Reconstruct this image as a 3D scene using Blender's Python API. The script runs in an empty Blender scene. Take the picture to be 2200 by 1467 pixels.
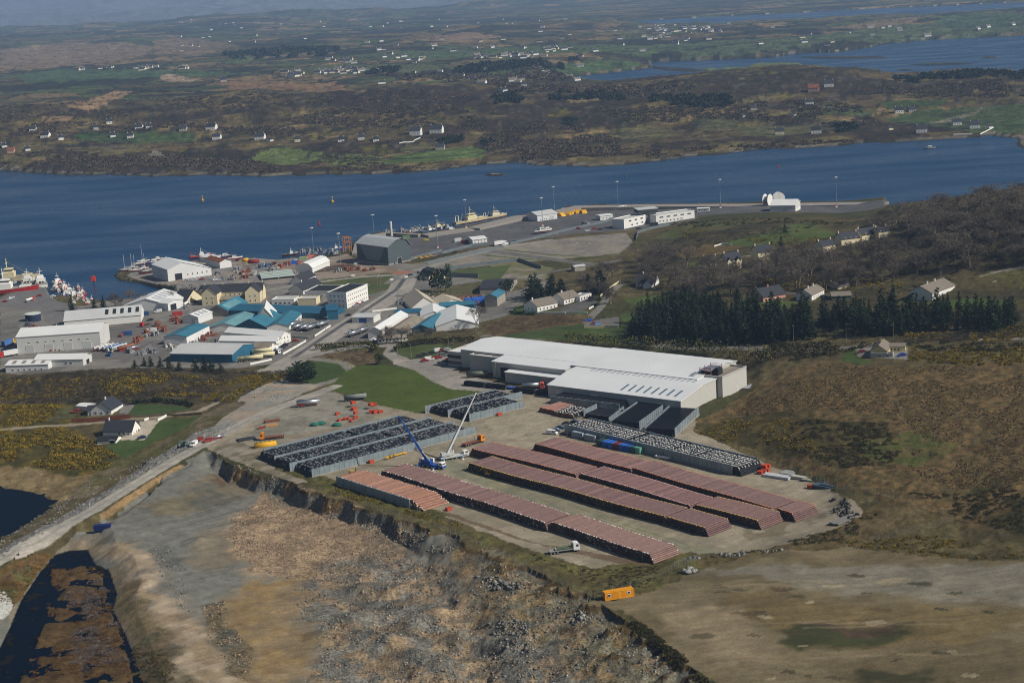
import bpy, math, random
import numpy as np
from mathutils import Vector, Matrix
random.seed(7); RNG = np.random.default_rng(7)
SC = bpy.context.scene; COL = SC.collection
R_ = math.radians

# ------------------------------------------------------------------ camera, world, sun, exposure
CAM_H, CAM_F, CAM_HZ, CAM_ROLL = 210.0, 3600.0, -60.0, R_(3.5)
_p = math.atan((733.5 - CAM_HZ) / CAM_F)
FW = np.array([0, math.cos(_p), -math.sin(_p)])
_R0 = np.array([1.0, 0, 0]); _U0 = np.array([0, math.sin(_p), math.cos(_p)])
RT = _R0 * math.cos(CAM_ROLL) - _U0 * math.sin(CAM_ROLL)
UP = _U0 * math.cos(CAM_ROLL) + _R0 * math.sin(CAM_ROLL)
cd = bpy.data.cameras.new('camera'); cam = bpy.data.objects.new('camera', cd); COL.objects.link(cam)
cd.sensor_width = 36; cd.lens = 36 * CAM_F / 2200; cd.clip_start = 1; cd.clip_end = 80000
cam.matrix_world = Matrix(((RT[0], UP[0], -FW[0], 0), (RT[1], UP[1], -FW[1], 0), (RT[2], UP[2], -FW[2], CAM_H), (0, 0, 0, 1)))
SC.camera = cam
SUN_DIR = Vector((0.90, -0.36, 0)).normalized(); SUN_EL = R_(40)
W = bpy.data.worlds.new('World'); SC.world = W; W.use_nodes = True
nt = W.node_tree; bg = nt.nodes['Background']; sky = nt.nodes.new('ShaderNodeTexSky')
sky.sky_type = 'NISHITA'; sky.sun_disc = False; sky.sun_elevation = SUN_EL
sky.sun_rotation = math.atan2(SUN_DIR.x, SUN_DIR.y); sky.altitude = 200; sky.dust_density = 1.5
nt.links.new(sky.outputs[0], bg.inputs[0]); bg.inputs[1].default_value = 0.05
sl = bpy.data.lights.new('sun', 'SUN'); sl.energy = 4.9; sl.angle = R_(0.5); sl.color = (1.0, 0.95, 0.87)
so = bpy.data.objects.new('sun', sl); COL.objects.link(so); so.location = (300, 300, 600)
sd = Vector((SUN_DIR.x * math.cos(SUN_EL), SUN_DIR.y * math.cos(SUN_EL), math.sin(SUN_EL)))
so.rotation_euler = sd.to_track_quat('Z', 'Y').to_euler()
SC.view_settings.view_transform = 'Standard'; SC.view_settings.look = 'None'; SC.view_settings.gamma = 1
SC.view_settings.exposure = -0.12
SC.render.engine = 'CYCLES'; SC.cycles.use_denoising = True
SC.cycles.max_bounces = 5; SC.cycles.volume_bounces = 1; SC.cycles.caustics_reflective = False; SC.cycles.caustics_refractive = False
SC.cycles.filter_width = 1.0

# ------------------------------------------------------------------ pixel <-> world
def ray(u, v): return FW * CAM_F + RT * (u - 1100) + UP * (733.5 - v)
def at(u, v, z):
    d = ray(u, v); t = (z - CAM_H) / d[2]; return np.array([d[0] * t, d[1] * t, z])
def atD(u, v, D):
    d = ray(u, v); t = D / d[1]; return np.array([d[0] * t, D, CAM_H + d[2] * t])
def z4(x, y): return (x / 4, 500 + y / 4)
def z5(x, y): return (300 + x / 4, 540 + y / 4)
def z6(x, y): return (750 + x / 4, 540 + y / 4)
def z7(x, y): return (600 + x / 3.143, 380 + y / 3.143)
def z8(x, y): return (1200 + x / 2.933, 360 + y / 2.933)
def zA(x, y): return (1500 + x / 3.143, 400 + y / 3.143)
def zB(x, y): return (900 + x / 2.933, 700 + y / 2.933)
def zC(x, y): return (500 + x / 3.143, 800 + y / 3.143)
def zD(x, y): return (1100 + x / 2.75, 850 + y / 2.75)
def zE(x, y): return (x / 3.143, 820 + y / 3.143)
def zG(x, y): return (600 + x / 2.444, 1050 + y / 2.444)
def zH(x, y): return (1400 + x / 2.75, 1000 + y / 2.75)
def f1(x, y): return (x / 2.973, y / 2.973)
def f2(x, y): return (730 + x / 2.973, y / 2.973)
def f3(x, y): return (1460 + x / 2.973, y / 2.973)

# ------------------------------------------------------------------ noise
def _hash(ix, iy, s):
    n = (ix.astype(np.int64) * 374761393 + iy.astype(np.int64) * 668265263 + s * 974711) & 0x7fffffff
    n = ((n ^ (n >> 13)) * 1274126177) & 0x7fffffff
    return ((n ^ (n >> 16)) & 0xffff) / 65535.0
def vnoise(x, y, sc, s=0):
    x = x / sc; y = y / sc; ix = np.floor(x); iy = np.floor(y); fx = x - ix; fy = y - iy
    fx = fx * fx * (3 - 2 * fx); fy = fy * fy * (3 - 2 * fy)
    a = _hash(ix, iy, s); b = _hash(ix + 1, iy, s); c = _hash(ix, iy + 1, s); d = _hash(ix + 1, iy + 1, s)
    return (a * (1 - fx) + b * fx) * (1 - fy) + (c * (1 - fx) + d * fx) * fy
def fbm(x, y, sc, o=4, s=0):
    t = np.zeros_like(x, dtype=float); am = 1; tot = 0
    for k in range(o):
        t += am * vnoise(x + 17.3 * k, y - 9.1 * k, sc / 2 ** k, s + k); tot += am; am *= .5
    return t / tot
def sstep(a, b, x):
    t = np.clip((x - a) / (b - a), 0, 1); return t * t * (3 - 2 * t)
def inpoly(X, Y, P):
    r = np.zeros(X.shape, bool); n = len(P)
    for i in range(n):
        x1, y1 = P[i]; x2, y2 = P[(i + 1) % n]
        if y1 == y2: continue
        c = ((y1 > Y) != (y2 > Y)) & (X < (x2 - x1) * (Y - y1) / (y2 - y1) + x1); r ^= c
    return r
def pdist(X, Y, P, closed=True):
    d = np.full(X.shape, 1e12); n = len(P)
    for i in range(n if closed else n - 1):
        x1, y1 = P[i]; x2, y2 = P[(i + 1) % n]; ex, ey = x2 - x1, y2 - y1
        t = np.clip(((X - x1) * ex + (Y - y1) * ey) / (ex * ex + ey * ey + 1e-9), 0, 1)
        d = np.minimum(d, (X - x1 - t * ex) ** 2 + (Y - y1 - t * ey) ** 2)
    return np.sqrt(d)
def P2(pts, z): return [tuple(at(u, v, z)[:2]) for u, v in pts]

# ------------------------------------------------------------------ terrain heights
YS = np.concatenate([np.arange(345, 700, .85), np.arange(700, 1500, 1.7), 1500 * 1.0075 ** np.arange(0, 430)])
YS = YS[YS < 34000]; NR = len(YS)
S0, S1, NC = -0.44, 0.44, 1150
SS = np.linspace(S0, S1, NC)
def rbf(ctrl, X, Y):
    q = np.array(ctrl); a = np.stack([q[:, 0] / q[:, 1] * 3, np.log(q[:, 1])], 1)
    r = np.sqrt(((a[:, None] - a[None]) ** 2).sum(2)); n = len(q)
    A = np.zeros((n + 1, n + 1)); A[:n, :n] = r - .002 * np.eye(n); A[n, :n] = 1; A[:n, n] = 1
    w = np.linalg.solve(A, np.append(q[:, 2], 0)); out = np.full(X.shape, w[n])
    bx = X / Y * 3; by = np.log(Y)
    for i in range(n): out += w[i] * np.sqrt((bx - a[i, 0]) ** 2 + (by - a[i, 1]) ** 2)
    return out
CT = []
def cz(*L):
    for u, v, z in L: CT.append(tuple(at(u, v, z)))
def cD(*L):
    for u, v, D in L: CT.append(tuple(atD(u, v, D)))
# far peninsula
for u in range(-300, 2600, 220):
    for h, D in ((388, 2010), (335, 2180), (285, 2450)):
        v = h - 60 - .0612 * (u - 1100)
        if u > 1350 and h == 285: D = 2350
        cD((u, v, D))
for u in range(-300, 1300, 220):
    for h, D in ((235, 2900), (190, 3550), (150, 4600), (118, 5700)):
        cD((u, h - 60 - .0612 * (u - 1100), D))
cD((1460, 173, 2500), (1600, 165, 2500), (1700, 157, 2500), (1763, 150, 2500), (1850, 158, 2500), (1931, 166, 2500), (2200, 158, 2420), (2400, 150, 2400))
cz((1300, 172, 5), (1350, 140, 10), (1500, 120, 8), (1700, 100, 12), (1950, 75, 14), (2150, 60, 20), (1500, 70, 20), (1700, 55, 18), (1900, 45, 16), (2120, 30, 10), (2400, 30, 20), (1350, 60, 10))
cD((0, 92, 7000), (150, 95, 6800), (300, 88, 6200), (420, 95, 6000), (500, 37, 9600), (350, 50, 9800), (250, 62, 9800), (650, 45, 9600), (800, 70, 6500), (900, 30, 9500), (1100, 25, 9500), (1300, 15, 9500), (1500, 12, 9000), (1800, 0, 8500), (2200, -18, 8000), (1235, 62, 5600))
for s in (-.44, -.3, -.15, 0, .15, .3, .44):
    CT += [(s * 15000, 15000, 120 + 40 * math.sin(s * 20)), (s * 21000, 21000, 330 + 60 * math.sin(s * 13 + 1)), (s * 30000, 30000, 380)]
# near side
cz((50, 700, 5), (250, 740, 6), (450, 720, 6), (600, 745, 7), (700, 700, 7), (850, 640, 6), (900, 590, 5), (1000, 560, 5), (1200, 540, 5), (1380, 510, 5), (700, 600, 4.5), (560, 600, 4), (400, 600, 3.4), (60, 650, 3.2), (120, 690, 4),
   (1500, 456, 3), (1800, 453, 3), (1250, 480, 3), (1000, 510, 3), (1350, 475, 3), (800, 740, 9), (1000, 700, 9), (750, 780, 11), (900, 800, 13), (850, 700, 7), (1000, 640, 7), (1080, 670, 9), (0, 640, 3), (-200, 700, 6),
   (1000, 900, 14), (1300, 860, 14), (1600, 870, 14), (1150, 760, 14), (1450, 800, 14), (650, 990, 14), (900, 1040, 14), (1300, 1150, 14), (1500, 1100, 14), (1740, 1090, 14), (1200, 1000, 14), (1500, 1200, 14.2), (930, 780, 13.5), (820, 850, 13.8), (600, 1000, 14.2), (1000, 1140, 14), (1640, 1010, 14.3), (1560, 900, 14.5),
   (100, 800, 8), (250, 820, 11), (400, 820, 11), (520, 800, 10), (20, 780, 6), (450, 780, 8), (600, 850, 14), (700, 860, 14), (500, 940, 13.5), (620, 900, 14), (-200, 800, 8),
   (220, 885, 9), (250, 930, 8.5), (60, 900, 8), (60, 980, 6.5), (200, 980, 6.5), (0, 1035, 5), (-200, 1000, 6), (350, 950, 9), (450, 860, 11), (430, 905, 12),
   (1500, 1250, 15), (1700, 1300, 16.5), (2000, 1250, 18), (2200, 1300, 19), (1600, 1467, 16), (2200, 1467, 18), (1700, 1190, 16.5), (2000, 1190, 17.5), (1850, 1150, 16), (2400, 1350, 20), (1350, 1320, 14.5), (1250, 1250, 14), (1450, 1420, 14.8), (1600, 1650, 15),
   (1700, 980, 18), (1850, 1000, 20), (2000, 1050, 20), (2200, 1100, 22), (2050, 1120, 17), (1620, 900, 17), (1700, 850, 21), (1850, 850, 25), (2050, 850, 28), (2200, 850, 30), (1880, 765, 27), (2100, 740, 31), (2200, 720, 33), (1700, 780, 21), (2400, 800, 34),
   (1200, 720, 15), (1400, 740, 16.5), (1600, 755, 18.5), (1160, 670, 13), (1220, 645, 14), (1350, 690, 15), (1300, 610, 14), (1300, 570, 9), (1400, 640, 16), (1400, 590, 14), (1450, 680, 18), (1640, 640, 24), (1740, 640, 25), (1840, 640, 26), (2010, 630, 29), (1550, 690, 20), (1900, 690, 27), (2100, 640, 32), (2200, 590, 37),
   (1540, 580, 17), (1580, 575, 18), (1650, 555, 20), (1780, 530, 24), (1830, 515, 25), (1880, 505, 26), (1500, 500, 12), (1600, 490, 16), (1720, 490, 20), (1850, 480, 22), (1450, 520, 8), (1480, 545, 12), (2000, 500, 32), (2100, 470, 40), (2200, 440, 47), (2200, 500, 44), (2400, 420, 60), (1600, 470, 11), (1750, 465, 13), (1880, 468, 15), (1960, 462, 19), (2040, 450, 33))
for s in (-.4, -.2, 0, .2, .4): CT.append((s * 345, 345, 13))
XX, YY = np.meshgrid(SS, YS); XX = XX * YY
H = rbf(CT, XX, YY)
far = sstep(1850, 2300, YY)
H += far * np.where((YY < 3400), 1 - .75 * sstep(.02, .09, XX / YY), 1) * (fbm(XX, YY, 420, 4, 3) - .5) * 26 * (1 + sstep(6000, 15000, YY) * 5) + far * (fbm(XX, YY, 90, 3, 9) - .5) * 7 * (1 - .6 * sstep(5000, 7000, YY))
H += np.where((YY > 2250) & (YY < 2950), 15 * sstep(2250, 2450, YY) * sstep(2950, 2750, YY) * (1 - np.abs(fbm(XX, YY, 260, 4, 13) * 2 - 1)) ** 2 * (1 - sstep(-.02, .05, XX / YY)), 0)
# waters at sea level
SEA = P2([(-300, 360), (0, 366), (60, 371), (150, 376), (240, 375), (330, 379), (450, 376), (560, 379), (700, 375), (850, 373), (900, 369), (960, 363), (1030, 353), (1070, 352), (1110, 348), (1150, 355), (1200, 356), (1290, 358), (1350, 352), (1400, 348), (1470, 338), (1500, 334), (1560, 330), (1620, 322), (1680, 319), (1760, 316), (1850, 308), (1960, 303), (2060, 297), (2130, 291), (2190, 298), (2183, 312), (2210, 322), (2500, 345), (2500, 480), (2150, 480), (1985, 464), (1905, 460),
    (1905, 432), (1600, 437), (1400, 438), (1235, 441), (1155, 459), (1105, 463), (1000, 488), (905, 501), (870, 500), (820, 497), (780, 506), (757, 523), (748, 541), (622, 558), (598, 562), (545, 556), (520, 560), (470, 556), (350, 566), (340, 573), (262, 582), (245, 592), (258, 602), (300, 608), (335, 619), (375, 626), (430, 624), (445, 630), (400, 641), (330, 648), (250, 652), (215, 652), (185, 650), (172, 642), (108, 640), (100, 618), (40, 622), (22, 632), (0, 642), (-60, 650), (-300, 650)], 0)
BAY2 = P2([(1232, 165), (1302, 158), (1386, 148), (1403, 145), (1399, 135), (1460, 132), (1560, 129), (1662, 124), (1700, 117), (1753, 113), (1790, 114), (1874, 102), (1891, 96), (1998, 86), (2099, 81), (2200, 76), (2700, 40), (2700, 200), (2200, 176), (1931, 182), (1763, 175), (1460, 190), (1245, 184)], 0)
BAY3 = P2([(1225, 55), (1386, 44), (1470, 40), (1590, 34), (1695, 29), (1864, 20), (2032, 13), (2200, 6), (2600, -22), (2600, 0), (2200, 21), (2133, 22), (2060, 28), (1998, 33), (1920, 35), (1847, 39), (1700, 43), (1605, 46), (1561, 52), (1460, 52), (1350, 55)], 0)
def carve(H, P, wide, beach):
    xs = [p[0] for p in P]; ys = [p[1] for p in P]
    rows = np.where((YS > min(ys) - wide * 2) & (YS < max(ys) + wide * 2))[0]; a, b = rows[0], rows[-1] + 1
    X = XX[a:b]; Y = YY[a:b]; d = pdist(X, Y, P); i = inpoly(X, Y, P); sd_ = np.where(i, -d, d)
    h = H[a:b]
    out = np.minimum(h, beach + np.maximum(sd_, 0) * .25 + (h - beach) * sstep(0, wide, sd_))
    H[a:b] = np.where(sd_ > 0, np.maximum(out, .15), np.maximum(-8, sd_ * .6 - .1))
    return H
SEAD = pdist(XX, YY, SEA); SEAIN = inpoly(XX, YY, SEA)
_sd = np.where(SEAIN, -SEAD, SEAD); _w = np.where(YY > 1600, 45., 3.)
_o = np.minimum(H, .5 + np.maximum(_sd, 0) * np.where(YY > 1600, .18, 1.6) + (H - .5) * sstep(0, 1, _sd / _w))
H = np.where(_sd > 0, np.maximum(_o, .15), np.maximum(-8, _sd * .8 - .1))
H = carve(H, BAY2, 420, .5); H = carve(H, BAY3, 700, .5)
# the levelled pipe yard
_c = P2([(560, 985), (640, 940), (900, 890), (1100, 820), (1000, 800), (1000, 740), (1120, 722), (1590, 790), (1560, 880), (1510, 920), (1660, 1000), (1760, 1080), (1640, 1165), (1480, 1200), (1260, 1205), (900, 1090), (640, 1025)], 14)
_b = int(np.searchsorted(YS, 1000)); _d = pdist(XX[:_b], YY[:_b], _c); _i = inpoly(XX[:_b], YY[:_b], _c)
_m = np.where(_i, 1, sstep(14, 0, _d)); H[:_b] = H[:_b] * (1 - _m) + (14 + (fbm(XX[:_b], YY[:_b], 12, 3, 2) - .5) * .25 - .05) * _m
# quarry
QRIM = [(438, 962), (452, 962), (470, 978), (500, 997), (550, 1012), (595, 1023), (640, 1040), (678, 1055), (723, 1070), (777, 1086), (834, 1105), (900, 1126), (968, 1146), (1058, 1185), (1132, 1218), (1205, 1254), (1271, 1283), (1308, 1312), (1357, 1345), (1410, 1385), (1480, 1439), (1530, 1480), (1640, 1580)]
QP = P2(QRIM, 14) + P2([(1640, 1900), (-500, 1900), (-500, 1480), (-200, 1320), (0, 1222), (200, 1120), (330, 1045), (400, 1000)], 9)
FC = []
for u, v, z in ((430, 985, 12), (400, 1000, 11.5), (330, 1045, 10.5), (200, 1120, 9.5), (0, 1220, 9), (-200, 1320, 8.5), (480, 1010, 6.5), (560, 1080, 6), (650, 1120, 6), (400, 1080, 7.5), (350, 1150, 7.5), (250, 1180, 8), (300, 1250, 8), (450, 1250, 7), (400, 1400, 8), (500, 1450, 8), (700, 1300, 6), (700, 1180, 6), (800, 1250, 5.5), (850, 1180, 6.5), (900, 1350, 4), (1000, 1280, 5), (1100, 1320, 4), (1100, 1420, 2), (1300, 1440, 1.5), (1200, 1370, 2.5), (1400, 1467, 2), (700, 1420, 5), (560, 1400, 5.5), (100, 1200, 7.5), (0, 1260, 6.5), (60, 1280, 4.6), (0, 1400, 4.5), (150, 1300, 3.7), (200, 1400, 3.7), (120, 1467, 3.7), (270, 1300, 6.5), (330, 1420, 7), (0, 1600, 4.5), (300, 1600, 6), (900, 1600, 3), (1500, 1700, 4), (1640, 1600, 5)):
    FC.append(tuple(at(u, v, z)))
a = 0; b = int(np.searchsorted(YS, 760))
X = XX[a:b]; Y = YY[a:b]
fl = rbf(FC, X, Y); qd = pdist(X, Y, QP); qi = inpoly(X, Y, QP)
nz = fbm(X, Y, 9, 4, 21) - .5; wq = 5.0 + 58 * sstep(-50, 10, X)
rid = 1 - np.abs(fbm(X, Y, 16, 4, 31) * 2 - 1)
rub = sstep(-75, -45, X) * sstep(560, 530, Y + X * .6)
fl = fl + (fbm(X, Y, 30, 3, 5) - .5) * 1.2 + rub * (rid - .6) * 3.2 + rub * (fbm(X, Y, 3.2, 3, 8) - .5) * 1.3
fl += 2.8 * np.exp(-qd / 13) * sstep(-140, -105, X) * (.6 + .9 * (nz + .5))
# heaps of gravel on the quarry floor
for (u, v, r_, hh) in ((800, 1245, 9, 3), (775, 1275, 8, 3), (760, 1340, 9, 3.5), (830, 1385, 10, 3.5), (850, 1280, 7, 2), (930, 1330, 9, 3.4), (990, 1370, 8, 3), (1020, 1300, 8, 2.6), (720, 1215, 8, 1.6), (560, 1130, 8, 1.4), (880, 1345, 7, 2.6), (940, 1430, 10, 3.4), (1180, 1420, 8, 2.4), (1110, 1395, 8, 2.5), (640, 1200, 9, 1.6), (430, 1175, 8, 2.2), (880, 1410, 9, 3), (700, 1370, 8, 2.4)):
    c = at(u, v, 5); dd = np.hypot(X - c[0], (Y - c[1])) * (1 + .35 * nz); fl += hh * np.clip(1 - dd / r_, 0, 1) ** 1.1
dj = qd + nz * (7 + wq * .45)
mk = np.where(qi, np.clip(dj / wq, 0, 1), 0); mk = np.where(wq < 6, sstep(.1, 1, mk), mk ** .75)
mk = np.where(qi & (X > 0), mk + (rid - .5) * .22 * np.sin(np.clip(mk, 0, 1) * 3.14), mk)
up = H[a:b] + 0
H[a:b] = up * (1 - mk) + fl * mk + np.where(qi, np.sin(np.clip(mk, 0, 1) * 3.14) * nz * 2.0, 0)
QMASK = np.zeros(H.shape); QMASK[a:b] = mk
# ponds, embankment
PONDL = P2([(-300, 1060), (0, 1046), (50, 1052), (90, 1062), (122, 1076), (100, 1098), (60, 1125), (25, 1145), (0, 1156), (-300, 1290)], 3.6)
d = pdist(XX[:b], YY[:b], PONDL); i = inpoly(XX[:b], YY[:b], PONDL)
H[:b] = np.where(i, 3.5 - np.minimum(2, d * .3), np.where(d < 45, np.minimum(H[:b], 3.6 + d * .09 + (fbm(XX[:b], YY[:b], 6, 3, 4) - .5) * .8), H[:b]))
ROADL = [(-100, 1262), (0, 1203), (60, 1172), (150, 1122), (200, 1095), (265, 1055), (330, 1015), (380, 985), (435, 955), (480, 930), (540, 900), (640, 860), (720, 830)]
RC = np.array([at(u, v, z) for (u, v), z in zip(ROADL, (8.6, 9, 9.3, 9.8, 10, 10.5, 11.2, 12, 13, 13.5, 13.8, 14, 13.8))])
dr = np.full(XX[:b].shape, 1e9); zr = np.zeros_like(dr); side = np.zeros_like(dr)
for k in range(9):
    p, q = RC[k], RC[k + 1]; e = q - p; t = np.clip(((XX[:b] - p[0]) * e[0] + (YY[:b] - p[1]) * e[1]) / (e[0] ** 2 + e[1] ** 2), 0, 1)
    dx = XX[:b] - p[0] - t * e[0]; dy = YY[:b] - p[1] - t * e[1]; dd = np.hypot(dx, dy); m = dd < dr
    dr = np.where(m, dd, dr); zr = np.where(m, p[2] + t * e[2], zr); side = np.where(m, np.sign(e[0] * dy - e[1] * dx), side)
left = side > 0
emb = np.where(left, np.clip((18 - dr) / 13, 0, 1), np.clip((9 - dr) / 4, 0, 1))
lump = (fbm(XX[:b], YY[:b], 2.6, 3, 44) - .5)
H[:b] = np.maximum(H[:b], np.where(emb > 0, H[:b] * (1 - emb) + zr * emb + np.where((dr > 5) & left, lump * 1.9, 0), -99))
EMB = np.zeros(H.shape); EMB[:b] = np.where(left & (dr > 4.2), emb, 0)
PONDR = P2([(118, 1192), (150, 1182), (188, 1180), (205, 1212), (235, 1225), (252, 1275), (243, 1310), (262, 1345), (285, 1400), (320, 1500), (340, 1600), (-300, 1600), (-200, 1467), (0, 1390), (20, 1350), (45, 1290), (85, 1230)], 4)
MARSH = P2([(112, 1225), (180, 1215), (222, 1240), (228, 1300), (255, 1350), (278, 1420), (310, 1600), (20, 1600), (40, 1467), (72, 1400), (100, 1330), (108, 1265)], 4)
d = pdist(XX[:b], YY[:b], PONDR); i = inpoly(XX[:b], YY[:b], PONDR); i2 = inpoly(XX[:b], YY[:b], MARSH); d2 = pdist(XX[:b], YY[:b], MARSH)
mz = 4 + (fbm(XX[:b], YY[:b], 7, 5, 77) - .40 - .10 * sstep(8, 0, d2)) * 2.6
H[:b] = np.where(i, np.where(i2, mz, np.where(fbm(XX[:b], YY[:b], 4, 4, 78) > .60, 4.12, 4 - np.minimum(1.5, d * .5))), H[:b])
H[:b] = np.where(~i & (d < 14), np.minimum(H[:b], 4.15 + d * .45 + lump * .5), H[:b])
PONDB = i & ~i2
def gz(x, y):
    s = x / y; ci = np.clip((s - S0) / (S1 - S0) * (NC - 1), 0, NC - 1.001); ri = np.clip(np.interp(y, YS, np.arange(NR)), 0, NR - 1.001)
    c0 = int(ci); r0 = int(ri); fc = ci - c0; fr = ri - r0
    return float((H[r0, c0] * (1 - fc) + H[r0, c0 + 1] * fc) * (1 - fr) + (H[r0 + 1, c0] * (1 - fc) + H[r0 + 1, c0 + 1] * fc) * fr)
def G(u, v, off=0.0):
    """world point of the ground seen at picture position u,v"""
    d = ray(u, v); s = d[0] / d[1]; ci = float(np.clip((s - S0) / (S1 - S0) * (NC - 1), 0, NC - 1.001)); c0 = int(ci); fc = ci - c0
    h = H[:, c0] * (1 - fc) + H[:, c0 + 1] * fc + off; h = np.maximum(h, 0)
    zr_ = CAM_H + d[2] / d[1] * YS; w = np.where(zr_ < h)[0]
    if len(w) == 0: y = YS[-1]
    else:
        k = w[0]
        if k == 0: y = (h[0] - CAM_H) / (d[2] / d[1])
        else:
            a0 = zr_[k - 1] - h[k - 1]; a1 = zr_[k] - h[k]; y = YS[k - 1] + (YS[k] - YS[k - 1]) * a0 / (a0 - a1)
    return np.array([s * y, y, CAM_H + d[2] / d[1] * y])
def GP(pts): return [tuple(G(u, v)[:2]) for u, v in pts]
def pxm(P): return math.sqrt(P[0] ** 2 + P[1] ** 2 + (P[2] - CAM_H) ** 2) / CAM_F   # metres that one source pixel spans there
def cl(h):
    c = [int(h[k:k + 2], 16) / 255 for k in (1, 3, 5)]; return tuple(x / 12.92 if x < .04045 else ((x + .055) / 1.055) ** 2.4 for x in c)
# ------------------------------------------------------------------ ground colours (surface colours patch by patch, haze put into the farthest)
def C3(h): return np.array(cl(h))
N1 = fbm(XX, YY, 60, 4, 101); N2 = fbm(XX, YY, 14, 4, 102); N3 = fbm(XX, YY, 4, 3, 103)
CC = np.zeros(H.shape + (3,))
ZN = ['ground', 'far_land', 'moorland', 'field', 'lawn', 'gravel_yard', 'asphalt_road', 'gravel_road', 'quarry_floor', 'cliff', 'rock_embankment', 'shore', 'paved_area', 'rough_grass', 'marsh', 'plateau', 'rubble_slope', 'pond_bank']
ZI = {n: k for k, n in enumerate(ZN)}
ZO = np.zeros(H.shape, np.int16)
def mix(m, c): 
    global CC
    CC = CC * (1 - m[..., None]) + c * m[..., None]
CC[:] = C3('#5c5236')
mix(sstep(.45, .6, N2), C3('#6b6141')); mix(sstep(.52, .66, N1), C3('#4a4a2c')); mix(sstep(.6, .7, N2) * .6, C3('#3d3a24'))
# far country: cells of field, moor and wood divided by dark hedges
ff = YY > 1840
fx = XX + (fbm(XX, YY, 300, 2, 7) - .5) * 160; fy = YY + (fbm(XX, YY, 300, 2, 8) - .5) * 160
def cells(x, y, sx, sy, s):
    x = x / sx; y = y / sy; ix = np.floor(x); iy = np.floor(y); b1 = np.full(x.shape, 9.); b2 = np.full(x.shape, 9.); idv = np.zeros(x.shape)
    for dx in (-1, 0, 1):
        for dy in (-1, 0, 1):
            cx = ix + dx; cy = iy + dy; px = cx + _hash(cx, cy, s); py = cy + _hash(cx, cy, s + 5); d = np.hypot(x - px, y - py); m = d < b1
            b2 = np.where(m, b1, np.minimum(b2, d)); idv = np.where(m, _hash(cx, cy, s + 9), idv); b1 = np.where(m, d, b1)
    return idv, b2 - b1
cid, ce = cells(fx, fy, 150, 110, 61)
big = fbm(XX, YY, 700, 3, 62)
pal = [C3('#6a5b40'), C3('#7d6b4b'), C3('#5a5236'), C3('#56613a'), C3('#4f5838'), C3('#675f40'), C3('#3c3b2c'), C3('#8b7653'), C3('#4f5d34')]
fc = np.zeros(CC.shape); sel = np.clip((cid * .75 + big * .5 - .12) * 9, 0, 8.99).astype(int)
for k, p in enumerate(pal): fc[sel == k] = p
fc *= .9 * (.72 + .56 * fbm(XX, YY, 40, 4, 63))[..., None]
hd = (ce < .07) & (YY > 2700); fc[hd] = C3('#35372a')
wd = fbm(XX, YY * 1.6, 330, 4, 64); m = sstep(.57, .62, wd); fc = fc * (1 - m[..., None]) + C3('#33352a') * m[..., None]
CC = np.where(ff[..., None], fc, CC); ZO[ff] = ZI['far_land']
# the peninsula across the channel: heather, rough grass and rock
pen = (YY > 1840) & (YY < 3000)
pc = np.zeros(CC.shape); pc[:] = C3('#5f5236')
def pmix(m, c):
    global pc
    pc = pc * (1 - m[..., None]) + C3(c) * m[..., None]
a1 = fbm(XX, YY, 130, 4, 71); a2 = fbm(XX, YY, 45, 4, 72); a3 = fbm(XX, YY, 18, 3, 73)
pmix(sstep(.48, .6, a2), '#706440'); pmix(sstep(.5, .6, a1) * .9, '#3a3026'); pmix(sstep(.58, .66, a2) * sstep(.5, .4, a1), '#8a7550'); pmix(sstep(.58, .64, a3) * .8, '#2e2c20'); pmix(sstep(.63, .7, a3 * .5 + a2 * .5) * .8, '#6b6527')
w = sstep(3100, 2700, YY)
CC = np.where(pen[..., None], CC * (1 - w[..., None]) + pc * w[..., None], CC)
def Z(name, col, pts, var=.25, vs=12, col2=None, alpha=1., edge=0., z=None, ns=11, soft=0.):
    P = P2(pts, z) if z is not None else GP(pts)
    xs = [p[0] for p in P]; ys = [p[1] for p in P]; a = max(0, int(np.searchsorted(YS, min(ys) - edge * 2)) - 1); b = int(np.searchsorted(YS, max(ys) + edge * 2)) + 1
    smin = min(x / y for x, y in P) - .01; smax = max(x / y for x, y in P) + .01
    c0 = int(np.clip((smin - S0) / (S1 - S0) * NC - 2, 0, NC - 2)); c1 = int(np.clip((smax - S0) / (S1 - S0) * NC + 2, 2, NC))
    X = XX[a:b, c0:c1]; Y = YY[a:b, c0:c1]
    if edge > 0:
        n = fbm(X, Y, max(edge * 2, 4), 3, ns) - .5
        X2 = X + n * edge * 2; Y2 = Y + (fbm(X, Y, max(edge * 2, 4), 3, ns + 3) - .5) * edge * 2
    else: X2, Y2 = X, Y
    i = inpoly(X2, Y2, P); wt = i[..., None] * alpha
    if soft: wt = (sstep(-soft, soft, np.where(i, 1, -1) * pdist(X2, Y2, P) + (fbm(X, Y, soft * 1.5, 4, ns + 9) - .5) * soft * 2.5) * alpha)[..., None]
    if vs:
        n = fbm(X, Y, vs, 4, ns + 31)
        base = C3(col) * (1 - var + 2 * var * n)[..., None]
        if col2: t = sstep(.45, .58, fbm(X, Y, vs * 1.7, 3, ns + 57))[..., None]; base = base * (1 - t) + C3(col2) * (1 - var + 2 * var * n)[..., None] * t
    else: base = np.broadcast_to(C3(col), X.shape + (3,))
    CC[a:b, c0:c1] = CC[a:b, c0:c1] * (1 - wt) + base * wt
    if name and alpha > .6: ZO[a:b, c0:c1][i] = ZI[name]
    return P
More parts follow.
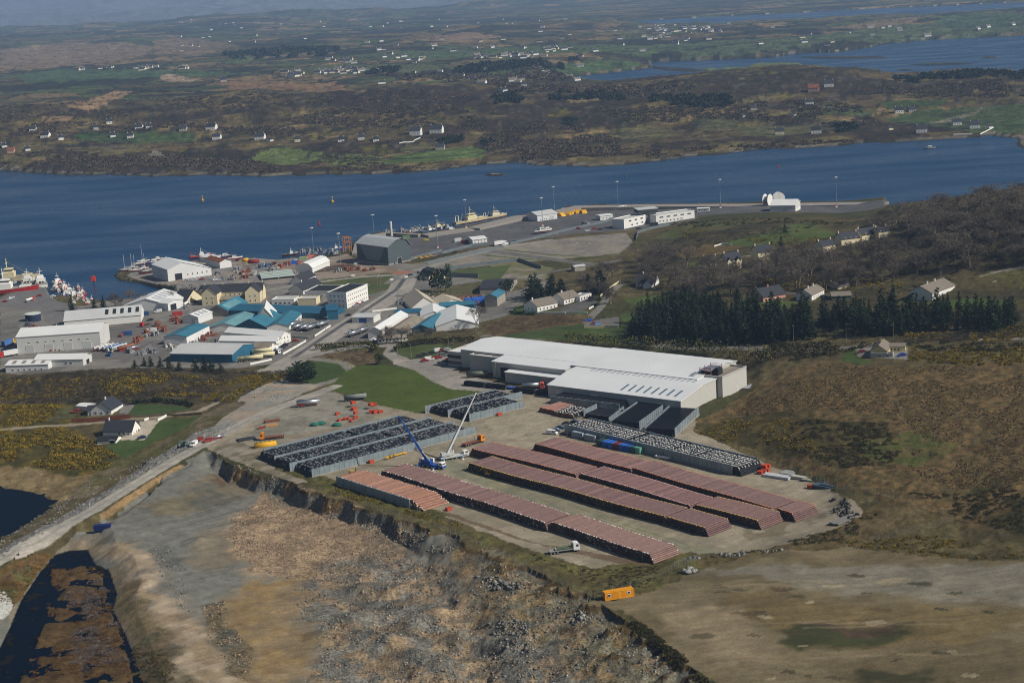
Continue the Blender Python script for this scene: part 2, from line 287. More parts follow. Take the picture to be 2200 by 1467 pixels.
def strip(name, col, line, w, var=.15, col2=None, alpha=1., vs=6):
    """a band of even real width along a line on the ground"""
    L = [G(u, v) for u, v in line]; P = [tuple(p[:2]) for p in L]
    xs = [p[0] for p in P]; ys = [p[1] for p in P]; a = max(0, int(np.searchsorted(YS, min(ys) - w)) - 1); b = int(np.searchsorted(YS, max(ys) + w)) + 1
    smin = min(x / y for x, y in P) - w / min(ys); smax = max(x / y for x, y in P) + w / min(ys)
    c0 = int(np.clip((smin - S0) / (S1 - S0) * NC - 2, 0, NC - 2)); c1 = int(np.clip((smax - S0) / (S1 - S0) * NC + 2, 2, NC))
    X = XX[a:b, c0:c1]; Y = YY[a:b, c0:c1]; d = pdist(X, Y, P, False); i = (sstep(w / 2 + .5, w / 2 - .4, d) * alpha)[..., None]
    n = fbm(X, Y, vs, 4, 12); base = C3(col) * (1 - var + 2 * var * n)[..., None]
    if col2: t = sstep(.45, .6, fbm(X, Y, vs * 2, 3, 19))[..., None]; base = base * (1 - t) + C3(col2) * t
    CC[a:b, c0:c1] = CC[a:b, c0:c1] * (1 - i) + base * i
    if name and alpha > .6: ZO[a:b, c0:c1][i[..., 0] > .4] = ZI[name]
# --- far shore
for pts, c in (([(530, 345), (560, 325), (610, 318), (660, 322), (700, 330), (690, 345), (640, 360), (560, 362)], '#66733b'), ([(690, 352), (700, 335), (760, 328), (810, 335), (840, 350), (800, 362), (720, 364)], '#67723d'),
        ([(820, 362), (850, 340), (900, 332), (960, 322), (1020, 318), (1062, 325), (1035, 345), (950, 352)], '#596b37'), ([(850, 318), (920, 306), (940, 318), (870, 330)], '#66613e'), ([(170, 300), (200, 285), (330, 285), (415, 288), (420, 305), (320, 310)], '#4f6236'),
        ([(160, 290), (185, 282), (215, 283), (200, 298), (170, 300)], '#3e5a30'), ([(330, 318), (420, 305), (440, 316), (350, 322)], '#6b5b3d'), ([(0, 345), (60, 325), (130, 320), (100, 335), (20, 352)], '#66603e'), ([(130, 318), (300, 310), (330, 318), (250, 335), (150, 330)], '#6c6241'),
        ([(300, 343), (335, 322), (352, 330), (345, 342), (310, 346)], '#85806f'), ([(1900, 262), (1960, 240), (2100, 232), (2200, 222), (2400, 215), (2400, 300), (2200, 290), (2080, 288), (1990, 275)], '#4a5a33'), ([(1880, 218), (1960, 215), (2050, 218), (2000, 232), (1900, 236)], '#46552f'), ([(1690, 228), (1780, 226), (1880, 240), (1860, 252), (1720, 245)], '#4c5733'),
        ([(2000, 270), (2110, 232), (2120, 234), (2020, 275)], '#7a765f'), ([(1580, 275), (1640, 268), (1750, 270), (1780, 285), (1680, 300), (1590, 298)], '#5e5c3c'), ([(1300, 280), (1380, 270), (1440, 275), (1460, 300), (1350, 305)], '#66603f'), ([(1500, 245), (1560, 250), (1600, 268), (1520, 282), (1480, 270)], '#59583b')):
    Z('field', c, pts, .2, 30, edge=6)
for pts, c in (([(40, 165), (120, 150), (300, 150), (420, 152), (560, 158), (420, 165), (200, 172), (60, 178)], '#4f623f'), ([(560, 150), (740, 140), (900, 138), (1010, 145), (860, 155), (640, 160)], '#5b6141'), ([(760, 120), (940, 108), (1230, 100), (1400, 98), (1470, 92), (1700, 80), (1400, 118), (1100, 125), (860, 130)], '#52613e'),
        ([(1030, 158), (1100, 148), (1200, 138), (1330, 134), (1380, 138), (1370, 148), (1240, 158), (1110, 160)], '#4c6038'), ([(0, 108), (160, 92), (330, 100), (300, 125), (120, 145), (0, 150)], '#86735a'), ([(330, 88), (420, 84), (520, 100), (420, 120), (330, 118)], '#7c6b52'), ([(60, 100), (100, 96), (80, 106)], '#9a8564'),
        ([(940, 78), (1000, 70), (1080, 78), (1000, 90), (920, 88)], '#8a725a'), ([(470, 175), (560, 170), (720, 178), (780, 200), (650, 195), (500, 192)], '#84694c'), ([(1460, 128), (1600, 120), (1700, 105), (1850, 90), (2200, 70), (2200, 40), (2000, 50), (1800, 70), (1600, 95), (1460, 110)], '#556040'), ([(1780, 60), (1900, 42), (2010, 34), (1960, 52), (1850, 66)], '#7a6a50'), ([(2000, 50), (2080, 28), (2200, 30), (2200, 55), (2060, 62)], '#4c5c3c'),
        ([(700, 218), (720, 200), (860, 190), (1000, 200), (1010, 215), (900, 240), (760, 245)], '#3b2f28'), ([(190, 215), (240, 196), (280, 198), (250, 215), (200, 222)], '#9c8160'), ([(145, 232), (200, 215), (235, 220), (180, 238)], '#94795a'), ([(80, 262), (115, 250), (150, 252), (110, 268)], '#8c7353'),
        ([(340, 172), (350, 162), (365, 160), (400, 168), (430, 173), (390, 177)], '#a8947a'), ([(1185, 212), (1230, 208), (1300, 215), (1240, 222)], '#8d7a58')):
    Z(None, c, pts, .25, 60, edge=14, col2=None)
# far beaches
for poly, wd_, c, zn in ((SEA, 9, '#6d675a', 'shore'), (BAY2, 5, '#6b6655', None), (BAY3, 6, '#8f8874', None)):
    xs_ = [p[1] for p in poly]; a = max(int(np.searchsorted(YS, 1500)), int(np.searchsorted(YS, min(xs_) - 40))); b = int(np.searchsorted(YS, max(xs_) + 60))
    X = XX[a:b]; Y = YY[a:b]; d = pdist(X, Y, poly); i = inpoly(X, Y, poly); n = fbm(X, Y, 25, 3, 91)
    m = (~i) & (d < wd_ * (.5 + 1.3 * n)); CC[a:b][m] = (C3(c) * (.6 + .8 * n[m])[..., None]); m2 = (~i) & (d < wd_ * .45 * (n + .3)); CC[a:b][m2] = C3('#39362c')
    m3 = i & (d < wd_ * 2); CC[a:b][m3] = C3('#2a2a22'); ZO[a:b][m] = ZI['shore']
hd2 = (ce < .045) & (YY > 1900) & (YY < 9000) & (ZO != ZI['shore']); CC[hd2] = CC[hd2] * .35 + C3('#2e3024') * .65
cid2, ce2 = cells(fx, fy, 62, 48, 67); hd2 = (ce2 < .05) & (YY > 1950) & (YY < 5200) & (a2 > .47); CC[hd2] *= .62
fl_ = sstep(.64, .7, fbm(XX, YY, 10, 3, 68)) * sstep(.45, .55, a1) * (YY < 3000) * (YY > 1950); mix(fl_ * .3, C3('#7d776b'))
# --- town side
Z('paved_area', '#7a766f', [(0, 800), (0, 655), (120, 660), (190, 655), (300, 640), (430, 640), (640, 575), (760, 560), (900, 568), (1180, 600), (1180, 650), (1000, 700), (830, 725), (700, 745), (640, 775), (520, 790), (400, 790), (200, 800), (60, 806)], .16, 14, '#6b6863')
Z('paved_area', '#6e6b69', [(-80, 660), (-60, 643), (0, 640), (22, 630), (42, 621), (98, 617), (110, 638), (125, 648), (150, 652), (178, 664), (140, 690), (95, 690), (93, 672), (80, 664), (0, 660)], .1, 10)
Z('paved_area', '#7d7a75', [(345, 572), (420, 560), (480, 552), (560, 555), (620, 556), (700, 550), (660, 600), (520, 620), (470, 622), (440, 626), (378, 622), (335, 610), (300, 604), (272, 592), (285, 584)], .15, 8, '#8a8175')
Z('paved_area', '#575657', [(760, 545), (770, 510), (880, 500), (1000, 490), (1110, 464), (1240, 443), (1400, 440), (1900, 434), (1905, 460), (1850, 468), (1500, 468), (1495, 480), (1340, 498), (1230, 505), (1060, 528), (880, 562), (800, 572)], .08, 12, '#5e5d5c', z=3)
Z('paved_area', '#8e8275', [(600, 575), (745, 545), (768, 560), (868, 580), (820, 590), (700, 600), (640, 606)], .2, 7, '#80705f')
Z('lawn', '#4f5c33', [(690, 600), (830, 586), (855, 590), (862, 605), (840, 620), (790, 635), (720, 640), (690, 612)], .2, 9, '#5c5c38', edge=1)
Z('paved_area', '#7b756d', [(860, 575), (1050, 530), (1230, 510), (1345, 500), (1360, 520), (1330, 545), (1110, 565), (940, 582)], .14, 9, '#847d70')
Z('paved_area', '#847d70', [(1060, 560), (1110, 562), (1190, 575), (1170, 600), (1090, 605), (1040, 590)], .15, 9, '#6d6a4c', edge=2)
Z('lawn', '#56613a', [(955, 583), (1100, 568), (1075, 600), (1040, 602), (960, 588)], .2, 9)
Z('rough_grass', '#615d40', [(895, 625), (1060, 600), (1180, 600), (1120, 622), (1000, 640), (880, 640), (860, 634)], .25, 7, '#6f6547')
strip('rough_grass', '#5f6a3c', [(1040, 548), (1120, 556), (1250, 560), (1330, 548)], 4)
strip('rough_grass', '#5c663a', [(1085, 536), (1190, 548), (1260, 552)], 3)
strip('asphalt_road', '#76726c', [(860, 592), (930, 580), (1045, 566), (1190, 546)], 0.1)
strip('asphalt_road', '#67645f', [(1060, 540), (1180, 556), (1270, 568), (1330, 560)], 9)
strip('asphalt_road', '#67645f', [(1150, 590), (1330, 560), (1400, 542)], 6)
# roads
strip('asphalt_road', '#8f8a80', [(862, 590), (960, 562), (1080, 530), (1180, 516)], 8)
strip('asphalt_road', '#8f8a80', [(862, 590), (780, 594), (700, 604), (640, 612), (520, 634)], 7)
strip('asphalt_road', '#989288', [(874, 592), (858, 625), (810, 658), (745, 700), (690, 735), (640, 768), (600, 790), (560, 802)], 17, .1)
strip('asphalt_road', '#57575a', [(875, 590), (852, 622), (802, 655), (735, 698), (680, 735), (630, 768)], 3.2, .1)
strip('asphalt_road', '#75726d', [(835, 608), (855, 592), (880, 583), (905, 583), (900, 592), (875, 598), (850, 600)], 6)
strip('paved_area', '#a06a55', [(850, 586), (865, 583), (880, 584), (870, 588), (852, 588)], 5, .1)
strip('asphalt_road', '#7d796f', [(640, 768), (680, 772), (720, 778), (750, 790), (755, 800), (735, 812), (690, 825), (620, 850)], 6.5, .12)
strip('rough_grass', '#8c8571', [(700, 770), (740, 778), (768, 792), (766, 806), (740, 815)], 3, .2)
Z('lawn', '#44552b', [(640, 785), (690, 776), (728, 782), (744, 797), (725, 812), (680, 824), (650, 822), (655, 800)], .12, 10)
Z('lawn', '#4f5c26', [(704, 838), (738, 800), (770, 785), (800, 783), (900, 790), (945, 805), (990, 815), (1045, 838), (1120, 838), (1035, 858), (960, 878), (905, 888), (845, 892), (818, 872), (760, 850)], .08, 25)
Z('rough_grass', '#6b5a41', [(690, 748), (760, 745), (800, 748), (830, 770), (795, 785), (740, 776), (680, 768)], .25, 6, '#59512f', edge=1)
Z('lawn', '#4f5a30', [(690, 745), (790, 742), (810, 750), (760, 752), (700, 752)], .15, 8)
strip('asphalt_road', '#8b867c', [(640, 770), (760, 745), (815, 742), (850, 742), (840, 760), (870, 780), (920, 790)], 9)
Z('lawn', '#535c32', [(845, 752), (870, 742), (960, 738), (990, 740), (975, 752), (930, 768), (880, 770), (855, 762)], .12, 8)
Z('paved_area', '#9a9389', [(845, 770), (880, 772), (930, 768), (985, 752), (985, 800), (1100, 830), (1100, 845), (1000, 838), (968, 836), (930, 820), (890, 795), (845, 782)], .1, 14, '#8b857c')
strip('asphalt_road', '#77736a', [(1040, 722), (1140, 702), (1260, 690), (1290, 660), (1310, 630), (1330, 612)], 5)
strip('asphalt_road', '#6d6a64', [(1040, 735), (1200, 725), (1330, 728), (1420, 742), (1600, 748), (1780, 752), (1900, 738), (2200, 728)], 6)
Z('lawn', '#4c5930', [(1075, 718), (1150, 708), (1260, 697), (1350, 700), (1360, 735), (1200, 730), (1080, 726)], .2, 10, '#435028', edge=2)
Z('rough_grass', '#66573b', [(1040, 705), (1100, 678), (1260, 675), (1280, 688), (1180, 705), (1060, 722)], .25, 6, '#5a4a33', edge=2)
Z('lawn', '#4d6230', [(1095, 672), (1130, 655), (1135, 670), (1260, 668), (1262, 675), (1110, 678)], .1, 8)
Z('paved_area', '#5d5b58', [(1195, 665), (1270, 640), (1285, 650), (1250, 668), (1210, 670)], .1, 8)
Z('paved_area', '#6a6762', [(1250, 693), (1330, 680), (1330, 700), (1262, 702)], .1, 8)
Z('lawn', '#4b5c2e', [(1330, 675), (1400, 668), (1500, 665), (1480, 680), (1380, 690), (1335, 690)], .15, 8)
# right-hand hill
Z('moorland', '#5b5235', [(1330, 560), (1420, 500), (1500, 478), (1700, 468), (1860, 462), (1990, 462), (2400, 400), (2400, 740), (1950, 740), (1500, 700), (1450, 640), (1340, 610)], .3, 14, '#4a4530', edge=4)
Z('lawn', '#52592f', [(1400, 512), (1450, 490), (1540, 474), (1640, 470), (1560, 492), (1450, 512)], .3, 8, '#5d5a36', edge=3)
Z('lawn', '#505f2e', [(1640, 500), (1680, 485), (1740, 478), (1770, 490), (1800, 505), (1740, 520), (1640, 525), (1600, 530), (1530, 545), (1480, 548), (1560, 520)], .2, 8, '#5c6235', edge=3)
Z('moorland', '#6b5a38', [(1420, 535), (1520, 525), (1600, 530), (1540, 548), (1460, 556)], .25, 8, edge=3)
for q_ in ([(1340, 640), (1440, 632), (1450, 650), (1360, 655)], [(1950, 650), (2100, 640), (2180, 650), (2100, 665)], [(1600, 640), (1720, 650), (1700, 660), (1590, 655)], [(1480, 565), (1560, 556), (1570, 566), (1490, 575)]): Z('lawn', '#51602f', q_, .25, 8, edge=3)
strip('asphalt_road', '#827e74', [(1560, 556), (1640, 546), (1700, 540)], 4)
strip('asphalt_road', '#8a8475', [(2400, 548), (2200, 574), (2150, 582), (2115, 592)], 5); strip('asphalt_road', '#858072', [(2400, 590), (2200, 582), (2140, 604)], 4)
Z('rough_grass', '#646038', [(2120, 590), (2200, 578), (2400, 560), (2400, 640), (2200, 620), (2150, 606)], .25, 8, edge=3)
strip('asphalt_road', '#8b8474', [(2110, 729), (2200, 727), (2400, 722)], 4)
Z('lawn', '#4a5a2c', [(1805, 775), (1815, 755), (1845, 745), (1840, 768), (1880, 775), (1850, 782)], .12, 6)
Z('paved_area', '#85817a', [(1838, 748), (1870, 745), (1950, 745), (1950, 772), (1870, 768), (1842, 765)], .12, 6)
Z('moorland', '#735f3e', [(1545, 880), (1600, 850), (1680, 800), (1760, 772), (1850, 785), (1950, 790), (2100, 775), (2400, 760), (2400, 1200), (2200, 1150), (2050, 1120), (1900, 1075), (1700, 1010), (1620, 970), (1480, 930), (1495, 900)], .5, 1.6, '#5f5335', edge=3)  # strong colour noise also paints in contrast for the fine relief
Z('moorland', '#4d4629', [(1700, 880), (1800, 900), (1900, 900), (1960, 960), (1900, 1010), (1790, 1010), (1700, 980), (1560, 950), (1490, 915), (1560, 905)], .3, 4, '#5c5130', edge=8)
Z('moorland', '#4a4428', [(2080, 1130), (2200, 1150), (2400, 1150), (2400, 1040), (2200, 1010), (2100, 1040)], .3, 5, '#6a5838', edge=8)
Z('moorland', '#645c36', [(1850, 945), (1990, 930), (2050, 960), (1980, 1000), (1880, 985)], .25, 5, '#585c30', edge=6)
strip(None, '#8d7750', [(2060, 1110), (2120, 1095), (2200, 1040)], 2.5, .2, alpha=.7)
Z('plateau', '#655a42', [(1215, 1310), (1310, 1290), (1400, 1270), (1500, 1225), (1600, 1195), (1750, 1178), (1830, 1175), (1960, 1190), (2200, 1205), (2600, 1200), (2600, 1900), (1700, 1900), (1540, 1467), (1480, 1430), (1400, 1360), (1340, 1310)], .2, 14, '#72674e', edge=2)
for pts, c, al in (([(1500, 1225), (1800, 1215), (2200, 1215), (2400, 1230), (2300, 1290), (2000, 1290), (1700, 1250)], '#7d786a', .6), ([(1560, 1270), (1900, 1300), (2200, 1310), (2100, 1380), (1800, 1390), (1580, 1330)], '#6b5c3c', .55), ([(1660, 1350), (1760, 1340), (1950, 1345), (1960, 1370), (1850, 1385), (1700, 1395), (1650, 1375)], '#3c3f26', .75), ([(1740, 1338), (1930, 1343), (1940, 1362), (1820, 1362)], '#4c3f30', .8), ([(1450, 1290), (1600, 1310), (1620, 1380), (1700, 1420), (1560, 1430), (1420, 1330)], '#8a7c62', .6), ([(1850, 1440), (2000, 1435), (2050, 1467), (1850, 1480)], '#3d3c28', .7)):
    Z(None, c, pts, .3, 6, edge=7, alpha=min(1, al * 1.3), soft=2.5)
for k in range(46):
    u = random.uniform(1440, 2180); v = random.uniform(1230, 1460); w = random.uniform(12, 34); 
    if u < 1300 + (v - 1230) * 1.1: continue
    Z(None, random.choice(['#4a4230', '#3f3d29', '#5e4f38', '#94876c']), [(u - w, v), (u - w * .4, v - w * .16), (u + w * .6, v - w * .12), (u + w, v + 2), (u + w * .3, v + w * .2), (u - w * .5, v + w * .14)], .2, 3, edge=2, alpha=random.uniform(.6, .95))
for k in range(14):
    u = random.uniform(1450, 2000); v = random.uniform(1230, 1440)
    strip(None, random.choice(['#8e8066', '#5c5038', '#93856a']), [(u, v), (u + 70, v - random.uniform(-4, 8)), (u + 170, v - random.uniform(-4, 10))], .8, .2, alpha=.45)
Z('rough_grass', '#5a5334', [(740, 1075), (900, 1105), (1130, 1175), (1270, 1225), (1480, 1185), (1520, 1200), (1500, 1225), (1400, 1270), (1300, 1290), (1210, 1252), (1130, 1215), (1000, 1160), (860, 1110), (720, 1068), (660, 1040)], .3, 4, '#656038', edge=2)
Z('rough_grass', '#5c5032', [(1480, 1190), (1620, 1185), (1800, 1120), (1900, 1075), (2060, 1120), (1900, 1165), (1830, 1175), (1600, 1195), (1510, 1222)], .28, 4, '#6a5c3e', edge=2)
# pipe yard
Z('gravel_yard', '#857c69', [(440, 955), (520, 915), (600, 870), (640, 855), (705, 840), (820, 872), (905, 888), (1035, 858), (1120, 840), (1180, 850), (1500, 880), (1490, 925), (1600, 975), (1760, 1040), (1850, 1085), (1850, 1110), (1700, 1165), (1620, 1185), (1480, 1185), (1270, 1222), (1140, 1180), (940, 1105), (760, 1060), (640, 1020), (590, 1005), (520, 985), (450, 965)], .18, 9, '#918774', edge=1.5)
Z('gravel_yard', '#968c77', [(1040, 900), (1180, 880), (1220, 915), (1190, 950), (1060, 940)], .15, 6, edge=5)
Z('gravel_yard', '#7b7965', [(960, 980), (1020, 1005), (1180, 1060), (1400, 1140), (1540, 1185), (1500, 1190), (1380, 1150), (1150, 1080), (990, 1025), (950, 1000)], .12, 5, '#858066')
Z('gravel_yard', '#8a8578', [(640, 850), (720, 842), (820, 880), (800, 905), (620, 935), (520, 945), (560, 905)], .15, 6, '#7a7668', edge=2)
for k in range(9):
    strip(None, ('#5b5747', '#a59b86')[k % 2], [(960 + k * 5, 978 + k * 1.5), (1090 + k * 3, 1030 + k * 2), (1300 - k * 2, 1115 + k * 2), (1480 - k * 5, 1172 + k * 1)], .55, .1, alpha=.55)
for k in range(12):
    u = 1060 + k * 9
    strip(None, ('#a8a08d', '#706a5a')[k % 2], [(1130 + k * 3, 850 + k), (1180 + k * 2, 870 + k * 2), (1160 - k * 2, 900 + k * 2), (u - 30, 925 + k)], .6, .1, alpha=.4)
Z('gravel_yard', '#746a58', [(1600, 1130), (1760, 1090), (1800, 1085), (1790, 1105), (1680, 1150), (1600, 1160)], .2, 4, '#8c8371', edge=2)
Z('gravel_road', '#5f4c3c', [(700, 1045), (960, 1100), (1150, 1165), (1380, 1205), (1400, 1215), (1330, 1210), (1120, 1160), (940, 1102)], .15, 4, edge=1, alpha=.8)
Z('rough_grass', '#4f4e2c', [(560, 1000), (640, 1005), (680, 1020), (760, 1040), (860, 1075), (960, 1105), (940, 1118), (800, 1085), (700, 1050), (640, 1030)], .3, 3, '#5f5a34', edge=2)
Z('gravel_yard', '#8b8272', [(445, 958), (520, 950), (600, 985), (590, 1008), (660, 1035), (640, 1040), (540, 1005), (470, 975)], .2, 4, '#746c58', edge=1)
# left part
Z('gravel_yard', '#8d8a80', [(500, 880), (520, 850), (570, 822), (600, 815), (640, 822), (690, 826), (640, 850), (560, 890), (470, 925), (440, 935), (470, 905)], .2, 5, '#9b8e7c', edge=1)
Z('moorland', '#5a4f37', [(-100, 800), (0, 806), (100, 800), (260, 790), (400, 790), (560, 800), (600, 812), (520, 850), (480, 880), (300, 870), (150, 868), (-100, 875)], .3, 7, '#4a4432', edge=2)
Z('moorland', '#6a5b28', [(-100, 870), (150, 868), (180, 890), (150, 915), (260, 985), (240, 1010), (150, 1030), (0, 1000), (-100, 1000)], .3, 5, '#4f4a26', edge=2)
Z('rough_grass', '#8b7a58', [(-100, 995), (60, 1003), (150, 1025), (240, 1010), (200, 1050), (130, 1080), (80, 1062), (0, 1045), (-100, 1060)], .18, 3, '#7d6b4a', edge=2)
Z('lawn', '#4c5c30', [(215, 975), (250, 940), (320, 905), (440, 893), (430, 905), (330, 950), (270, 985)], .12, 6)
Z('lawn', '#465730', [(275, 890), (285, 865), (400, 872), (410, 880), (300, 893)], .12, 6); Z('rough_grass', '#5b5a3a', [(110, 880), (170, 868), (160, 900), (100, 905)], .2, 5)
Z('paved_area', '#7a7671', [(255, 888), (262, 868), (290, 868), (275, 890)], .08, 5); Z('paved_area', '#b4a997', [(300, 905), (345, 900), (310, 945), (255, 945), (262, 938), (300, 925)], .06, 5)
strip('gravel_road', '#918672', [(-50, 926), (60, 918), (160, 912), (240, 905), (330, 897), (430, 882), (460, 868), (475, 855)], 3.6)
strip('rough_grass', '#736850', [(500, 870), (440, 905), (400, 930), (330, 975), (280, 990), (230, 1015), (180, 1060)], 13, .3, '#5f5b38')
m = EMB > .02; n = fbm(XX, YY, 1.6, 3, 5); CC[m] = (C3('#8b8982') * (.62 + .8 * n)[..., None])[m]; ZO[m] = ZI['rock_embankment']
# quarry
m = QMASK > .02
qn = fbm(XX, YY, 2.2, 3, 51); qn2 = fbm(XX, YY, 11, 4, 52); qn3 = fbm(XX, YY, 28, 3, 53)
qc = C3('#706f66') * (.8 + .4 * qn)[..., None] + np.zeros(CC.shape)
t = sstep(.5, .62, qn3)[..., None]; qc = qc * (1 - t * .6) + C3('#7d6f58') * t * .6
CC[m] = qc[m]; ZO[m] = ZI['quarry_floor']
for pts, c, c2, nm in (([(500, 1110), (560, 1060), (640, 1075), (720, 1110), (780, 1120), (840, 1160), (900, 1200), (860, 1230), (720, 1260), (600, 1240), (540, 1230), (490, 1190), (480, 1140)], '#937f66', '#a38c70', 'rubble_slope'),
        ([(620, 1270), (720, 1200), (860, 1190), (960, 1220), (1000, 1290), (1090, 1340), (1180, 1390), (1300, 1467), (1000, 1560), (700, 1560), (650, 1467), (700, 1380), (660, 1330)], '#78756b', '#8f7d64', 'rubble_slope'),
        ([(960, 1150), (1060, 1190), (1200, 1260), (1290, 1310), (1400, 1390), (1540, 1500), (1300, 1500), (1180, 1390), (1080, 1330), (980, 1240)], '#76705c', '#83704f', 'rubble_slope'),
        ([(530, 1270), (560, 1245), (640, 1240), (670, 1275), (640, 1330), (690, 1380), (640, 1440), (560, 1500), (500, 1467), (470, 1380), (460, 1290)], '#837257', '#86714f', 'quarry_floor'),
        ([(170, 1175), (280, 1165), (330, 1200), (370, 1250), (400, 1300), (440, 1340), (480, 1400), (560, 1500), (400, 1500), (360, 1420), (330, 1360), (290, 1250), (240, 1215), (190, 1200)], '#a09079', '#938268', 'quarry_floor'),
        ([(235, 1225), (260, 1215), (290, 1250), (330, 1350), (360, 1430), (330, 1467), (290, 1400), (262, 1345), (245, 1310), (252, 1275)], '#7b6a50', '#6e6246', 'pond_bank'),
        ([(300, 1350), (340, 1355), (400, 1467), (420, 1500), (280, 1500), (270, 1400)], '#55503a', '#6a5c44', 'pond_bank'),
        ([(310, 1180), (380, 1170), (400, 1200), (360, 1230), (400, 1290), (430, 1340), (400, 1330), (350, 1260)], '#6d6d66', '#5f5f58', 'quarry_floor'),
        ([(430, 1300), (470, 1290), (520, 1370), (540, 1420), (540, 1467), (500, 1450), (450, 1370)], '#6c5f48', '#5d5a4c', 'rubble_slope'),
        ([(390, 1060), (450, 1030), (500, 1040), (520, 1070), (440, 1100), (330, 1110), (290, 1090)], '#5d5b50', '#6b6350', 'quarry_floor'), ([(455, 1020), (480, 1020), (495, 1030), (480, 1040)], '#5a4631', None, None), ([(1200, 1350), (1260, 1345), (1300, 1360), (1260, 1375)], '#5a4a38', None, None), ([(1050, 1250), (1100, 1240), (1180, 1290), (1240, 1330), (1160, 1330), (1090, 1290)], '#7d6c4e', '#615f55', None)):
    Z(nm, c, pts, .35, 4, c2, edge=5, ns=83, soft=3.5)
strip(None, '#a88a62', [(390, 1000), (330, 1035), (270, 1075), (220, 1110)], 2.2, .2, alpha=.8)
for k in range(7):
    strip(None, ('#56544a', '#8c897c')[k % 2], [(330 + k * 4, 1130 + k * 8), (420, 1105 + k * 9), (520, 1075 + k * 10)], .7, .1, alpha=.5)
    strip(None, ('#4a3c2a', '#a08a66')[k % 2], [(600 + k * 6, 1300 + k * 16), (640 + k * 6, 1296 + k * 16), (690, 1288 + k * 16)], .7, .1, alpha=.5)
gy, gx = np.gradient(H[:b * 0 + int(np.searchsorted(YS, 760))]); hh = H[:gy.shape[0]]
slp = np.hypot(gy / np.gradient(YS[:hh.shape[0]])[:, None], gx / (YS[:hh.shape[0], None] * (SS[1] - SS[0])))
m = (slp > .95) & (QMASK[:hh.shape[0]] > .03); st = fbm(XX[:hh.shape[0]] * 1.0, YY[:hh.shape[0]] * 1.0, 1.5, 3, 35); st2 = sstep(.5, .6, fbm(XX[:hh.shape[0]], YY[:hh.shape[0]], 7, 2, 36))[..., None]
CC[:hh.shape[0]][m] = ((C3('#74726a') * (1 - st2) + C3('#8f7550') * st2) * (.5 + 1.0 * st)[..., None])[m]; ZO[:hh.shape[0]][m] = ZI['cliff']
rw = (QMASK > .005) & (QMASK < .16) & (XX > -120); CC[rw] = C3('#57492f')
strip('gravel_road', '#99948a', ROADL, 7.2, .1, '#a39d90')
strip(None, '#7b776d', ROADL, .8, .1, alpha=.6)
_k = int(np.searchsorted(YS, 760)); sk1 = fbm((XX[:_k] * .8 + YY[:_k] * .6) / 14, (YY[:_k] * .8 - XX[:_k] * .6) / 1.1, 1., 4, 88); sk2 = fbm(XX[:_k] / 16, YY[:_k] / 1.3, 1., 4, 89)
mq = np.isin(ZO[:_k], [ZI['quarry_floor'], ZI['rubble_slope'], ZI['gravel_yard']]); CC[:_k] *= np.where(mq, .84 + .32 * sk1, 1)[..., None]
mq = ZO[:_k] == ZI['plateau']; CC[:_k] *= np.where(mq, .8 + .4 * sk2, 1)[..., None]
rbm = ZO == ZI['rubble_slope']; CC = CC * np.where(rbm, .55 + .9 * fbm(XX, YY, 1.3, 3, 57), 1)[..., None]
m = (QMASK > .15) & (XX > -60); t = sstep(.54, .66, fbm(XX, YY, 8, 4, 58)) * m; mix(t * .6, C3('#55544e')); t = sstep(.6, .7, fbm(XX, YY, 5, 4, 59)) * m; mix(t * .5, C3('#a48b6c'))
# marsh and pond beds
m = PONDB.copy(); M = np.zeros(H.shape, bool); M[:m.shape[0]] = m; CC[M] = C3('#17160f')
M = np.zeros(H.shape, bool); M[:i2.shape[0]] = i2; n = fbm(XX, YY, 3, 3, 66); CC[M] = (C3('#5d4a2f') * (.6 + .7 * n)[..., None])[M]; ZO[M] = ZI['marsh']
Z('rough_grass', '#6a5230', [(-60, 1260), (0, 1225), (90, 1186), (120, 1190), (85, 1228), (45, 1285), (10, 1330), (-60, 1330)], .3, 2.5, '#5e5a34', edge=1)
Z('gravel_yard', '#b9b8b0', [(-40, 1275), (5, 1270), (22, 1285), (30, 1300), (10, 1330), (-40, 1340)], .2, 1.5, edge=1)
veg = np.isin(ZO, [ZI[k] for k in ('ground', 'far_land', 'moorland', 'field', 'lawn', 'rough_grass', 'marsh')]); CC = CC * np.where(veg, .8, .97)[..., None]
CC = np.where((YY > 11000)[..., None], C3('#686b72'), CC)  # farthest hills get one flat blue-grey with the haze put into the colour
CC = np.clip(CC * (.84 + .32 * N3)[..., None], 0.006, .9)
# texture relief on rough ground
rg = np.isin(ZO, [ZI['moorland'], ZI['rough_grass'], ZI['ground'], ZI['marsh']]) & (YY < 1300)
H = np.where(rg, H + (fbm(XX, YY, 3.4, 3, 15) - .5) * 1.3, H)
H = np.where((YY > 1500), H + (fbm(XX, YY, 20, 3, 15) - .5) * np.where(ZO == ZI['field'], 1.0, 6.5) * sstep(0, 60, _sd), H)
_b2 = inpoly(XX, YY, BAY2) | inpoly(XX, YY, BAY3)
H = np.where(_b2, np.minimum(H, -.3), H)
H = np.where((_sd > 0) & (YY > 1500) & ~_b2, np.maximum(H, np.minimum(_sd, 40) * .09 + .2), np.where((_sd <= 0) & (YY < 3000), np.minimum(H, -.1), H))

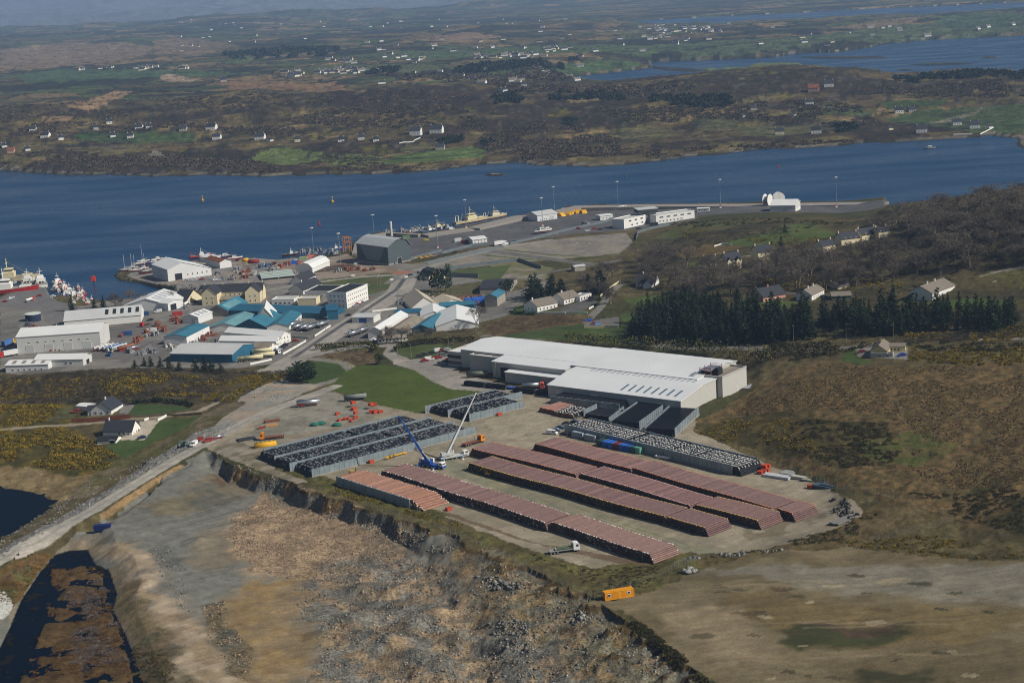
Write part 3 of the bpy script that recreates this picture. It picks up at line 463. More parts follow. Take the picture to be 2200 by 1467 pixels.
# ------------------------------------------------------------------ materials
MATS = {}
def mat(name, col, rough=.8, metal=0., var=.12, vs=.6, bump=0., bs=6., spec=.3, streak=0., emit=None):
    if name in MATS: return MATS[name]
    m = bpy.data.materials.new(name); m.use_nodes = True; t = m.node_tree; n = t.nodes; L = t.links.new; b = n['Principled BSDF']
    c = cl(col) if isinstance(col, str) else col
    b.inputs['Roughness'].default_value = rough; b.inputs['Metallic'].default_value = metal; b.inputs['Specular IOR Level'].default_value = spec
    tc = n.new('ShaderNodeTexCoord'); nz_ = n.new('ShaderNodeTexNoise'); nz_.inputs['Scale'].default_value = vs; nz_.inputs['Detail'].default_value = 5
    mp = n.new('ShaderNodeMapRange'); mp.inputs['From Min'].default_value = .3; mp.inputs['From Max'].default_value = .7; mp.inputs['To Min'].default_value = 1 - var; mp.inputs['To Max'].default_value = 1 + var * .6
    oi = n.new('ShaderNodeObjectInfo'); ad = n.new('ShaderNodeVectorMath'); ad.operation = 'ADD'; L(tc.outputs['Object'], ad.inputs[0]); L(oi.outputs['Location'], ad.inputs[1])
    L(ad.outputs[0], nz_.inputs['Vector']); L(nz_.outputs['Fac'], mp.inputs['Value'])
    mx = n.new('ShaderNodeVectorMath'); mx.operation = 'SCALE'; mx.inputs[0].default_value = c; L(mp.outputs[0], mx.inputs['Scale'])
    last = mx.outputs[0]
    if streak:
        wv = n.new('ShaderNodeTexWave'); wv.inputs['Scale'].default_value = streak; wv.bands_direction = 'X'; wv.inputs['Distortion'].default_value = .08
        m2 = n.new('ShaderNodeMapRange'); m2.inputs['To Min'].default_value = .86; m2.inputs['To Max'].default_value = 1.06; L(tc.outputs['Object'], wv.inputs['Vector']); L(wv.outputs['Fac'], m2.inputs['Value'])
        s2 = n.new('ShaderNodeVectorMath'); s2.operation = 'SCALE'; L(last, s2.inputs[0]); L(m2.outputs[0], s2.inputs['Scale']); last = s2.outputs[0]
    L(last, b.inputs['Base Color'])
    if bump:
        n2 = n.new('ShaderNodeTexNoise'); n2.inputs['Scale'].default_value = bs; n2.inputs['Detail'].default_value = 4; bp = n.new('ShaderNodeBump'); bp.inputs['Strength'].default_value = bump; bp.inputs['Distance'].default_value = .3
        L(ad.outputs[0], n2.inputs['Vector']); L(n2.outputs['Fac'], bp.inputs['Height']); L(bp.outputs[0], b.inputs['Normal'])
    MATS[name] = m; return m
def attrmat(name, rough=.95, scales=(1.6, .45, .08), amt=(.35, .25, .15), bump=.5, bdist=.5, spec=.1):
    m = bpy.data.materials.new(name); m.use_nodes = True; t = m.node_tree; n = t.nodes; L = t.links.new; b = n['Principled BSDF']
    at_ = n.new('ShaderNodeAttribute'); at_.attribute_name = 'col'; g = n.new('ShaderNodeNewGeometry'); last = at_.outputs['Color']; ns = []
    for s, a in zip(scales, amt):
        z = n.new('ShaderNodeTexNoise'); z.inputs['Scale'].default_value = s; z.inputs['Detail'].default_value = 6; z.inputs['Roughness'].default_value = .65; L(g.outputs['Position'], z.inputs['Vector'])
        mp = n.new('ShaderNodeMapRange'); mp.inputs['From Min'].default_value = .32; mp.inputs['From Max'].default_value = .68; mp.inputs['To Min'].default_value = 1 - a; mp.inputs['To Max'].default_value = 1 + a
        L(z.outputs['Fac'], mp.inputs['Value']); s_ = n.new('ShaderNodeVectorMath'); s_.operation = 'SCALE'; L(last, s_.inputs[0]); L(mp.outputs[0], s_.inputs['Scale']); last = s_.outputs[0]; ns.append(z)
    L(last, b.inputs['Base Color']); b.inputs['Roughness'].default_value = rough; b.inputs['Specular IOR Level'].default_value = spec
    if bump:
        bp = n.new('ShaderNodeBump'); bp.inputs['Strength'].default_value = bump; bp.inputs['Distance'].default_value = bdist; L(ns[0].outputs['Fac'], bp.inputs['Height']); L(bp.outputs[0], b.inputs['Normal'])
    MATS[name] = m; return m
def np_mesh(name, V, F, mats, mi=None, col=None, smooth=False, nside=4):
    me = bpy.data.meshes.new(name); V = np.asarray(V, np.float32); F = np.asarray(F, np.int32)
    me.vertices.add(len(V)); me.vertices.foreach_set('co', V.ravel()); nf = len(F); k = F.shape[1]
    me.loops.add(nf * k); me.loops.foreach_set('vertex_index', F.ravel()); me.polygons.add(nf)
    me.polygons.foreach_set('loop_start', np.arange(nf, dtype=np.int32) * k); me.polygons.foreach_set('loop_total', np.full(nf, k, np.int32))
    if mi is not None: me.polygons.foreach_set('material_index', np.asarray(mi, np.int32))
    if smooth: me.polygons.foreach_set('use_smooth', np.ones(nf, bool))
    if col is not None:
        a = me.color_attributes.new('col', 'FLOAT_COLOR', 'POINT'); c = np.ones((len(V), 4), np.float32); c[:, :3] = col; a.data.foreach_set('color', c.ravel())
    for m in (mats if isinstance(mats, list) else [mats]): me.materials.append(m)
    me.update(calc_edges=True); me.validate(); return me
def link(me, name, parent=None, kind=None, label=None, cat=None, group=None, loc=None):
    o = bpy.data.objects.new(name, me); COL.objects.link(o)
    if parent is not None: o.parent = parent
    if loc is not None: o.location = loc
    return tag(o, label, cat, group, kind)
def tag(o, label=None, cat=None, group=None, kind=None):
    if label: o['label'] = label
    if cat: o['category'] = cat
    if group: o['group'] = group
    if kind: o['kind'] = kind
    return o
# terrain meshes, split by what the ground is
TM = attrmat('earth', bump=.7, bdist=.5)
TM2 = attrmat('smooth_earth', scales=(1.3, .3, .06), amt=(.2, .14, .12), bump=.3, bdist=.15)
TMF = attrmat('far_earth', scales=(.12, .03, .008), amt=(.4, .3, .2), bump=.9, bdist=4.)
TMR = attrmat('rubble_earth', scales=(1.1, .5, .1), amt=(.45, .25, .15), bump=1., bdist=1.0)
VV = np.stack([XX, YY, H], -1).reshape(-1, 3); VC = CC.reshape(-1, 3)
idx = np.arange(NR * NC).reshape(NR, NC)
Q = np.stack([idx[:-1, :-1], idx[:-1, 1:], idx[1:, 1:], idx[1:, :-1]], -1).reshape(-1, 4)
zf = ZO[:-1, :-1].reshape(-1)
LBL = {'ground': 'scrubby brown ground', 'far_land': 'patchwork farmland fading into the haze', 'lawn': 'mown green grass'}
for k, nme in enumerate(ZN):
    f = Q[zf == k]
    if len(f) == 0: continue
    uq, inv = np.unique(f, return_inverse=True)
    mt = TMF if nme in ('far_land', 'field', 'shore') else TM2 if nme in ('asphalt_road', 'paved_area', 'lawn', 'gravel_road', 'gravel_yard', 'quarry_floor', 'plateau') else TMR if nme in ('rock_embankment', 'rubble_slope', 'cliff') else TM
    link(np_mesh(nme, VV[uq], inv.reshape(-1, 4), mt, col=VC[uq], smooth=nme not in ('cliff', 'rubble_slope', 'rock_embankment')), nme, kind='structure')
# a skirt of country nearer than and beside the picture is left to the ground sheet below
# ------------------------------------------------------------------ water
wm = bpy.data.materials.new('sea_water'); wm.use_nodes = True; t = wm.node_tree; n = t.nodes; L = t.links.new; bsd = n['Principled BSDF']
bsd.inputs['Base Color'].default_value = (.004, .036, .095, 1); bsd.inputs['Roughness'].default_value = .28; bsd.inputs['IOR'].default_value = 1.33; bsd.inputs['Specular IOR Level'].default_value = .38; bsd.inputs['Specular Tint'].default_value = (.75, .9, 1, 1)
g = n.new('ShaderNodeNewGeometry'); mp = n.new('ShaderNodeMapping'); mp.inputs['Scale'].default_value = (.25, .6, 1); z1 = n.new('ShaderNodeTexNoise'); z1.inputs['Scale'].default_value = .5; z1.inputs['Detail'].default_value = 6
L(g.outputs['Position'], mp.inputs['Vector']); L(mp.outputs[0], z1.inputs['Vector']); bp = n.new('ShaderNodeBump'); bp.inputs['Strength'].default_value = .5; bp.inputs['Distance'].default_value = 1.1; L(z1.outputs['Fac'], bp.inputs['Height']); L(bp.outputs[0], bsd.inputs['Normal'])
z2 = n.new('ShaderNodeTexNoise'); z2.inputs['Scale'].default_value = .012; z2.inputs['Detail'].default_value = 5; mp2 = n.new('ShaderNodeMapping'); mp2.inputs['Scale'].default_value = (.5, 1.6, 1); L(g.outputs['Position'], mp2.inputs['Vector']); L(mp2.outputs[0], z2.inputs['Vector'])
mr = n.new('ShaderNodeMapRange'); mr.inputs['From Min'].default_value = .35; mr.inputs['From Max'].default_value = .65; mr.inputs['To Min'].default_value = .2; mr.inputs['To Max'].default_value = .42; L(z2.outputs['Fac'], mr.inputs['Value']); L(mr.outputs[0], bsd.inputs['Roughness'])
def sheet(name, x0, x1, y0, y1, z, m, kind='structure'):
    return link(np_mesh(name, [(x0, y0, z), (x1, y0, z), (x1, y1, z), (x0, y1, z)], [(0, 1, 2, 3)], m), name, kind=kind)
sheet('water', -16000, 16000, 900, 36000, 0.0, wm)
pm = bpy.data.materials.new('pond_water'); pm.use_nodes = True; bb = pm.node_tree.nodes['Principled BSDF']; bb.inputs['Base Color'].default_value = (.002, .006, .014, 1); bb.inputs['Roughness'].default_value = .12; bb.inputs['Specular IOR Level'].default_value = .1; bb.inputs['IOR'].default_value = 1.12
def pond(name, P, z, grow):
    c = np.mean(P, 0); V = [(c[0], c[1], z)] + [(c[0] + (x - c[0]) * grow, c[1] + (y - c[1]) * grow, z) for x, y in P]
    me = bpy.data.meshes.new(name); me.from_pydata(V[1:], [], [tuple(range(len(P)))]); me.materials.append(pm); return link(me, name, kind='structure')
pond('pond', PONDL, 3.45, 1.06); pond('pond', PONDR, 3.95, 1.02)
# islets in the far bay
def islet(pts, h, col, seed):
    P = P2(pts, 0); xs = [p[0] for p in P]; ys = [p[1] for p in P]; nx, ny = 70, 26
    gx_, gy_ = np.meshgrid(np.linspace(min(xs) - 6, max(xs) + 6, nx), np.linspace(min(ys) - 6, max(ys) + 6, ny)); d = pdist(gx_, gy_, P); i = inpoly(gx_, gy_, P)
    n = fbm(gx_, gy_, 14, 3, seed); z = np.where(i, np.minimum(h, d * .25) * (.4 + n), -1.5); ix = np.arange(nx * ny).reshape(ny, nx)
    F = np.stack([ix[:-1, :-1], ix[:-1, 1:], ix[1:, 1:], ix[1:, :-1]], -1).reshape(-1, 4)
    c = np.where((z > 1.4)[..., None], C3(col), C3('#34322a')) * (.7 + .6 * n)[..., None]
    link(np_mesh('island', np.stack([gx_, gy_, z], -1).reshape(-1, 3), F, TMF, col=c.reshape(-1, 3), smooth=True), 'island', kind='structure')
islet([f3(0, 462), f3(200, 448), f3(400, 440), f3(430, 422), f3(560, 412), f3(700, 408), f3(790, 410), f3(810, 425), f3(950, 430), f3(1010, 440), f3(1320, 448), f3(1260, 456), f3(820, 450), f3(560, 450), f3(400, 452), f3(200, 458)], 5, '#56603c', 1)
islet([f3(760, 372), f3(820, 366), f3(1000, 365), f3(1260, 362), f3(1340, 368), f3(1200, 376), f3(900, 378)], 1.4, '#45432f', 2)
islet([f3(1380, 450), f3(1440, 445), f3(1500, 448), f3(1440, 454)], 1.4, '#45432f', 3)
islet([f3(1450, 417), f3(1600, 408), f3(1700, 405), f3(1890, 408), f3(1800, 414), f3(1600, 418)], 1.5, '#45432f', 4)
islet([f3(1920, 370), f3(1960, 362), f3(2010, 362), f3(2030, 369), f3(1980, 374)], 1.6, '#45432f', 5)
islet([(1403, 143), (1440, 146), (1500, 149), (1530, 152), (1480, 155), (1440, 153), (1400, 148)], 1.2, '#45432f', 6)
islet([(1038, 376), (1050, 373), (1072, 372), (1090, 374), (1080, 378), (1052, 379)], 1.6, '#8a8069', 7)
# ------------------------------------------------------------------ mesh tools
class MB:
    def __init__(s): s.v = []; s.f = []; s.m = []
    def add(s, V, F, m=0):
        n = len(s.v); s.v += [tuple(p) for p in V]; s.f += [tuple(i + n for i in f) for f in F]; s.m += [m] * len(F); return s
    def box(s, x0, x1, y0, y1, z0, z1, m=0, tap=0.):
        t = tap
        return s.add([(x0, y0, z0), (x1, y0, z0), (x1, y1, z0), (x0, y1, z0), (x0 + t, y0 + t, z1), (x1 - t, y0 + t, z1), (x1 - t, y1 - t, z1), (x0 + t, y1 - t, z1)],
                     [(0, 3, 2, 1), (4, 5, 6, 7), (0, 1, 5, 4), (1, 2, 6, 5), (2, 3, 7, 6), (3, 0, 4, 7)], m)
    def prism(s, prof, ax, lo, hi, m=0):
        n = len(prof); mk = {'x': lambda a, b, c: (c, a, b), 'y': lambda a, b, c: (a, c, b), 'z': lambda a, b, c: (a, b, c)}[ax]
        V = [mk(a, b, lo) for a, b in prof] + [mk(a, b, hi) for a, b in prof]
        F = [tuple(range(n))[::-1], tuple(range(n, 2 * n))] + [(i, (i + 1) % n, (i + 1) % n + n, i + n) for i in range(n)]
        return s.add(V, F, m)
    def cyl(s, p, q, r, n=8, m=0, r2=None, cap=True):
        p = Vector(p); q = Vector(q); r2 = r if r2 is None else r2; d = (q - p).normalized(); a = d.orthogonal().normalized(); b = d.cross(a)
        V = []; 
        for c, rr in ((p, r), (q, r2)):
            for k in range(n): t = 2 * math.pi * k / n; V.append(c + a * math.cos(t) * rr + b * math.sin(t) * rr)
        F = [(k, (k + 1) % n, (k + 1) % n + n, k + n) for k in range(n)]
        if cap: F += [tuple(range(n))[::-1], tuple(range(n, 2 * n))]
        return s.add(V, F, m)
    def ball(s, c, r, m=0, n=8, sq=(1, 1, 1)):
        V = []; F = []; h = n // 2
        for i in range(h + 1):
            for j in range(n):
                a = math.pi * i / h; b = 2 * math.pi * j / n; V.append((c[0] + r * sq[0] * math.sin(a) * math.cos(b), c[1] + r * sq[1] * math.sin(a) * math.sin(b), c[2] + r * sq[2] * math.cos(a)))
        for i in range(h):
            for j in range(n): F.append((i * n + j, (i + 1) * n + j, (i + 1) * n + (j + 1) % n, i * n + (j + 1) % n))
        return s.add(V, F, m)
    def me(s, name, mats, smooth=False):
        me = bpy.data.meshes.new(name); me.from_pydata(s.v, [], s.f)
        for k in (mats if isinstance(mats, (list, tuple)) else [mats]): me.materials.append(MAT(k) if isinstance(k, str) else k)
        me.polygons.foreach_set('material_index', s.m)
        if smooth: me.polygons.foreach_set('use_smooth', [True] * len(s.f))
        me.update()
        bm_ = __import__('bmesh').new(); bm_.from_mesh(me); __import__('bmesh').ops.recalc_face_normals(bm_, faces=bm_.faces); bm_.to_mesh(me); bm_.free()
        return me
    def ob(s, name, mats, parent=None, smooth=False, **k): return link(s.me(name, mats, smooth), name, parent, **k)
def MAT(h): return MATS[h] if h in MATS else mat(h, h)
def empty(name, loc, rz=0, label=None, cat=None, group=None):
    o = bpy.data.objects.new(name, None); COL.objects.link(o); o.location = loc; o.rotation_euler = (0, 0, rz); return tag(o, label, cat, group)
KIDS = {}
def dup(o, loc=None, rz=None, label=None, group=None, parent=None, swap=None, sc=None):
    c = o.copy(); COL.objects.link(c)
    if parent is not None: c.parent = parent
    if loc is not None: c.location = loc
    if rz is not None: c.rotation_euler = (0, 0, rz)
    if sc is not None: c.scale = (sc, sc, sc)
    if label: c['label'] = label
    if group: c['group'] = group
    if swap and o.type == 'MESH':
        for i, sl_ in enumerate(c.material_slots):
            nm = o.data.materials[i].name
            if nm in swap: sl_.link = 'OBJECT'; sl_.material = MAT(swap[nm])
    for ch in o.children: dup(ch, parent=c, swap=swap)
    return c
mat('glass', '#2b3038', .15, var=.05, spec=.6); mat('white', '#e4e2db', .7, var=.06); mat('cream', '#dccfab', .8, var=.07); mat('tyre', '#1c1c1c', .9); mat('chrome', '#c4c8cb', .3, metal=.8, var=.1)
mat('slate', '#34363c', .7, var=.2, vs=1.2); mat('tile', '#7b7268', .85, var=.2, vs=1.); mat('sheet_white', '#dededb', .5, var=.05, vs=.08, streak=1.2); mat('sheet_grey', '#c0c1be', .55, var=.07, vs=.1, streak=1.2)
mat('sheet_blue', '#2a5f78', .5, var=.12, vs=.12, streak=1.0); mat('roof_teal', '#3a7387', .55, var=.22, vs=.1, streak=1.0); mat('roof_teal_pale', '#6a979d', .6, var=.2, vs=.12, streak=1.0); mat('wall_grey', '#cfcec9', .6, var=.05, vs=.15, streak=1.5)
mat('galv', '#8c989d', .5, metal=.25, var=.25, vs=.25, streak=.9); mat('fence_grey', '#6f787b', .6, metal=.2, var=.2); mat('concrete', '#9b958a', .9, var=.15, vs=.3, bump=.2); mat('frame', '#e2e0da', .6); mat('dark', '#26282b', .8); mat('brown_roof', '#8a8072', .9, var=.25, vs=.25)
mat('factory_roof', '#dcdddc', .5, var=.07, vs=.05, streak=.3); mat('factory_wall', '#b6b4ac', .6, var=.04, vs=.1, streak=1.5); mat('rust', '#7c4a34', .85, var=.3); mat('orange', '#b8492a', .6); mat('yellow', '#d7a321', .6); mat('bluepaint', '#1f4fa0', .45); mat('redpaint', '#b02a25', .45)
# ------------------------------------------------------------------ buildings
def window(name, w, h, parent, loc, rz, frame='frame', glass='glass'):
    key = ('win', round(w, 2), round(h, 2), frame, glass)
    if key not in MATS:
        b = MB(); t = min(.12, w * .12); b.box(-w / 2, w / 2, -.07, .02, -h / 2, -h / 2 + t, 0); b.box(-w / 2, w / 2, -.07, .02, h / 2 - t, h / 2, 0); b.box(-w / 2, -w / 2 + t, -.07, .02, -h / 2 + t, h / 2 - t, 0); b.box(w / 2 - t, w / 2, -.07, .02, -h / 2 + t, h / 2 - t, 0)
        b.box(-w / 2 + t, w / 2 - t, -.04, .02, -h / 2 + t, h / 2 - t, 1); MATS[key] = b.me(name, [frame, glass])
    o = link(MATS[key], name, parent); o.location = loc; o.rotation_euler = (0, 0, rz); return o
def bld(label, A, B, C, eave, ridge=0., ax='x', wall='white', roof='slate', name='house', cat='house', group=None, prof=None, win=(), doors=(), chim=(), sky_=(), z=None, base=1.5, over=.35, m=False, top=False, plinth=None, lean=None, extra=None):
    """A,B: ground corners of the wall facing us; C: a corner behind B or behind A, or the depth in metres.  eave/ridge in picture pixels (m=True: metres)"""
    g = (lambda p: at(p[0], p[1], z)) if z is not None else (lambda p: G(*p))
    a = g(A)
    if z is None: bb = at(B[0], B[1], G(*B)[2] * .5 + a[2] * .5); zz = a[2]
    else: bb = g(B); zz = z
    a = at(A[0], A[1], zz); bb = at(B[0], B[1], zz); k = 1 if m else pxm(a) * 1.01
    e = bb - a; L = float(np.hypot(e[0], e[1])); rz = math.atan2(e[1], e[0]); nrm = np.array([-e[1], e[0]]) / L
    if isinstance(C, (int, float)): Wd = float(C)
    else:
        c = at(C[0], C[1], zz); w1 = (c - bb)[:2] @ nrm; w2 = (c - a)[:2] @ nrm; Wd = float(w1)
    root = empty(name, (a[0], a[1], zz), rz, label, cat, group)
    E = eave * k; Rg = (eave + ridge) * k
    if prof: pr = [(t, h * k) for t, h in prof]
    elif ridge: pr = [(0, E), (.5, Rg), (1, E)]
    else: pr = [(0, E), (1, E)]
    span, run = (Wd, L) if ax == 'x' else (L, Wd)
    pt = [(t * span, h) for t, h in pr]
    w = MB(); fl_ = (-base)
    poly = [(0, fl_)] + [(span, fl_)] + [(t, h) for t, h in reversed(pt)]
    w.prism(poly, 'x' if ax == 'x' else 'y', 0, run)
    if plinth: w.box(-.06, L + .06, -.06, Wd + .06, -base, plinth[1] * k if not m else plinth[1], 1)
    w.ob('wall', [wall, plinth[0]] if plinth else [wall], root)
    r = MB(); th = .22
    if ridge or prof:
        o0 = (pt[0][0] - over, pt[0][1] - over * (pt[1][1] - pt[0][1]) / max(.1, pt[1][0] - pt[0][0])); o1 = (pt[-1][0] + over, pt[-1][1] - over * (pt[-2][1] - pt[-1][1]) / max(.1, pt[-1][0] - pt[-2][0]))
        q = [o0] + pt[1:-1] + [o1]
        if len(pt) == 2: q = [(pt[0][0] - over, pt[0][1]), (pt[1][0] + over, pt[1][1])]
        q = [(x, y + .05) for x, y in q]; poly = q + [(x, y + th) for x, y in reversed(q)]
        # one convex slab per slope
        for i in range(len(q) - 1):
            (x0, y0), (x1, y1) = q[i], q[i + 1]; r.prism([(x0, y0), (x1, y1), (x1, y1 + th), (x0, y0 + th)], 'x' if ax == 'x' else 'y', -over, run + over)
        ro = r.ob('roof', [roof], root)
    else:
        r.box(.25, L - .25, .25, Wd - .25, E - .2, E + .02, 0)
        for (x0, x1, y0, y1) in ((-.1, L + .1, -.1, .25), (-.1, L + .1, Wd - .25, Wd + .1), (-.1, .25, .25, Wd - .25), (L - .25, L + .1, .25, Wd - .25)): r.box(x0, x1, y0, y1, E, E + .45, 1)
        ro = r.ob('roof', [roof, wall], root)
    def hgt(y):
        return float(np.interp(y, [p[0] for p in pt], [p[1] for p in pt]))
    for wn in win:   # (face, rows, cols, w, h, z0, dz, t0, t1)
        f, nr, nc, ww, wh, z0, dz, t0, t1 = wn[:9]; fr = wn[9] if len(wn) > 9 else 'frame'
        fl2 = L if f in 'fb' else Wd
        for i in range(nr):
            for j in range(nc):
                t = (t0 + (t1 - t0) * ((j + .5) / nc)) * fl2; zc = z0 + dz * i
                loc, a_ = {'f': ((t, -.03, zc), 0), 'r': ((L + .03, t, zc), math.pi / 2), 'l': ((-.03, t, zc), -math.pi / 2), 'b': ((t, Wd + .03, zc), math.pi)}[f]
                window('window', ww, wh, root, loc, a_, fr)
    for f, t, dw, dh, dc in doors:
        b = MB(); b.box(-dw / 2, dw / 2, -.08, .02, -.1, dh, 0); b.box(-dw / 2 - .12, -dw / 2, -.12, .02, -.1, dh + .1, 1); b.box(dw / 2, dw / 2 + .12, -.12, .02, -.1, dh + .1, 1); b.box(-dw / 2, dw / 2, -.12, .02, dh, dh + .12, 1)
        o = b.ob('door', [dc, 'frame'], root); fl2 = L if f in 'fb' else Wd; t *= fl2
        o.location, a_ = {'f': ((t, -.03, 0), 0), 'r': ((L + .03, t, 0), math.pi / 2), 'l': ((-.03, t, 0), -math.pi / 2)}[f]; o.rotation_euler = (0, 0, a_)
    for t in chim:
        x, y = (t * L, Wd / 2) if ax == 'x' else (L / 2, t * Wd); s_ = .5; h = max(p[1] for p in pt)
        b = MB(); b.box(x - s_ * .7, x + s_ * .7, y - s_ * .7, y + s_ * .7, h - 1.2, h + 1.25, 0); b.box(x - s_ * .85, x + s_ * .85, y - s_ * .85, y + s_ * .85, h + 1.25, h + 1.4, 0); b.cyl((x, y, h + 1.4), (x, y, h + 1.8), .17, 6, 1)
        b.ob('chimney', [wall, 'rust'], ro)
    for (t0, t1, n, y0, y1, mt) in sky_:      # strips of rooflight along the near slope
        for j in range(n):
            x = (t0 + (t1 - t0) * (j + .5) / n) * run; b = MB(); ww = min(1.1, run * (t1 - t0) / n * .45); ya, yb = y0 * span, y1 * span; za, zb_ = hgt(ya) + .32, hgt(yb) + .32
            if ax == 'x': V = [(x - ww, ya, za), (x + ww, ya, za), (x + ww, yb, zb_), (x - ww, yb, zb_)]
            else: V = [(ya, x - ww, za), (yb, x - ww, zb_), (yb, x + ww, zb_), (ya, x + ww, za)]
            b.add(V + [(p[0], p[1], p[2] - .12) for p in V], [(0, 1, 2, 3), (4, 7, 6, 5), (0, 4, 5, 1), (1, 5, 6, 2), (2, 6, 7, 3), (3, 7, 4, 0)]); b.ob('rooflight', [mt], ro)
    root['dim'] = (L, Wd, E); return root
# ================================================================== the pipe yard
CAPW, CAPY, CAPO = C3('#d9cfc6'), C3('#b9985a'), C3('#b87a5a')
def pipe_template(n=8, seg=1, L=12.2, r=.31):
    """outer skin, end rims and bore with its shade painted near black; returns V, F(quads), kind of face"""
    V = []; F = []; K = []; S = []
    ys_ = [0., .3, L - .3, L] if seg == 1 else [L * i / seg for i in range(seg + 1)]
    for yy in ys_:
        for k in range(n): a = 2 * math.pi * (k + .5) / n; V.append((r * math.cos(a), yy, r * math.sin(a)))
    for i in range(len(ys_) - 1):
        for k in range(n): F.append((i * n + k, i * n + (k + 1) % n, (i + 1) * n + (k + 1) % n, (i + 1) * n + k)); K.append(3 if seg == 1 and i != 1 else 0); S.append((i, k))
    for y, flip in ((0, 1), (L, -1)):
        b = len(V)
        for rr, dy in ((r, 0), (r * .78, 0), (r * .78, .8 * flip)):
            for k in range(n): a = 2 * math.pi * (k + .5) / n; V.append((rr * math.cos(a), y + dy, rr * math.sin(a)))
        for k in range(n):
            F.append((b + k, b + (k + 1) % n, b + n + (k + 1) % n, b + n + k)); K.append(1); S.append((0, k))
            F.append((b + n + k, b + n + (k + 1) % n, b + 2 * n + (k + 1) % n, b + 2 * n + k)); K.append(2); S.append((0, k))
        for k in range(0, n - 2, 2): F.append((b + 2 * n, b + 2 * n + k + 1, b + 2 * n + k + 2, b + 2 * n + (k + 3) % n)); K.append(2); S.append((0, k))
    return np.array(V), np.array(F), np.array(K), S
def fmat(name, rough=.75):
    m = bpy.data.materials.new(name); m.use_nodes = True; t = m.node_tree; n = t.nodes; L = t.links.new; b = n['Principled BSDF']
    a_ = n.new('ShaderNodeAttribute'); a_.attribute_name = 'col'; g = n.new('ShaderNodeNewGeometry'); z = n.new('ShaderNodeTexNoise'); z.inputs['Scale'].default_value = .7; z.inputs['Detail'].default_value = 5; L(g.outputs['Position'], z.inputs['Vector'])
    mp = n.new('ShaderNodeMapRange'); mp.inputs['From Min'].default_value = .3; mp.inputs['From Max'].default_value = .7; mp.inputs['To Min'].default_value = .78; mp.inputs['To Max'].default_value = 1.18; L(z.outputs['Fac'], mp.inputs['Value'])
    s = n.new('ShaderNodeVectorMath'); s.operation = 'SCALE'; L(a_.outputs['Color'], s.inputs[0]); L(mp.outputs[0], s.inputs['Scale']); L(s.outputs[0], b.inputs['Base Color']); b.inputs['Roughness'].default_value = rough; b.inputs['Specular IOR Level'].default_value = .25
    MATS[name] = m; return m
fmat('coated_pipe', .6); fmat('black_coat', .36)
class Pile:
    """many pipes as one mesh, each face carrying its own colour, bores with their shade painted in"""
    def __init__(s): s.V = []; s.F = []; s.C = []; s.n = 0
    def put(s, T, O, ax, colf):
        V, F, K, S = T; ex = np.array([ax[1], -ax[0], 0]); ey = np.array([ax[0], ax[1], 0])
        W_ = O + V[:, :1] * ex + V[:, 1:2] * ey + V[:, 2:] * np.array([0, 0, 1]); s.V.append(W_); s.F.append(F + s.n); s.C.append(colf(K, S)); s.n += len(V)
    def me(s, name, m):
        V = np.concatenate(s.V); F = np.concatenate(s.F); C = np.concatenate(s.C); me = np_mesh(name, V, F, MATS[m])
        a = me.color_attributes.new('col', 'FLOAT_COLOR', 'CORNER'); c = np.ones((len(F) * 4, 4), np.float32); c[:, :3] = np.repeat(C, 4, 0); a.data.foreach_set('color', c.ravel()); return me
T1 = pipe_template(); TB = pipe_template(seg=24)
DW = [1]
def pcol(base, cap, var=.12, dots=None, ncap=1.):
    b = np.array(base) * .92 * random.uniform(1 - var, 1 + var) + np.array([.0, 0, 0]); c_ = cap if random.random() < ncap else b * .8
    rnd = random.random()
    def f(K, S):
        C = np.zeros((len(K), 3)); C[K == 0] = b; C[K == 1] = c_; C[K == 3] = c_; C[K == 2] = (.012, .01, .009)  # bore faces painted near black for the shade inside the pipe
        if dots is not None:
            sg = np.array([x[0] for x in S]); kk = np.array([x[1] for x in S]); on = np.zeros(len(K), bool)
            for d_ in dots:
                if random.random() < (.86 if DW[0] == 1 else .4): on |= (sg >= int(d_ + rnd * 1.3)) & (sg < int(d_ + rnd * 1.3) + DW[0])
            C[(K == 0) & on & (kk < 4)] = C3('#d6d2c9') * random.uniform(.6, 1) * (1 if DW[0] == 1 else .7)
        return C
    return f
STK = []
def stack(s_, e_, w, nlay, z=17.4, base='#806059', cap=CAPW, capy=None, near_caps=1.):
    a = at(*s_, z); b = at(*e_, z); STK.append((a, b, w, nlay, base, cap, near_caps))
stack(zC(1010, 660), zD(200, 745), 12.4, 6, base='#7f605a', cap=CAPW, near_caps=.35)
stack(zD(230, 745), zD(820, 935), 12.4, 6, base='#8b6b61', cap=CAPW, near_caps=.4)
stack(zC(1595, 610), zD(905, 712), 12.4, 6, base='#785a56', cap=CAPY)
stack(zD(918, 712), zD(1150, 775), 12.4, 6, base='#765855', cap=CAPY)
stack(zC(1620, 510), zD(380, 460), 12.4, 6, base='#80615b', cap=CAPO)
stack(zD(410, 455), zD(1060, 645), 12.4, 6, base='#7c5b57', cap=C3('#c79f94'))
stack(zD(1085, 640), zD(1455, 735), 12.4, 6, base='#7d5d57', cap=CAPY)
stack(zD(135, 283), zD(705, 430), 12.4, 6, base='#805f5a', cap=CAPO)
stack(zD(712, 425), zD(1550, 665), 12.4, 6, base='#7a5c57', cap=CAPO)
stack(zD(1565, 663), zD(1660, 690), 12.4, 6, base='#7f605a', cap=CAPO)
pile = Pile(); cand = []
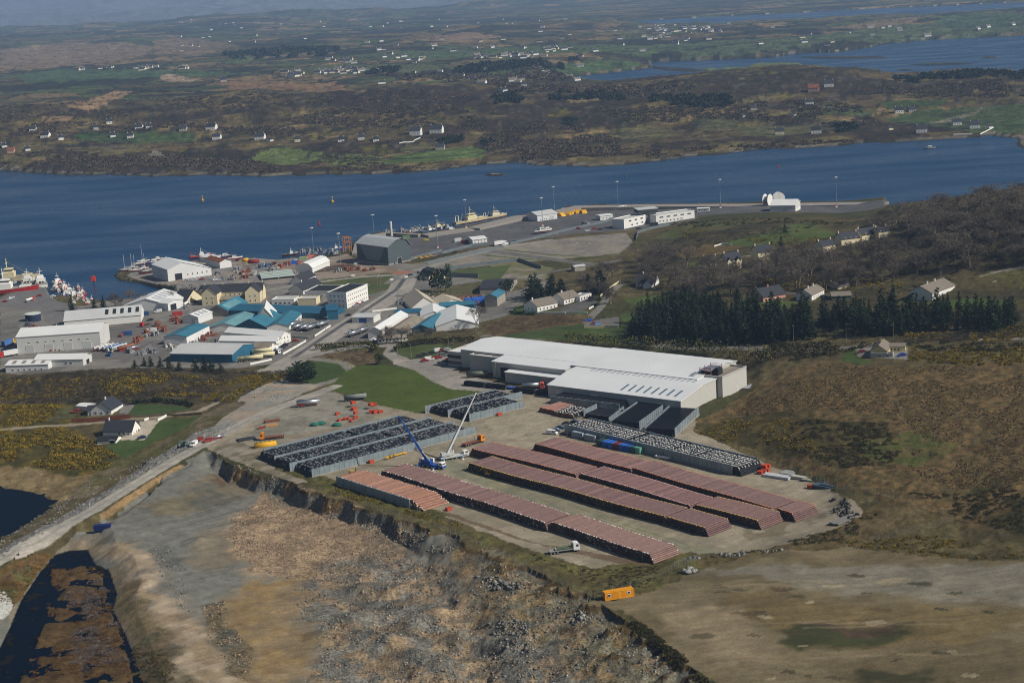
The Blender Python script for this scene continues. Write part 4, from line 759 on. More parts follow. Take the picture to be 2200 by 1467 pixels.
for si, (a, b, w, nl, base, cap, nc) in enumerate(STK):
    e = (b - a)[:2]; L = float(np.hypot(*e)); e = e / L; nrm = np.array([-e[1], e[0]]); pit = .635; n = int(L / pit)
    for l in range(nl):
        for i in range(n + (nl - 1 - l)):
            x = (i - (nl - 1 - l) / 2) * pit; wob = math.sin(x * .11 + si) * .35 + random.uniform(-.12, .12)
            O = np.array([*(a[:2] + e * x + nrm * wob), 14.32 + l * .55 + (random.uniform(-.03, .04) if l == nl - 1 else 0)])
            topm = l == nl - 1
            if topm or l < nl - 1 and (i < 3 or i > n + nl - l - 5 or True):
                cand.append((si, topm, O, nrm, base, cap, nc))
near = sorted([c for c in cand if c[1]], key=lambda c: c[2][1])[:290]
nid = set(id(c) for c in near)
for c in cand:
    if id(c) in nid: continue
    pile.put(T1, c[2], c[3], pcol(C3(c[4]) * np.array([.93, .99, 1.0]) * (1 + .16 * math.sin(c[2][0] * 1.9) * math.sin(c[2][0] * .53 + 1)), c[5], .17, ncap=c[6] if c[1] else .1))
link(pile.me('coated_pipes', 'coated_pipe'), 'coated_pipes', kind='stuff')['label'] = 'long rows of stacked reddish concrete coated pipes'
# the nearest pipes one by one
PM = {}
def pipe_mesh(base, cap, v):
    k = (base, tuple(np.round(cap, 3)), v)
    if k not in PM:
        p = Pile(); random.seed(hash(v) % 97 + 3); p.put(T1, np.zeros(3), (0, 1), pcol(C3(base) * np.array([.93, .99, 1.]), cap, .15)); PM[k] = p.me('coated_pipe', 'coated_pipe')
    return PM[k]
random.seed(11)
PLB = {0: 'reddish coated pipe on top of the long row behind the parked white-cab lorry', 1: 'pinkish coated pipe on top of the nearest row of pipes', 2: 'dull red pipe on top of the second long row', 3: 'dull red pipe on top at the end of the second row', 4: 'pipe on top of the third row nearest the white crane', 5: 'pinkish pipe on top in the middle of the third row', 7: 'red brown pipe on top of the far row beside the containers', 8: 'red brown pipe on top of the far row below the steel wall', 9: 'reddish pipe on the small stack at the end of the far row', 6: 'reddish pipe with yellow end on top of the short stack beside the grey hardstanding'}
for c in near:
    cap = c[5] if random.random() < c[6] else C3('#6b4a42')
    me = pipe_mesh(c[4], cap, random.randrange(6)); ax = c[3]
    o = link(me, 'coated_pipe', label=PLB.get(c[0], 'reddish coated pipe on top of a long stacked row'), cat='pipe', group='coated pipes on top of row %s' % ('one', 'two', 'three', 'four', 'five', 'six', 'seven', 'eight', 'nine', 'ten')[c[0]])
    o.location = c[2]; o.rotation_euler = (0, 0, math.atan2(ax[1], ax[0]) - math.pi / 2)
# black pipes between walls
def gwall(P, Q, h, label, z0=14., t=.35, seg=1.2, col='galv', group='grey metal walls of the pipe bays', thick=None, cat='wall', name='steel_wall'):
    e = (Q - P)[:2]; L = float(np.hypot(*e)); rz = math.atan2(e[1], e[0]); r = empty(name, (P[0], P[1], z0), rz, label, cat, group)
    b = MB(); n = max(1, int(L / seg))
    for i in range(n): b.box(L * i / n + .02, L * (i + 1) / n - .02, -t / 2 - (i % 2) * .07, t / 2 + (i % 2) * .07, -.2, h + random.uniform(-.06, .06))
    b.ob('sheeting', [col], r); c = MB(); c.box(-.1, L + .1, -t / 2 - .18, t / 2 + .18, -.3, .25); c.ob('footing', ['concrete'], r); return r
blk = Pile(); bpi = []
def bpile(a, e, nrm, L, w, nl, z0=14.3, dots=None, base='#25282d', gaps=(), single=None, pit=.62, ex=0):
    n = int(L / pit)
    for l in range(nl):
        for i in range(n + (nl - 1 - l)):
            x = (i - (nl - 1 - l) / 2) * pit
            if any(g0 < x / L < g1 for g0, g1 in gaps) and l > nl - 3: continue
            O = np.array([*(a[:2] + e * x + nrm * random.uniform(-.1, .1)), z0 + l * .52]); top = l == nl - 1
            if single and top: bpi.append((O, nrm, single)); continue
            if not top and 2 < i < n - 3 and l < nl - 3: continue
            blk.put(TB if (dots and l >= nl - 3) else T1, O, nrm, pcol(C3(base), C3('#3a3a3c'), .25, dots if l >= nl - 3 else None))
D5 = (1, 5, 9, 13, 17, 21); D7 = (0, 4, 7, 11, 14, 18, 21)
d0 = at(*zC(530, 655), 17.3); d1 = at(*zC(1645, 360), 17.3); e = (d1 - d0)[:2]; L = float(np.hypot(*e)); e = e / L; nr_ = np.array([-e[1], e[0]])
DW[0] = 2
for k, (s0, s1) in enumerate(((0, 84), (-2, 83), (-1, 80), (2, 72))):
    wo = k * 13.9; P = np.array([*(d0[:2] + e * s0 + nr_ * wo), 14]); Qq = np.array([*(d0[:2] + e * s1 + nr_ * wo), 14])
    gwall(P, Qq, 3.3 + (k > 0) * .4, ('long grey corrugated steel wall nearest the blue crane', 'second corrugated steel wall from the blue crane between black pipes', 'third corrugated steel wall from the blue crane between black pipes', 'rearmost corrugated steel wall of the long bays beside the waste ground')[k])
    if k < 3:
        nr2 = nr_; bpile(np.array([*(d0[:2] + e * (s0 + 1.5) + nr_ * (wo + .75)), 0]), e, nr_, (79, 80, 74)[k], 12.2, 6, dots=D7 if k == 1 else D5, gaps=((.55, .58),) if k == 2 else ((.62, .66),) if k == 1 else ())
d0 = at(*zC(1595, 283), 17.3); d1 = at(*zC(1945, 195), 17.3); e = (d1 - d0)[:2]; e = e / np.hypot(*e); nr_ = np.array([-e[1], e[0]])
for k, (s0, s1) in enumerate(((0, 31), (-2, 41), (-5, 36))):
    wo = k * 13.9; P = np.array([*(d0[:2] + e * s0 + nr_ * wo), 14]); Qq = np.array([*(d0[:2] + e * s1 + nr_ * wo), 14])
    gwall(P, Qq, 3.4, ('grey corrugated steel wall of the short bays beside the gravel turning area', 'middle corrugated steel wall of the short bays behind the white crane', 'rear corrugated steel wall of the short bays along the green lawn')[k])
    if k < 2: bpile(np.array([*(d0[:2] + e * (s0 + 1) + nr_ * (wo + .75)), 0]), e, nr_, (29, 37)[k], 12.2, 6, dots=D5, gaps=((.5, .55),) if k == 0 else ())
DW[0] = 1
# long bay at the right
d0 = at(*zD(310, 165), 18.); d1 = at(*zD(1300, 410), 18.); e = (d1 - d0)[:2]; L = float(np.hypot(*e)); e = e / L; nr_ = np.array([-e[1], e[0]])
gwall(np.array([*d0[:2], 14]), np.array([*d1[:2], 14]), 4., 'long grey steel wall behind the row of shipping containers'); gwall(np.array([*(d0[:2] + nr_ * 13.6 + e), 14]), np.array([*(d1[:2] + nr_ * 13.6 + e), 14]), 3.9, 'long steel wall along the edge of the brown moor')
bpile(np.array([*(d0[:2] + e * 2 + nr_ * .7), 0]), e, nr_, L + 1, 12.2, 7, dots=D7, gaps=((.36, .385), (.62, .63), (.75, .76)))
# dark bays by the factory
def bay(tl, tr, off, lab, wl, walls=(1, 1), h=3.6, nl=6, z=17.6, kind='plain', lw=0):
    a = at(*tl, z); b = at(*tr, z); e = (b - a)[:2]; L = float(np.hypot(*e)); e = e / L; n = np.array([-e[1], e[0]]) * (1 if off > 0 else -1)
    if walls[0]: gwall(np.array([*a[:2], 14]), np.array([*(a[:2] + e * (L + lw)), 14]), h, wl[0])
    if walls[1]: gwall(np.array([*(a[:2] + n * abs(off)), 14]), np.array([*(b[:2] + n * abs(off)), 14]), h, wl[1])
    bpile(np.array([*(a[:2] + e * .8 + n * .6), 0]), e, n, L - 1.6, 12.2, nl, base='#15171c', single=lab)
bay(zB(828, 440), zB(1262, 492), 13.4, 'smooth black pipe in the bay against the pale factory wall', ('grey steel wall of the black pipe bay against the factory', 'rear steel wall of the black pipe bay against the factory'))
bay(zB(1040, 555), zB(1210, 575), 12.8, 'smooth black pipe in the short bay between pale steel walls', ('low grey wall of the short black pipe bay', 'back wall of the short black pipe bay'), walls=(0, 0), z=16, nl=4)
bay(zB(1205, 592), zB(1390, 465), -13.4, 'smooth black pipe in the tilted bay before the factory rooflights', ('left steel wall of the middle tilted bay', 'right steel wall of the middle tilted bay'))
bay(zB(1420, 638), zB(1578, 500), -13.4, 'smooth black pipe in the bay beside the brown moor', ('left steel wall of the bay beside the moor', 'outer steel wall of the bay beside the moor'))
for tl, tr, lb in ((zB(1035, 530), zB(1120, 490), 'pale steel wall at the left end of the short pipe bay'), (zB(1195, 580), zB(1290, 505), 'pale steel wall at the right end of the short pipe bay')):
    a = at(*tl, 17); b_ = at(*tr, 17); gwall(np.array([*a[:2], 14]), np.array([*b_[:2], 14]), 3, lb)
link(blk.me('black_pipes', 'black_coat'), 'black_pipes', kind='stuff')['label'] = 'black pipes with white bands stacked between steel walls'
random.seed(5); BM = []
for v in range(4): p = Pile(); p.put(T1, np.zeros(3), (0, 1), pcol(C3('#17191e'), C3('#4a4a4c'), .3)); BM.append(p.me('black_pipe', 'black_coat'))
for O, nn, lb in bpi:
    o = link(random.choice(BM), 'black_pipe', label=lb, cat='pipe', group=lb.replace('smooth black pipe', 'black pipes')); o.location = O; o.rotation_euler = (0, 0, math.atan2(nn[1], nn[0]) - math.pi / 2)
# dark wall of the front stack
a = at(*zC(700, 705), 17.2); b_ = at(*zC(1195, 862), 17.2); gwall(np.array([*a[:2], 14]), np.array([*b_[:2], 14]), 3.5, 'dark corrugated steel wall beside the grassy quarry edge', group=None)
e = (b_ - a)[:2]; L = float(np.hypot(*e)); e = e / L; n = np.array([-e[1], e[0]])
lp = Pile()
for l in range(6):
    for i in range(int(L / .635) + 7 - l * 2 + 4): lp.put(T1, np.array([*(a[:2] + e * (.6 + i * .635) + n * (.8 + random.uniform(-.5, .5))), 14.3 + l * .53]), n, pcol(C3(random.choice(['#9a7162', '#8e6a5e', '#a67d66', '#97694f'])), CAPW, .14, ncap=.4))
link(lp.me('pipe_stack', 'coated_pipe'), 'pipe_stack', label='tan and pink pipe stack held by the dark steel wall', cat='pipe stack')
# low stacks by the bays
for s_, e_, col, dd, lab in ((zB(765, 515), zB(855, 535), '#9a7064', None, 'small tilted stack of pinkish pipes by the bay walls'), (zB(855, 540), zB(975, 560), '#1c1c1f', D7, 'small stack of black pipes with white bands next to the pink stack')):
    a = at(*s_, 16); b_ = at(*e_, 16); e = (b_ - a)[:2]; L = float(np.hypot(*e)); e = e / L; n = np.array([-e[1], e[0]]); pp = Pile()
    for l in range(4):
        for i in range(int(L / .63) + 3 - l): pp.put(TB if dd else T1, np.array([*(a[:2] + e * ((i - (3 - l) / 2) * .63)), 14.3 + l * .53]), n, pcol(C3(col), CAPO, .15, dd))
    link(pp.me('pipe_stack', 'coated_pipe'), 'pipe_stack', label=lab, cat='pipe stack')
def rowof(px0, px1, nlen, nw, lab, col='#17181b', z=14.3, lay=2):
    a = G(*px0); b_ = G(*px1); e = (b_ - a)[:2]; L = float(np.hypot(*e)); e = e / L; n = np.array([-e[1], e[0]]); pp = Pile(); m_ = max(1, round(L / 12.5))
    for q in range(m_):
        for l in range(lay):
            for i in range(nw - l): pp.put(T1, np.array([*(a[:2] + e * (q * 12.6) + n * (i * .62 + l * .31)), gz(a[0], a[1]) + .3 + l * .53]), e, pcol(C3(col), C3('#55575a'), .25))
    return link(pp.me('pipe_stack', 'black_coat'), 'pipe_stack', label=lab, cat='pipe stack')
rowof(zB(280, 378), zB(545, 405), 2, 7, 'row of black pipes lying by the lawn beside the blue trestles', lay=4)
rowof(zB(590, 420), zB(880, 450), 2, 8, 'row of black pipes lying below the tanker at the factory', lay=4)
# ================================================================== vehicles, cranes, containers: templates
def wheel_me(r=.34, w=.24):
    b = MB(); b.cyl((0, -w / 2, 0), (0, w / 2, 0), r, 10, 0); b.cyl((0, -w / 2 - .02, 0), (0, w / 2 + .02, 0), r * .55, 8, 1); return b.me('wheel', ['tyre', 'chrome'])
WM = wheel_me(); WT = wheel_me(.5, .32)
def wheels(root, xs, y, me, r):
    for x in xs:
        for s in (-1, 1): o = link(me, 'wheel', root); o.location = (x, s * y, r)
STASH = []
def hide(o): STASH.append(o); return o
mat('paint', '#b0b0b0', .3, var=.02, spec=.5)
def car_t(kind):
    r = empty('parked_car', (0, 0, 0), 0, 'x', 'car')
    b = MB()
    if kind == 'van':
        b.prism([(-2.5, .35), (2.5, .35), (2.55, .95), (1.75, 1.2), (1.2, 1.95), (-2.45, 2.0), (-2.55, 1.2)], 'y', -.92, .92); g = [(1.75, 1.24), (1.25, 1.86), (.55, 1.88), (.55, 1.24)]
    elif kind == 'jeep':
        b.prism([(-2.2, .45), (2.2, .45), (2.25, 1.0), (1.2, 1.12), (.6, 1.75), (-2.1, 1.8), (-2.25, 1.1)], 'y', -.88, .88); g = [(1.1, 1.16), (.58, 1.68), (-1.95, 1.7), (-2.1, 1.16)]
    else:
        b.prism([(-2.05, .3), (2.05, .3), (2.12, .75), (1.1, .92), (.45, 1.4), (-1.05, 1.42), (-1.8, .98), (-2.1, .9)], 'y', -.84, .84); g = [(.98, .94), (.4, 1.34), (-1.0, 1.36), (-1.6, .97)]
    b.ob('body', ['paint'], r); c = MB(); h = {'van': .935, 'jeep': .895}.get(kind, .855); c.prism(g, 'y', -h, h); 
    x0 = g[0][0]; c.add([(x0 + .03, -h + .2, g[0][1]), (x0 + .03, h - .2, g[0][1]), (g[1][0] + .05, h - .25, g[1][1]), (g[1][0] + .05, -h + .25, g[1][1])], [(0, 1, 2, 3)])
    c.ob('window', ['glass'], r); wheels(r, (-1.3, 1.35) if kind != 'van' else (-1.6, 1.7), .8, WM, .34); return r
CARS = {k: car_t(k) for k in ('car', 'van', 'jeep')}
USED = set()
CN = {'#b9bcc0': 'silver', '#8f2520': 'red', '#26292d': 'black', '#2b3f5c': 'dark blue', '#dedede': 'white', '#6c7074': 'grey', '#5b8bc0': 'light blue', '#3c4a3a': 'dark green'}
def putcar(u, v, ang, col='#b9bcc0', kind='car', lab=None, grp=None):
    P = G(u, v); k = kind; sw = {'paint': col}; z = P[2]
    return dup(CARS[k], (P[0], P[1], z), R_(ang), lab or f'{CN.get(col, "grey")} {kind if kind != "jeep" else "off-road car"} parked', grp, swap=sw)
def truck_t(kind):
    nm = {'tank': 'tanker_lorry', 'flat': 'flatbed_lorry', 'box': 'box_lorry'}[kind]
    r = empty(nm, (0, 0, 0), 0, 'x', 'lorry'); b = MB(); b.box(-6, 2.4, -.5, .5, .7, 1.0, 0); b.ob('chassis', ['dark'], r)
    c = MB(); c.prism([(2.2, .7), (4.4, .7), (4.45, 1.9), (4.1, 3.0), (3.4, 3.35), (2.2, 3.3)], 'y', -1.22, 1.22); cb = c.ob('cab', ['paint'], r)
    g = MB(); g.prism([(4.47, 1.95), (4.14, 2.9), (4.0, 2.9), (4.3, 1.95)], 'y', -1.1, 1.1); g.prism([(3.1, 1.9), (4.1, 1.9), (3.9, 2.7), (3.1, 2.7)], 'y', -1.24, 1.24); g.ob('windscreen', ['glass'], cb)
    if kind == 'tank':
        t = MB(); t.cyl((-6.4, 0, 2.15), (1.8, 0, 2.15), 1.15, 16); t.cyl((1.8, 0, 2.15), (2.0, 0, 2.15), 1.15, 16, r2=.8); t.cyl((-6.4, 0, 2.15), (-6.6, 0, 2.15), 1.15, 16, r2=.8); t.ob('tank', ['chrome'], r, True)
        w = MB(); w.box(-5.5, 1, -.3, .3, 3.25, 3.36); w.ob('walkway', ['dark'], r)
    elif kind == 'flat':
        t = MB(); t.box(-6.4, 2, -1.25, 1.25, 1.0, 1.25); t.box(1.9, 2.05, -1.2, 1.2, 1.25, 2.3); t.ob('flatbed', ['rust'], r)
    else:
        t = MB(); t.box(-6.5, 2, -1.25, 1.25, 1.05, 3.7); t.ob('cargo_box', ['sheet_white'], r)
    wheels(r, (3.4, -3.4, -4.6, -5.8), 1.0, WT, .5); return r
TR = {k: truck_t(k) for k in ('tank', 'flat', 'box')}
def put(t, u, v, ang, lab, grp=None, sw=None, z=None, sc=None):
    P = G(u, v); return dup(t, (P[0], P[1], P[2] if z is None else z), R_(ang), lab, grp, swap=sw, sc=sc)
def trailer_t():
    r = empty('tank_trailer', (0, 0, 0), 0, 'x', 'trailer'); t = MB(); t.cyl((-5.4, 0, 2.2), (5.2, 0, 2.2), 1.15, 16); t.cyl((5.2, 0, 2.2), (5.4, 0, 2.2), 1.15, 16, r2=.85); t.cyl((-5.4, 0, 2.2), (-5.6, 0, 2.2), 1.15, 16, r2=.85); t.ob('tank', ['chrome'], r, True)
    f = MB(); f.box(-5.2, 4, -.5, .5, .75, 1.1); f.box(-5.3, -2, -1.15, 1.15, .55, .95); f.box(4.0, 4.15, -.45, -.3, 0, .9); f.box(4.0, 4.15, .3, .45, 0, .9); f.ob('frame', ['redpaint'], r); w = MB(); w.box(-4.5, 4.2, -.28, .28, 3.3, 3.4); w.ob('walkway', ['dark'], r)
    wheels(r, (-4.6, -3.3, -2.0), 1.0, WT, .5); return r
TRL = trailer_t()
def cont_t(L=6.06, cab=False):
    r = empty('shipping_container' if not cab else 'site_cabin', (0, 0, 0), 0, 'x', 'container' if not cab else 'cabin'); b = MB(); n = int(L / .3)
    b.box(0, L, .06, 2.38, .05, 2.5)
    for i in range(n):
        x = L * (i + .25) / n; b.box(x, x + L / n * .5, .01, .07, .25, 2.4); b.box(x, x + L / n * .5, 2.37, 2.43, .25, 2.4); b.box(x, x + L / n * .5, .1, 2.34, 2.5, 2.54)
    for i in range(7): y = .2 + i * .3; b.box(-.04, .01, y, y + .15, .25, 2.4)
    b.ob('body', ['paint'], r); f = MB()
    for x in (0, L - .15):
        for y in (-.02, 2.3): f.box(x - .02, x + .17, y, y + .16, 0, 2.6)
    f.box(0, L, -.02, .1, 2.46, 2.6); f.box(0, L, 2.34, 2.46, 2.46, 2.6); f.box(0, L, -.02, .1, 0, .2); f.box(0, L, 2.34, 2.46, 0, .2); f.ob('frame', ['paint'], r)
    if cab:
        window('window', 1.1, .9, r, (1.4, -.03, 1.6), 0); window('window', 1.1, .9, r, (L - 1.8, -.03, 1.6), 0)
        d = MB(); d.box(L * .45, L * .45 + .85, -.08, .02, .15, 2.1); d.box(L * .45 + .68, L * .45 + .75, -.13, -.08, 1.0, 1.15, 1); d.ob('door', ['paint', 'dark'], r)
    else:
        d = MB(); d.box(L + .0, L + .07, .12, 1.18, .2, 2.4); d.box(L, L + .07, 1.22, 2.28, .2, 2.4); d.box(L + .07, L + .13, .9, .94, .2, 2.4); d.box(L + .07, L + .13, 1.5, 1.54, .2, 2.4); d.ob('door', ['paint'], r)
    return r
CT6, CT12, CAB, CAB10 = cont_t(), cont_t(12.19), cont_t(6.1, True), cont_t(9.8, True)
def person(u, v, label, hivis=True, ang=0, z=None):
    P = G(u, v); r = empty('person', (P[0], P[1], P[2]), R_(ang), label, 'person')
    b = MB()
    for s in (-1, 1):
        b.cyl((0, s * .1, .05), (0, s * .1, .48), .06, 6, 0, .08); b.cyl((0, s * .1, .48), (0, s * .08, .9), .08, 6, 0, .1); b.box(-.08, .18, s * .1 - .05, s * .1 + .05, 0, .09, 0)
        b.cyl((0, s * .22, 1.4), (.05, s * .27, 1.12), .055, 6, 1, .045); b.cyl((.05, s * .27, 1.12), (.17, s * .24, .9), .045, 6, 1, .035)
    b.cyl((0, 0, .85), (0, 0, 1.1), .15, 8, 0, .16); b.cyl((0, 0, 1.1), (0, 0, 1.48), .17, 8, 1, .14); b.cyl((0, 0, 1.48), (0, 0, 1.58), .06, 6, 2); b.ball((0, 0, 1.68), .11, 2, 8, (1, .85, 1.15))
    b.ob('body', ['#3a3f4a', '#2f3540', '#b58468'], r, True)
    v_ = MB(); v_.cyl((0, 0, 1.0), (0, 0, 1.5), .185, 8, 0, .155, cap=False); v_.ob('vest', ['#c8d62a' if hivis else '#d05a20'], r); h = MB(); h.ball((0, 0, 1.75), .13, 0, 8, (1, .9, .7)); h.ob('helmet', ['white' if hivis else 'orange'], r, True); return r
# --- yard objects
def ctn(t, px, ang, lab, col, grp=None, z=None):
    P = G(*px); return dup(t, (P[0], P[1], P[2] if z is None else z), R_(ang), lab, grp, swap={'paint': col})
# row of containers before the long wall: (start of each along the row)
c0 = at(*zD(530, 303), 14); ce = at(*zD(752, 345), 14); e = (ce - c0)[:2]; Lc = np.hypot(*e); e /= Lc; aa = math.degrees(math.atan2(e[1], e[0]))
for i, (colr, nm) in enumerate((('#3c5752', 'dark green shipping container, farthest in the row before the steel wall'), ('#3a74cc', 'bright blue shipping container next to the dark green one'), ('#3d78cc', 'blue shipping container left of the rust red one'), ('#8a3a2c', 'rust red shipping container between blue ones'), ('#3c76ca', 'blue shipping container right of the rust red one'), ('#356ab8', 'blue shipping container left of the two pale green ones'), ('#3f6f78', 'slate green shipping container beside the pale green one'), ('#6fae96', 'pale sea green shipping container at the near end of the row'))):
    p = c0[:2] + e * (-2.5 + i * 2.9); o = dup(CT6, (p[0] + e[0] * 2.5, p[1] + e[1] * 2.5, 14), R_(aa + 90), nm, 'shipping containers before the long steel wall', swap={'paint': colr})
dup(CAB, tuple(at(*zD(352, 245), 14)), R_(aa), 'grey site cabin, the farther of two by the containers', 'grey site cabins', swap={'paint': '#93a0aa'}); dup(CAB, tuple(at(*zD(425, 262), 14)), R_(aa), 'grey site cabin, the nearer of two by the containers', 'grey site cabins', swap={'paint': '#9aa4ab'})
o = dup(CAB10, tuple(G(*zG(1712, 588))), R_(15.6), 'bright orange site cabin with door at the edge of the plateau', swap={'paint': '#e59c1c'})
P = G(202, 1146); o = dup(CT6, (P[0], P[1], sum(gz(P[0] + x, P[1] + y) for x in (0, 6) for y in (0, 2.4)) / 4 + .05), R_(1), 'navy blue skip container alone on the quarry floor', swap={'paint': '#1d2d66'})
o.scale = (1.05, .95, .8)
# cranes
def crane(px, ang, boom_tip, col, blab, zt, boomcol, rig):
    P = G(*px); r = empty('mobile_crane', tuple(P), R_(ang), blab, 'crane'); ca, sa = math.cos(R_(ang)), math.sin(R_(ang))
    b = MB(); b.box(-6, 5.5, -1.3, 1.3, .9, 1.6); b.box(3.6, 6.4, -1.3, 1.3, .7, 1.5); b.ob('carrier', [col], r)
    c = MB(); c.prism([(4.2, 1.5), (6.4, 1.5), (6.5, 2.1), (6.0, 2.9), (4.2, 2.9)], 'y', -1.25, 1.25, 0); cb = c.ob('cab', ['white'], r); g = MB(); g.prism([(6.52, 2.1), (6.05, 2.8), (5.9, 2.8), (6.4, 2.1)], 'y', -1.15, 1.15); g.prism([(4.8, 2.1), (6.1, 2.1), (5.9, 2.7), (4.8, 2.7)], 'y', -1.27, 1.27); g.ob('window', ['glass'], cb)
    wheels(r, (-5, -3.6, -1, .8, 4.6), 1.1, WT, .5)
    for x in (-5.2, 3.0):
        for s in (-1, 1): q = MB(); q.box(x - .2, x + .2, min(s * 1.2, s * 3.2), max(s * 1.2, s * 3.2), .8, 1.1, 0); q.box(x - .14, x + .14, s * 3.2 - .14, s * 3.2 + .14, .15, 1.1, 1); q.box(x - .45, x + .45, s * 3.2 - .45, s * 3.2 + .45, 0, .14, 1); q.ob('outrigger', [rig, 'white'], r)
    sx = -1.5; tw = MB(); tw.cyl((sx, 0, 1.6), (sx, 0, 2.0), 1.2, 14, 0); tw.box(sx - 3.2, sx + 1.6, -1.25, 1.25, 2.0, 3.0, 0); tw.box(sx - 4.0, sx - 3.1, -1.3, 1.3, 2.0, 3.4, 1); tw.box(sx + .2, sx + 1.9, .7, 1.5, 2.0, 3.7, 2); tr = tw.ob('turntable', [col, 'sheet_grey', 'white'], r)
    base = Vector((sx - 1, 0, 3.0)); wt = Vector(boom_tip(P)); rel = wt - Vector(P); tip = Vector((rel.x * ca + rel.y * sa, -rel.x * sa + rel.y * ca, rel.z)); d = tip - base; up = Vector((0, 0, 1))
    def sect(t0, t1, w):
        p = base + d * t0; q = base + d * t1; x = d.normalized(); y = x.cross(up).normalized() * w; zz = y.cross(x).normalized() * w
        V = [p - y - zz, p + y - zz, p + y + zz, p - y + zz, q - y - zz, q + y - zz, q + y + zz, q - y + zz]; return V, [(0, 3, 2, 1), (4, 5, 6, 7), (0, 1, 5, 4), (1, 2, 6, 5), (2, 3, 7, 6), (3, 0, 4, 7)]
    bm = MB()
    for t0, t1, w in ((0, .38, .42), (.38, .6, .34), (.6, .8, .28), (.8, 1, .22)): bm.add(*sect(t0, t1, w))
    bm.ob('boom', [boomcol], r); rm = MB(); rm.cyl(tuple(Vector((sx + .9, 0, 2.6))), tuple(base + d * .25), .22, 8); rm.ob('lift_ram', ['chrome'], r)
    hk = MB(); hk.cyl(tuple(tip), tuple(tip - Vector((0, 0, 1.2))), .05, 5); hk.box(tip.x - .3, tip.x + .3, tip.y - .3, tip.y + .3, tip.z - 1.7, tip.z - 1.1); hk.ob('hook_block', ['dark'], r)
    return r
def tip_at(u, v, D): return lambda P: atD(u, v, P[1] + D)
crane((928, 1004), -35, tip_at(856, 893, 2), 'bluepaint', 'bright blue mobile crane with long raised boom leaning left', 40, 'bluepaint', 'bluepaint')
crane((975, 985), 20, tip_at(1023, 843, 6), 'sheet_grey', 'white mobile crane with pale blue outriggers and steep boom', 40, '#c9c9c4', '#4e93c9')
def digger(px, ang, lab, s=1., col='yellow'):
    P = G(*px); r = empty('excavator', tuple(P), R_(ang), lab, 'excavator'); r.scale = (s, s, s)
    for y in (-1, 1): t = MB(); t.prism([(-1.7, .2), (-1.4, 0), (1.4, 0), (1.7, .2), (1.7, .5), (1.4, .75), (-1.4, .75), (-1.7, .5)], 'y', y - .28, y + .28); t.ob('track', ['dark'], r)
    b = MB(); b.box(-1.9, 1.3, -1.2, 1.2, .85, 1.9); b.ob('body', [col], r); c = MB(); c.prism([(-.2, 1.9), (1.3, 1.9), (1.1, 2.9), (-.1, 2.9)], 'y', .2, 1.2, 0); c.prism([(0, 2.0), (1.34, 2.0), (1.12, 2.75), (.05, 2.75)], 'y', .16, 1.24, 1); c.ob('cab', [col, 'glass'], r)
    a = MB(); a.prism([(1.1, 1.5), (3.2, 4.0), (3.5, 3.9), (1.5, 1.3)], 'y', -.5, -.2); a.prism([(3.3, 4.1), (5.2, 1.7), (4.9, 1.6), (3.1, 3.7)], 'y', -.48, -.22); a.ob('arm', [col], r); k = MB(); k.prism([(4.8, 1.8), (5.5, 1.5), (5.4, .7), (4.7, .5), (4.9, 1.2)], 'y', -.9, .2); k.ob('bucket', ['dark'], r); return r
digger((1050, 1022), 150, 'small yellow excavator on the track between pipe rows', .85)
digger(zE(1245, 435), 250, 'green and grey excavator at the top of the quarry road', .9, '#4e6a62')
def forklift(px, ang, lab):
    P = G(*px); r = empty('forklift', tuple(P), R_(ang), lab, 'forklift'); b = MB(); b.box(-1.6, 1, -.8, .8, .5, 1.5); b.box(-1.8, -1.3, -.8, .8, .5, 1.8); b.ob('body', ['orange'], r); m = MB()
    for y in (-.5, .5): m.box(1.0, 1.15, y - .08, y + .08, .1, 3.4); m.box(1.15, 2.3, y - .08, y + .08, .2, .28)
    for z_ in (1.2, 2.2, 3.3): m.box(1.0, 1.1, -.5, .5, z_, z_ + .12)
    m.ob('mast', ['dark'], r); c = MB()
    for x in (-.9, .7):
        for y in (-.7, .7): c.box(x - .05, x + .05, y - .05, y + .05, 1.5, 2.5)
    c.box(-1, .8, -.8, .8, 2.5, 2.6); c.ob('cage', ['yellow'], r); wheels(r, (-1, .9), .75, WM, .34)
forklift(zC(815, 700), 10, 'orange forklift at the head of the front pipe stack')
put(TR['flat'], *zC(1640, 480), 38, 'lorry with orange cab and long flat load bed near the white crane', sw={'paint': '#d9861e'}); put(TR['flat'], *zC(250, 450), 188, 'orange cab lorry with brown tipper trailer beyond the yellow tank', sw={'paint': '#d9861e'})
o = put(TR['flat'], *zG(1510, 330), 12, 'white cab flatbed lorry loaded with pipes beside the nearest pipe row', sw={'paint': '#dedede', 'rust': '#8d8c86'})
lp = Pile()
for i in range(3): lp.put(T1, np.array([-6.2 + 0, -.7 + i * .65, 1.56]), (1, 0), pcol(C3('#4d5e48'), CAPW, .1))
pm_ = link(lp.me('pipe_bundle', 'coated_pipe'), 'pipe_bundle', label='dark green pipes lying on the white cab lorry', cat='pipe'); pm_.location = o.location; pm_.rotation_euler = o.rotation_euler; pm_.scale = (.66, 1, 1)
put(TRL, *zC(512, 228), 2, 'silver tank trailer with red chassis on the waste ground'); put(TRL, *zC(830, 190), 6, 'dull grey tank trailer at the edge of the lawn', sw={'redpaint': 'dark', 'chrome': '#7b7f7a'})
put(TRL, *zB(370, 325), -10, 'weathered green tank trailer beside the factory door', sw={'redpaint': 'rust', 'chrome': '#6c7466'}); put(TR['tank'], *zB(735, 398), -8, 'silver tanker lorry with white and red cab at the low factory block', sw={'paint': '#c8564a'})
dup(TRL, tuple(G(*zE(1475, 385))), R_(30), 'small silver tank trailer beside the red tractor', sc=.55)
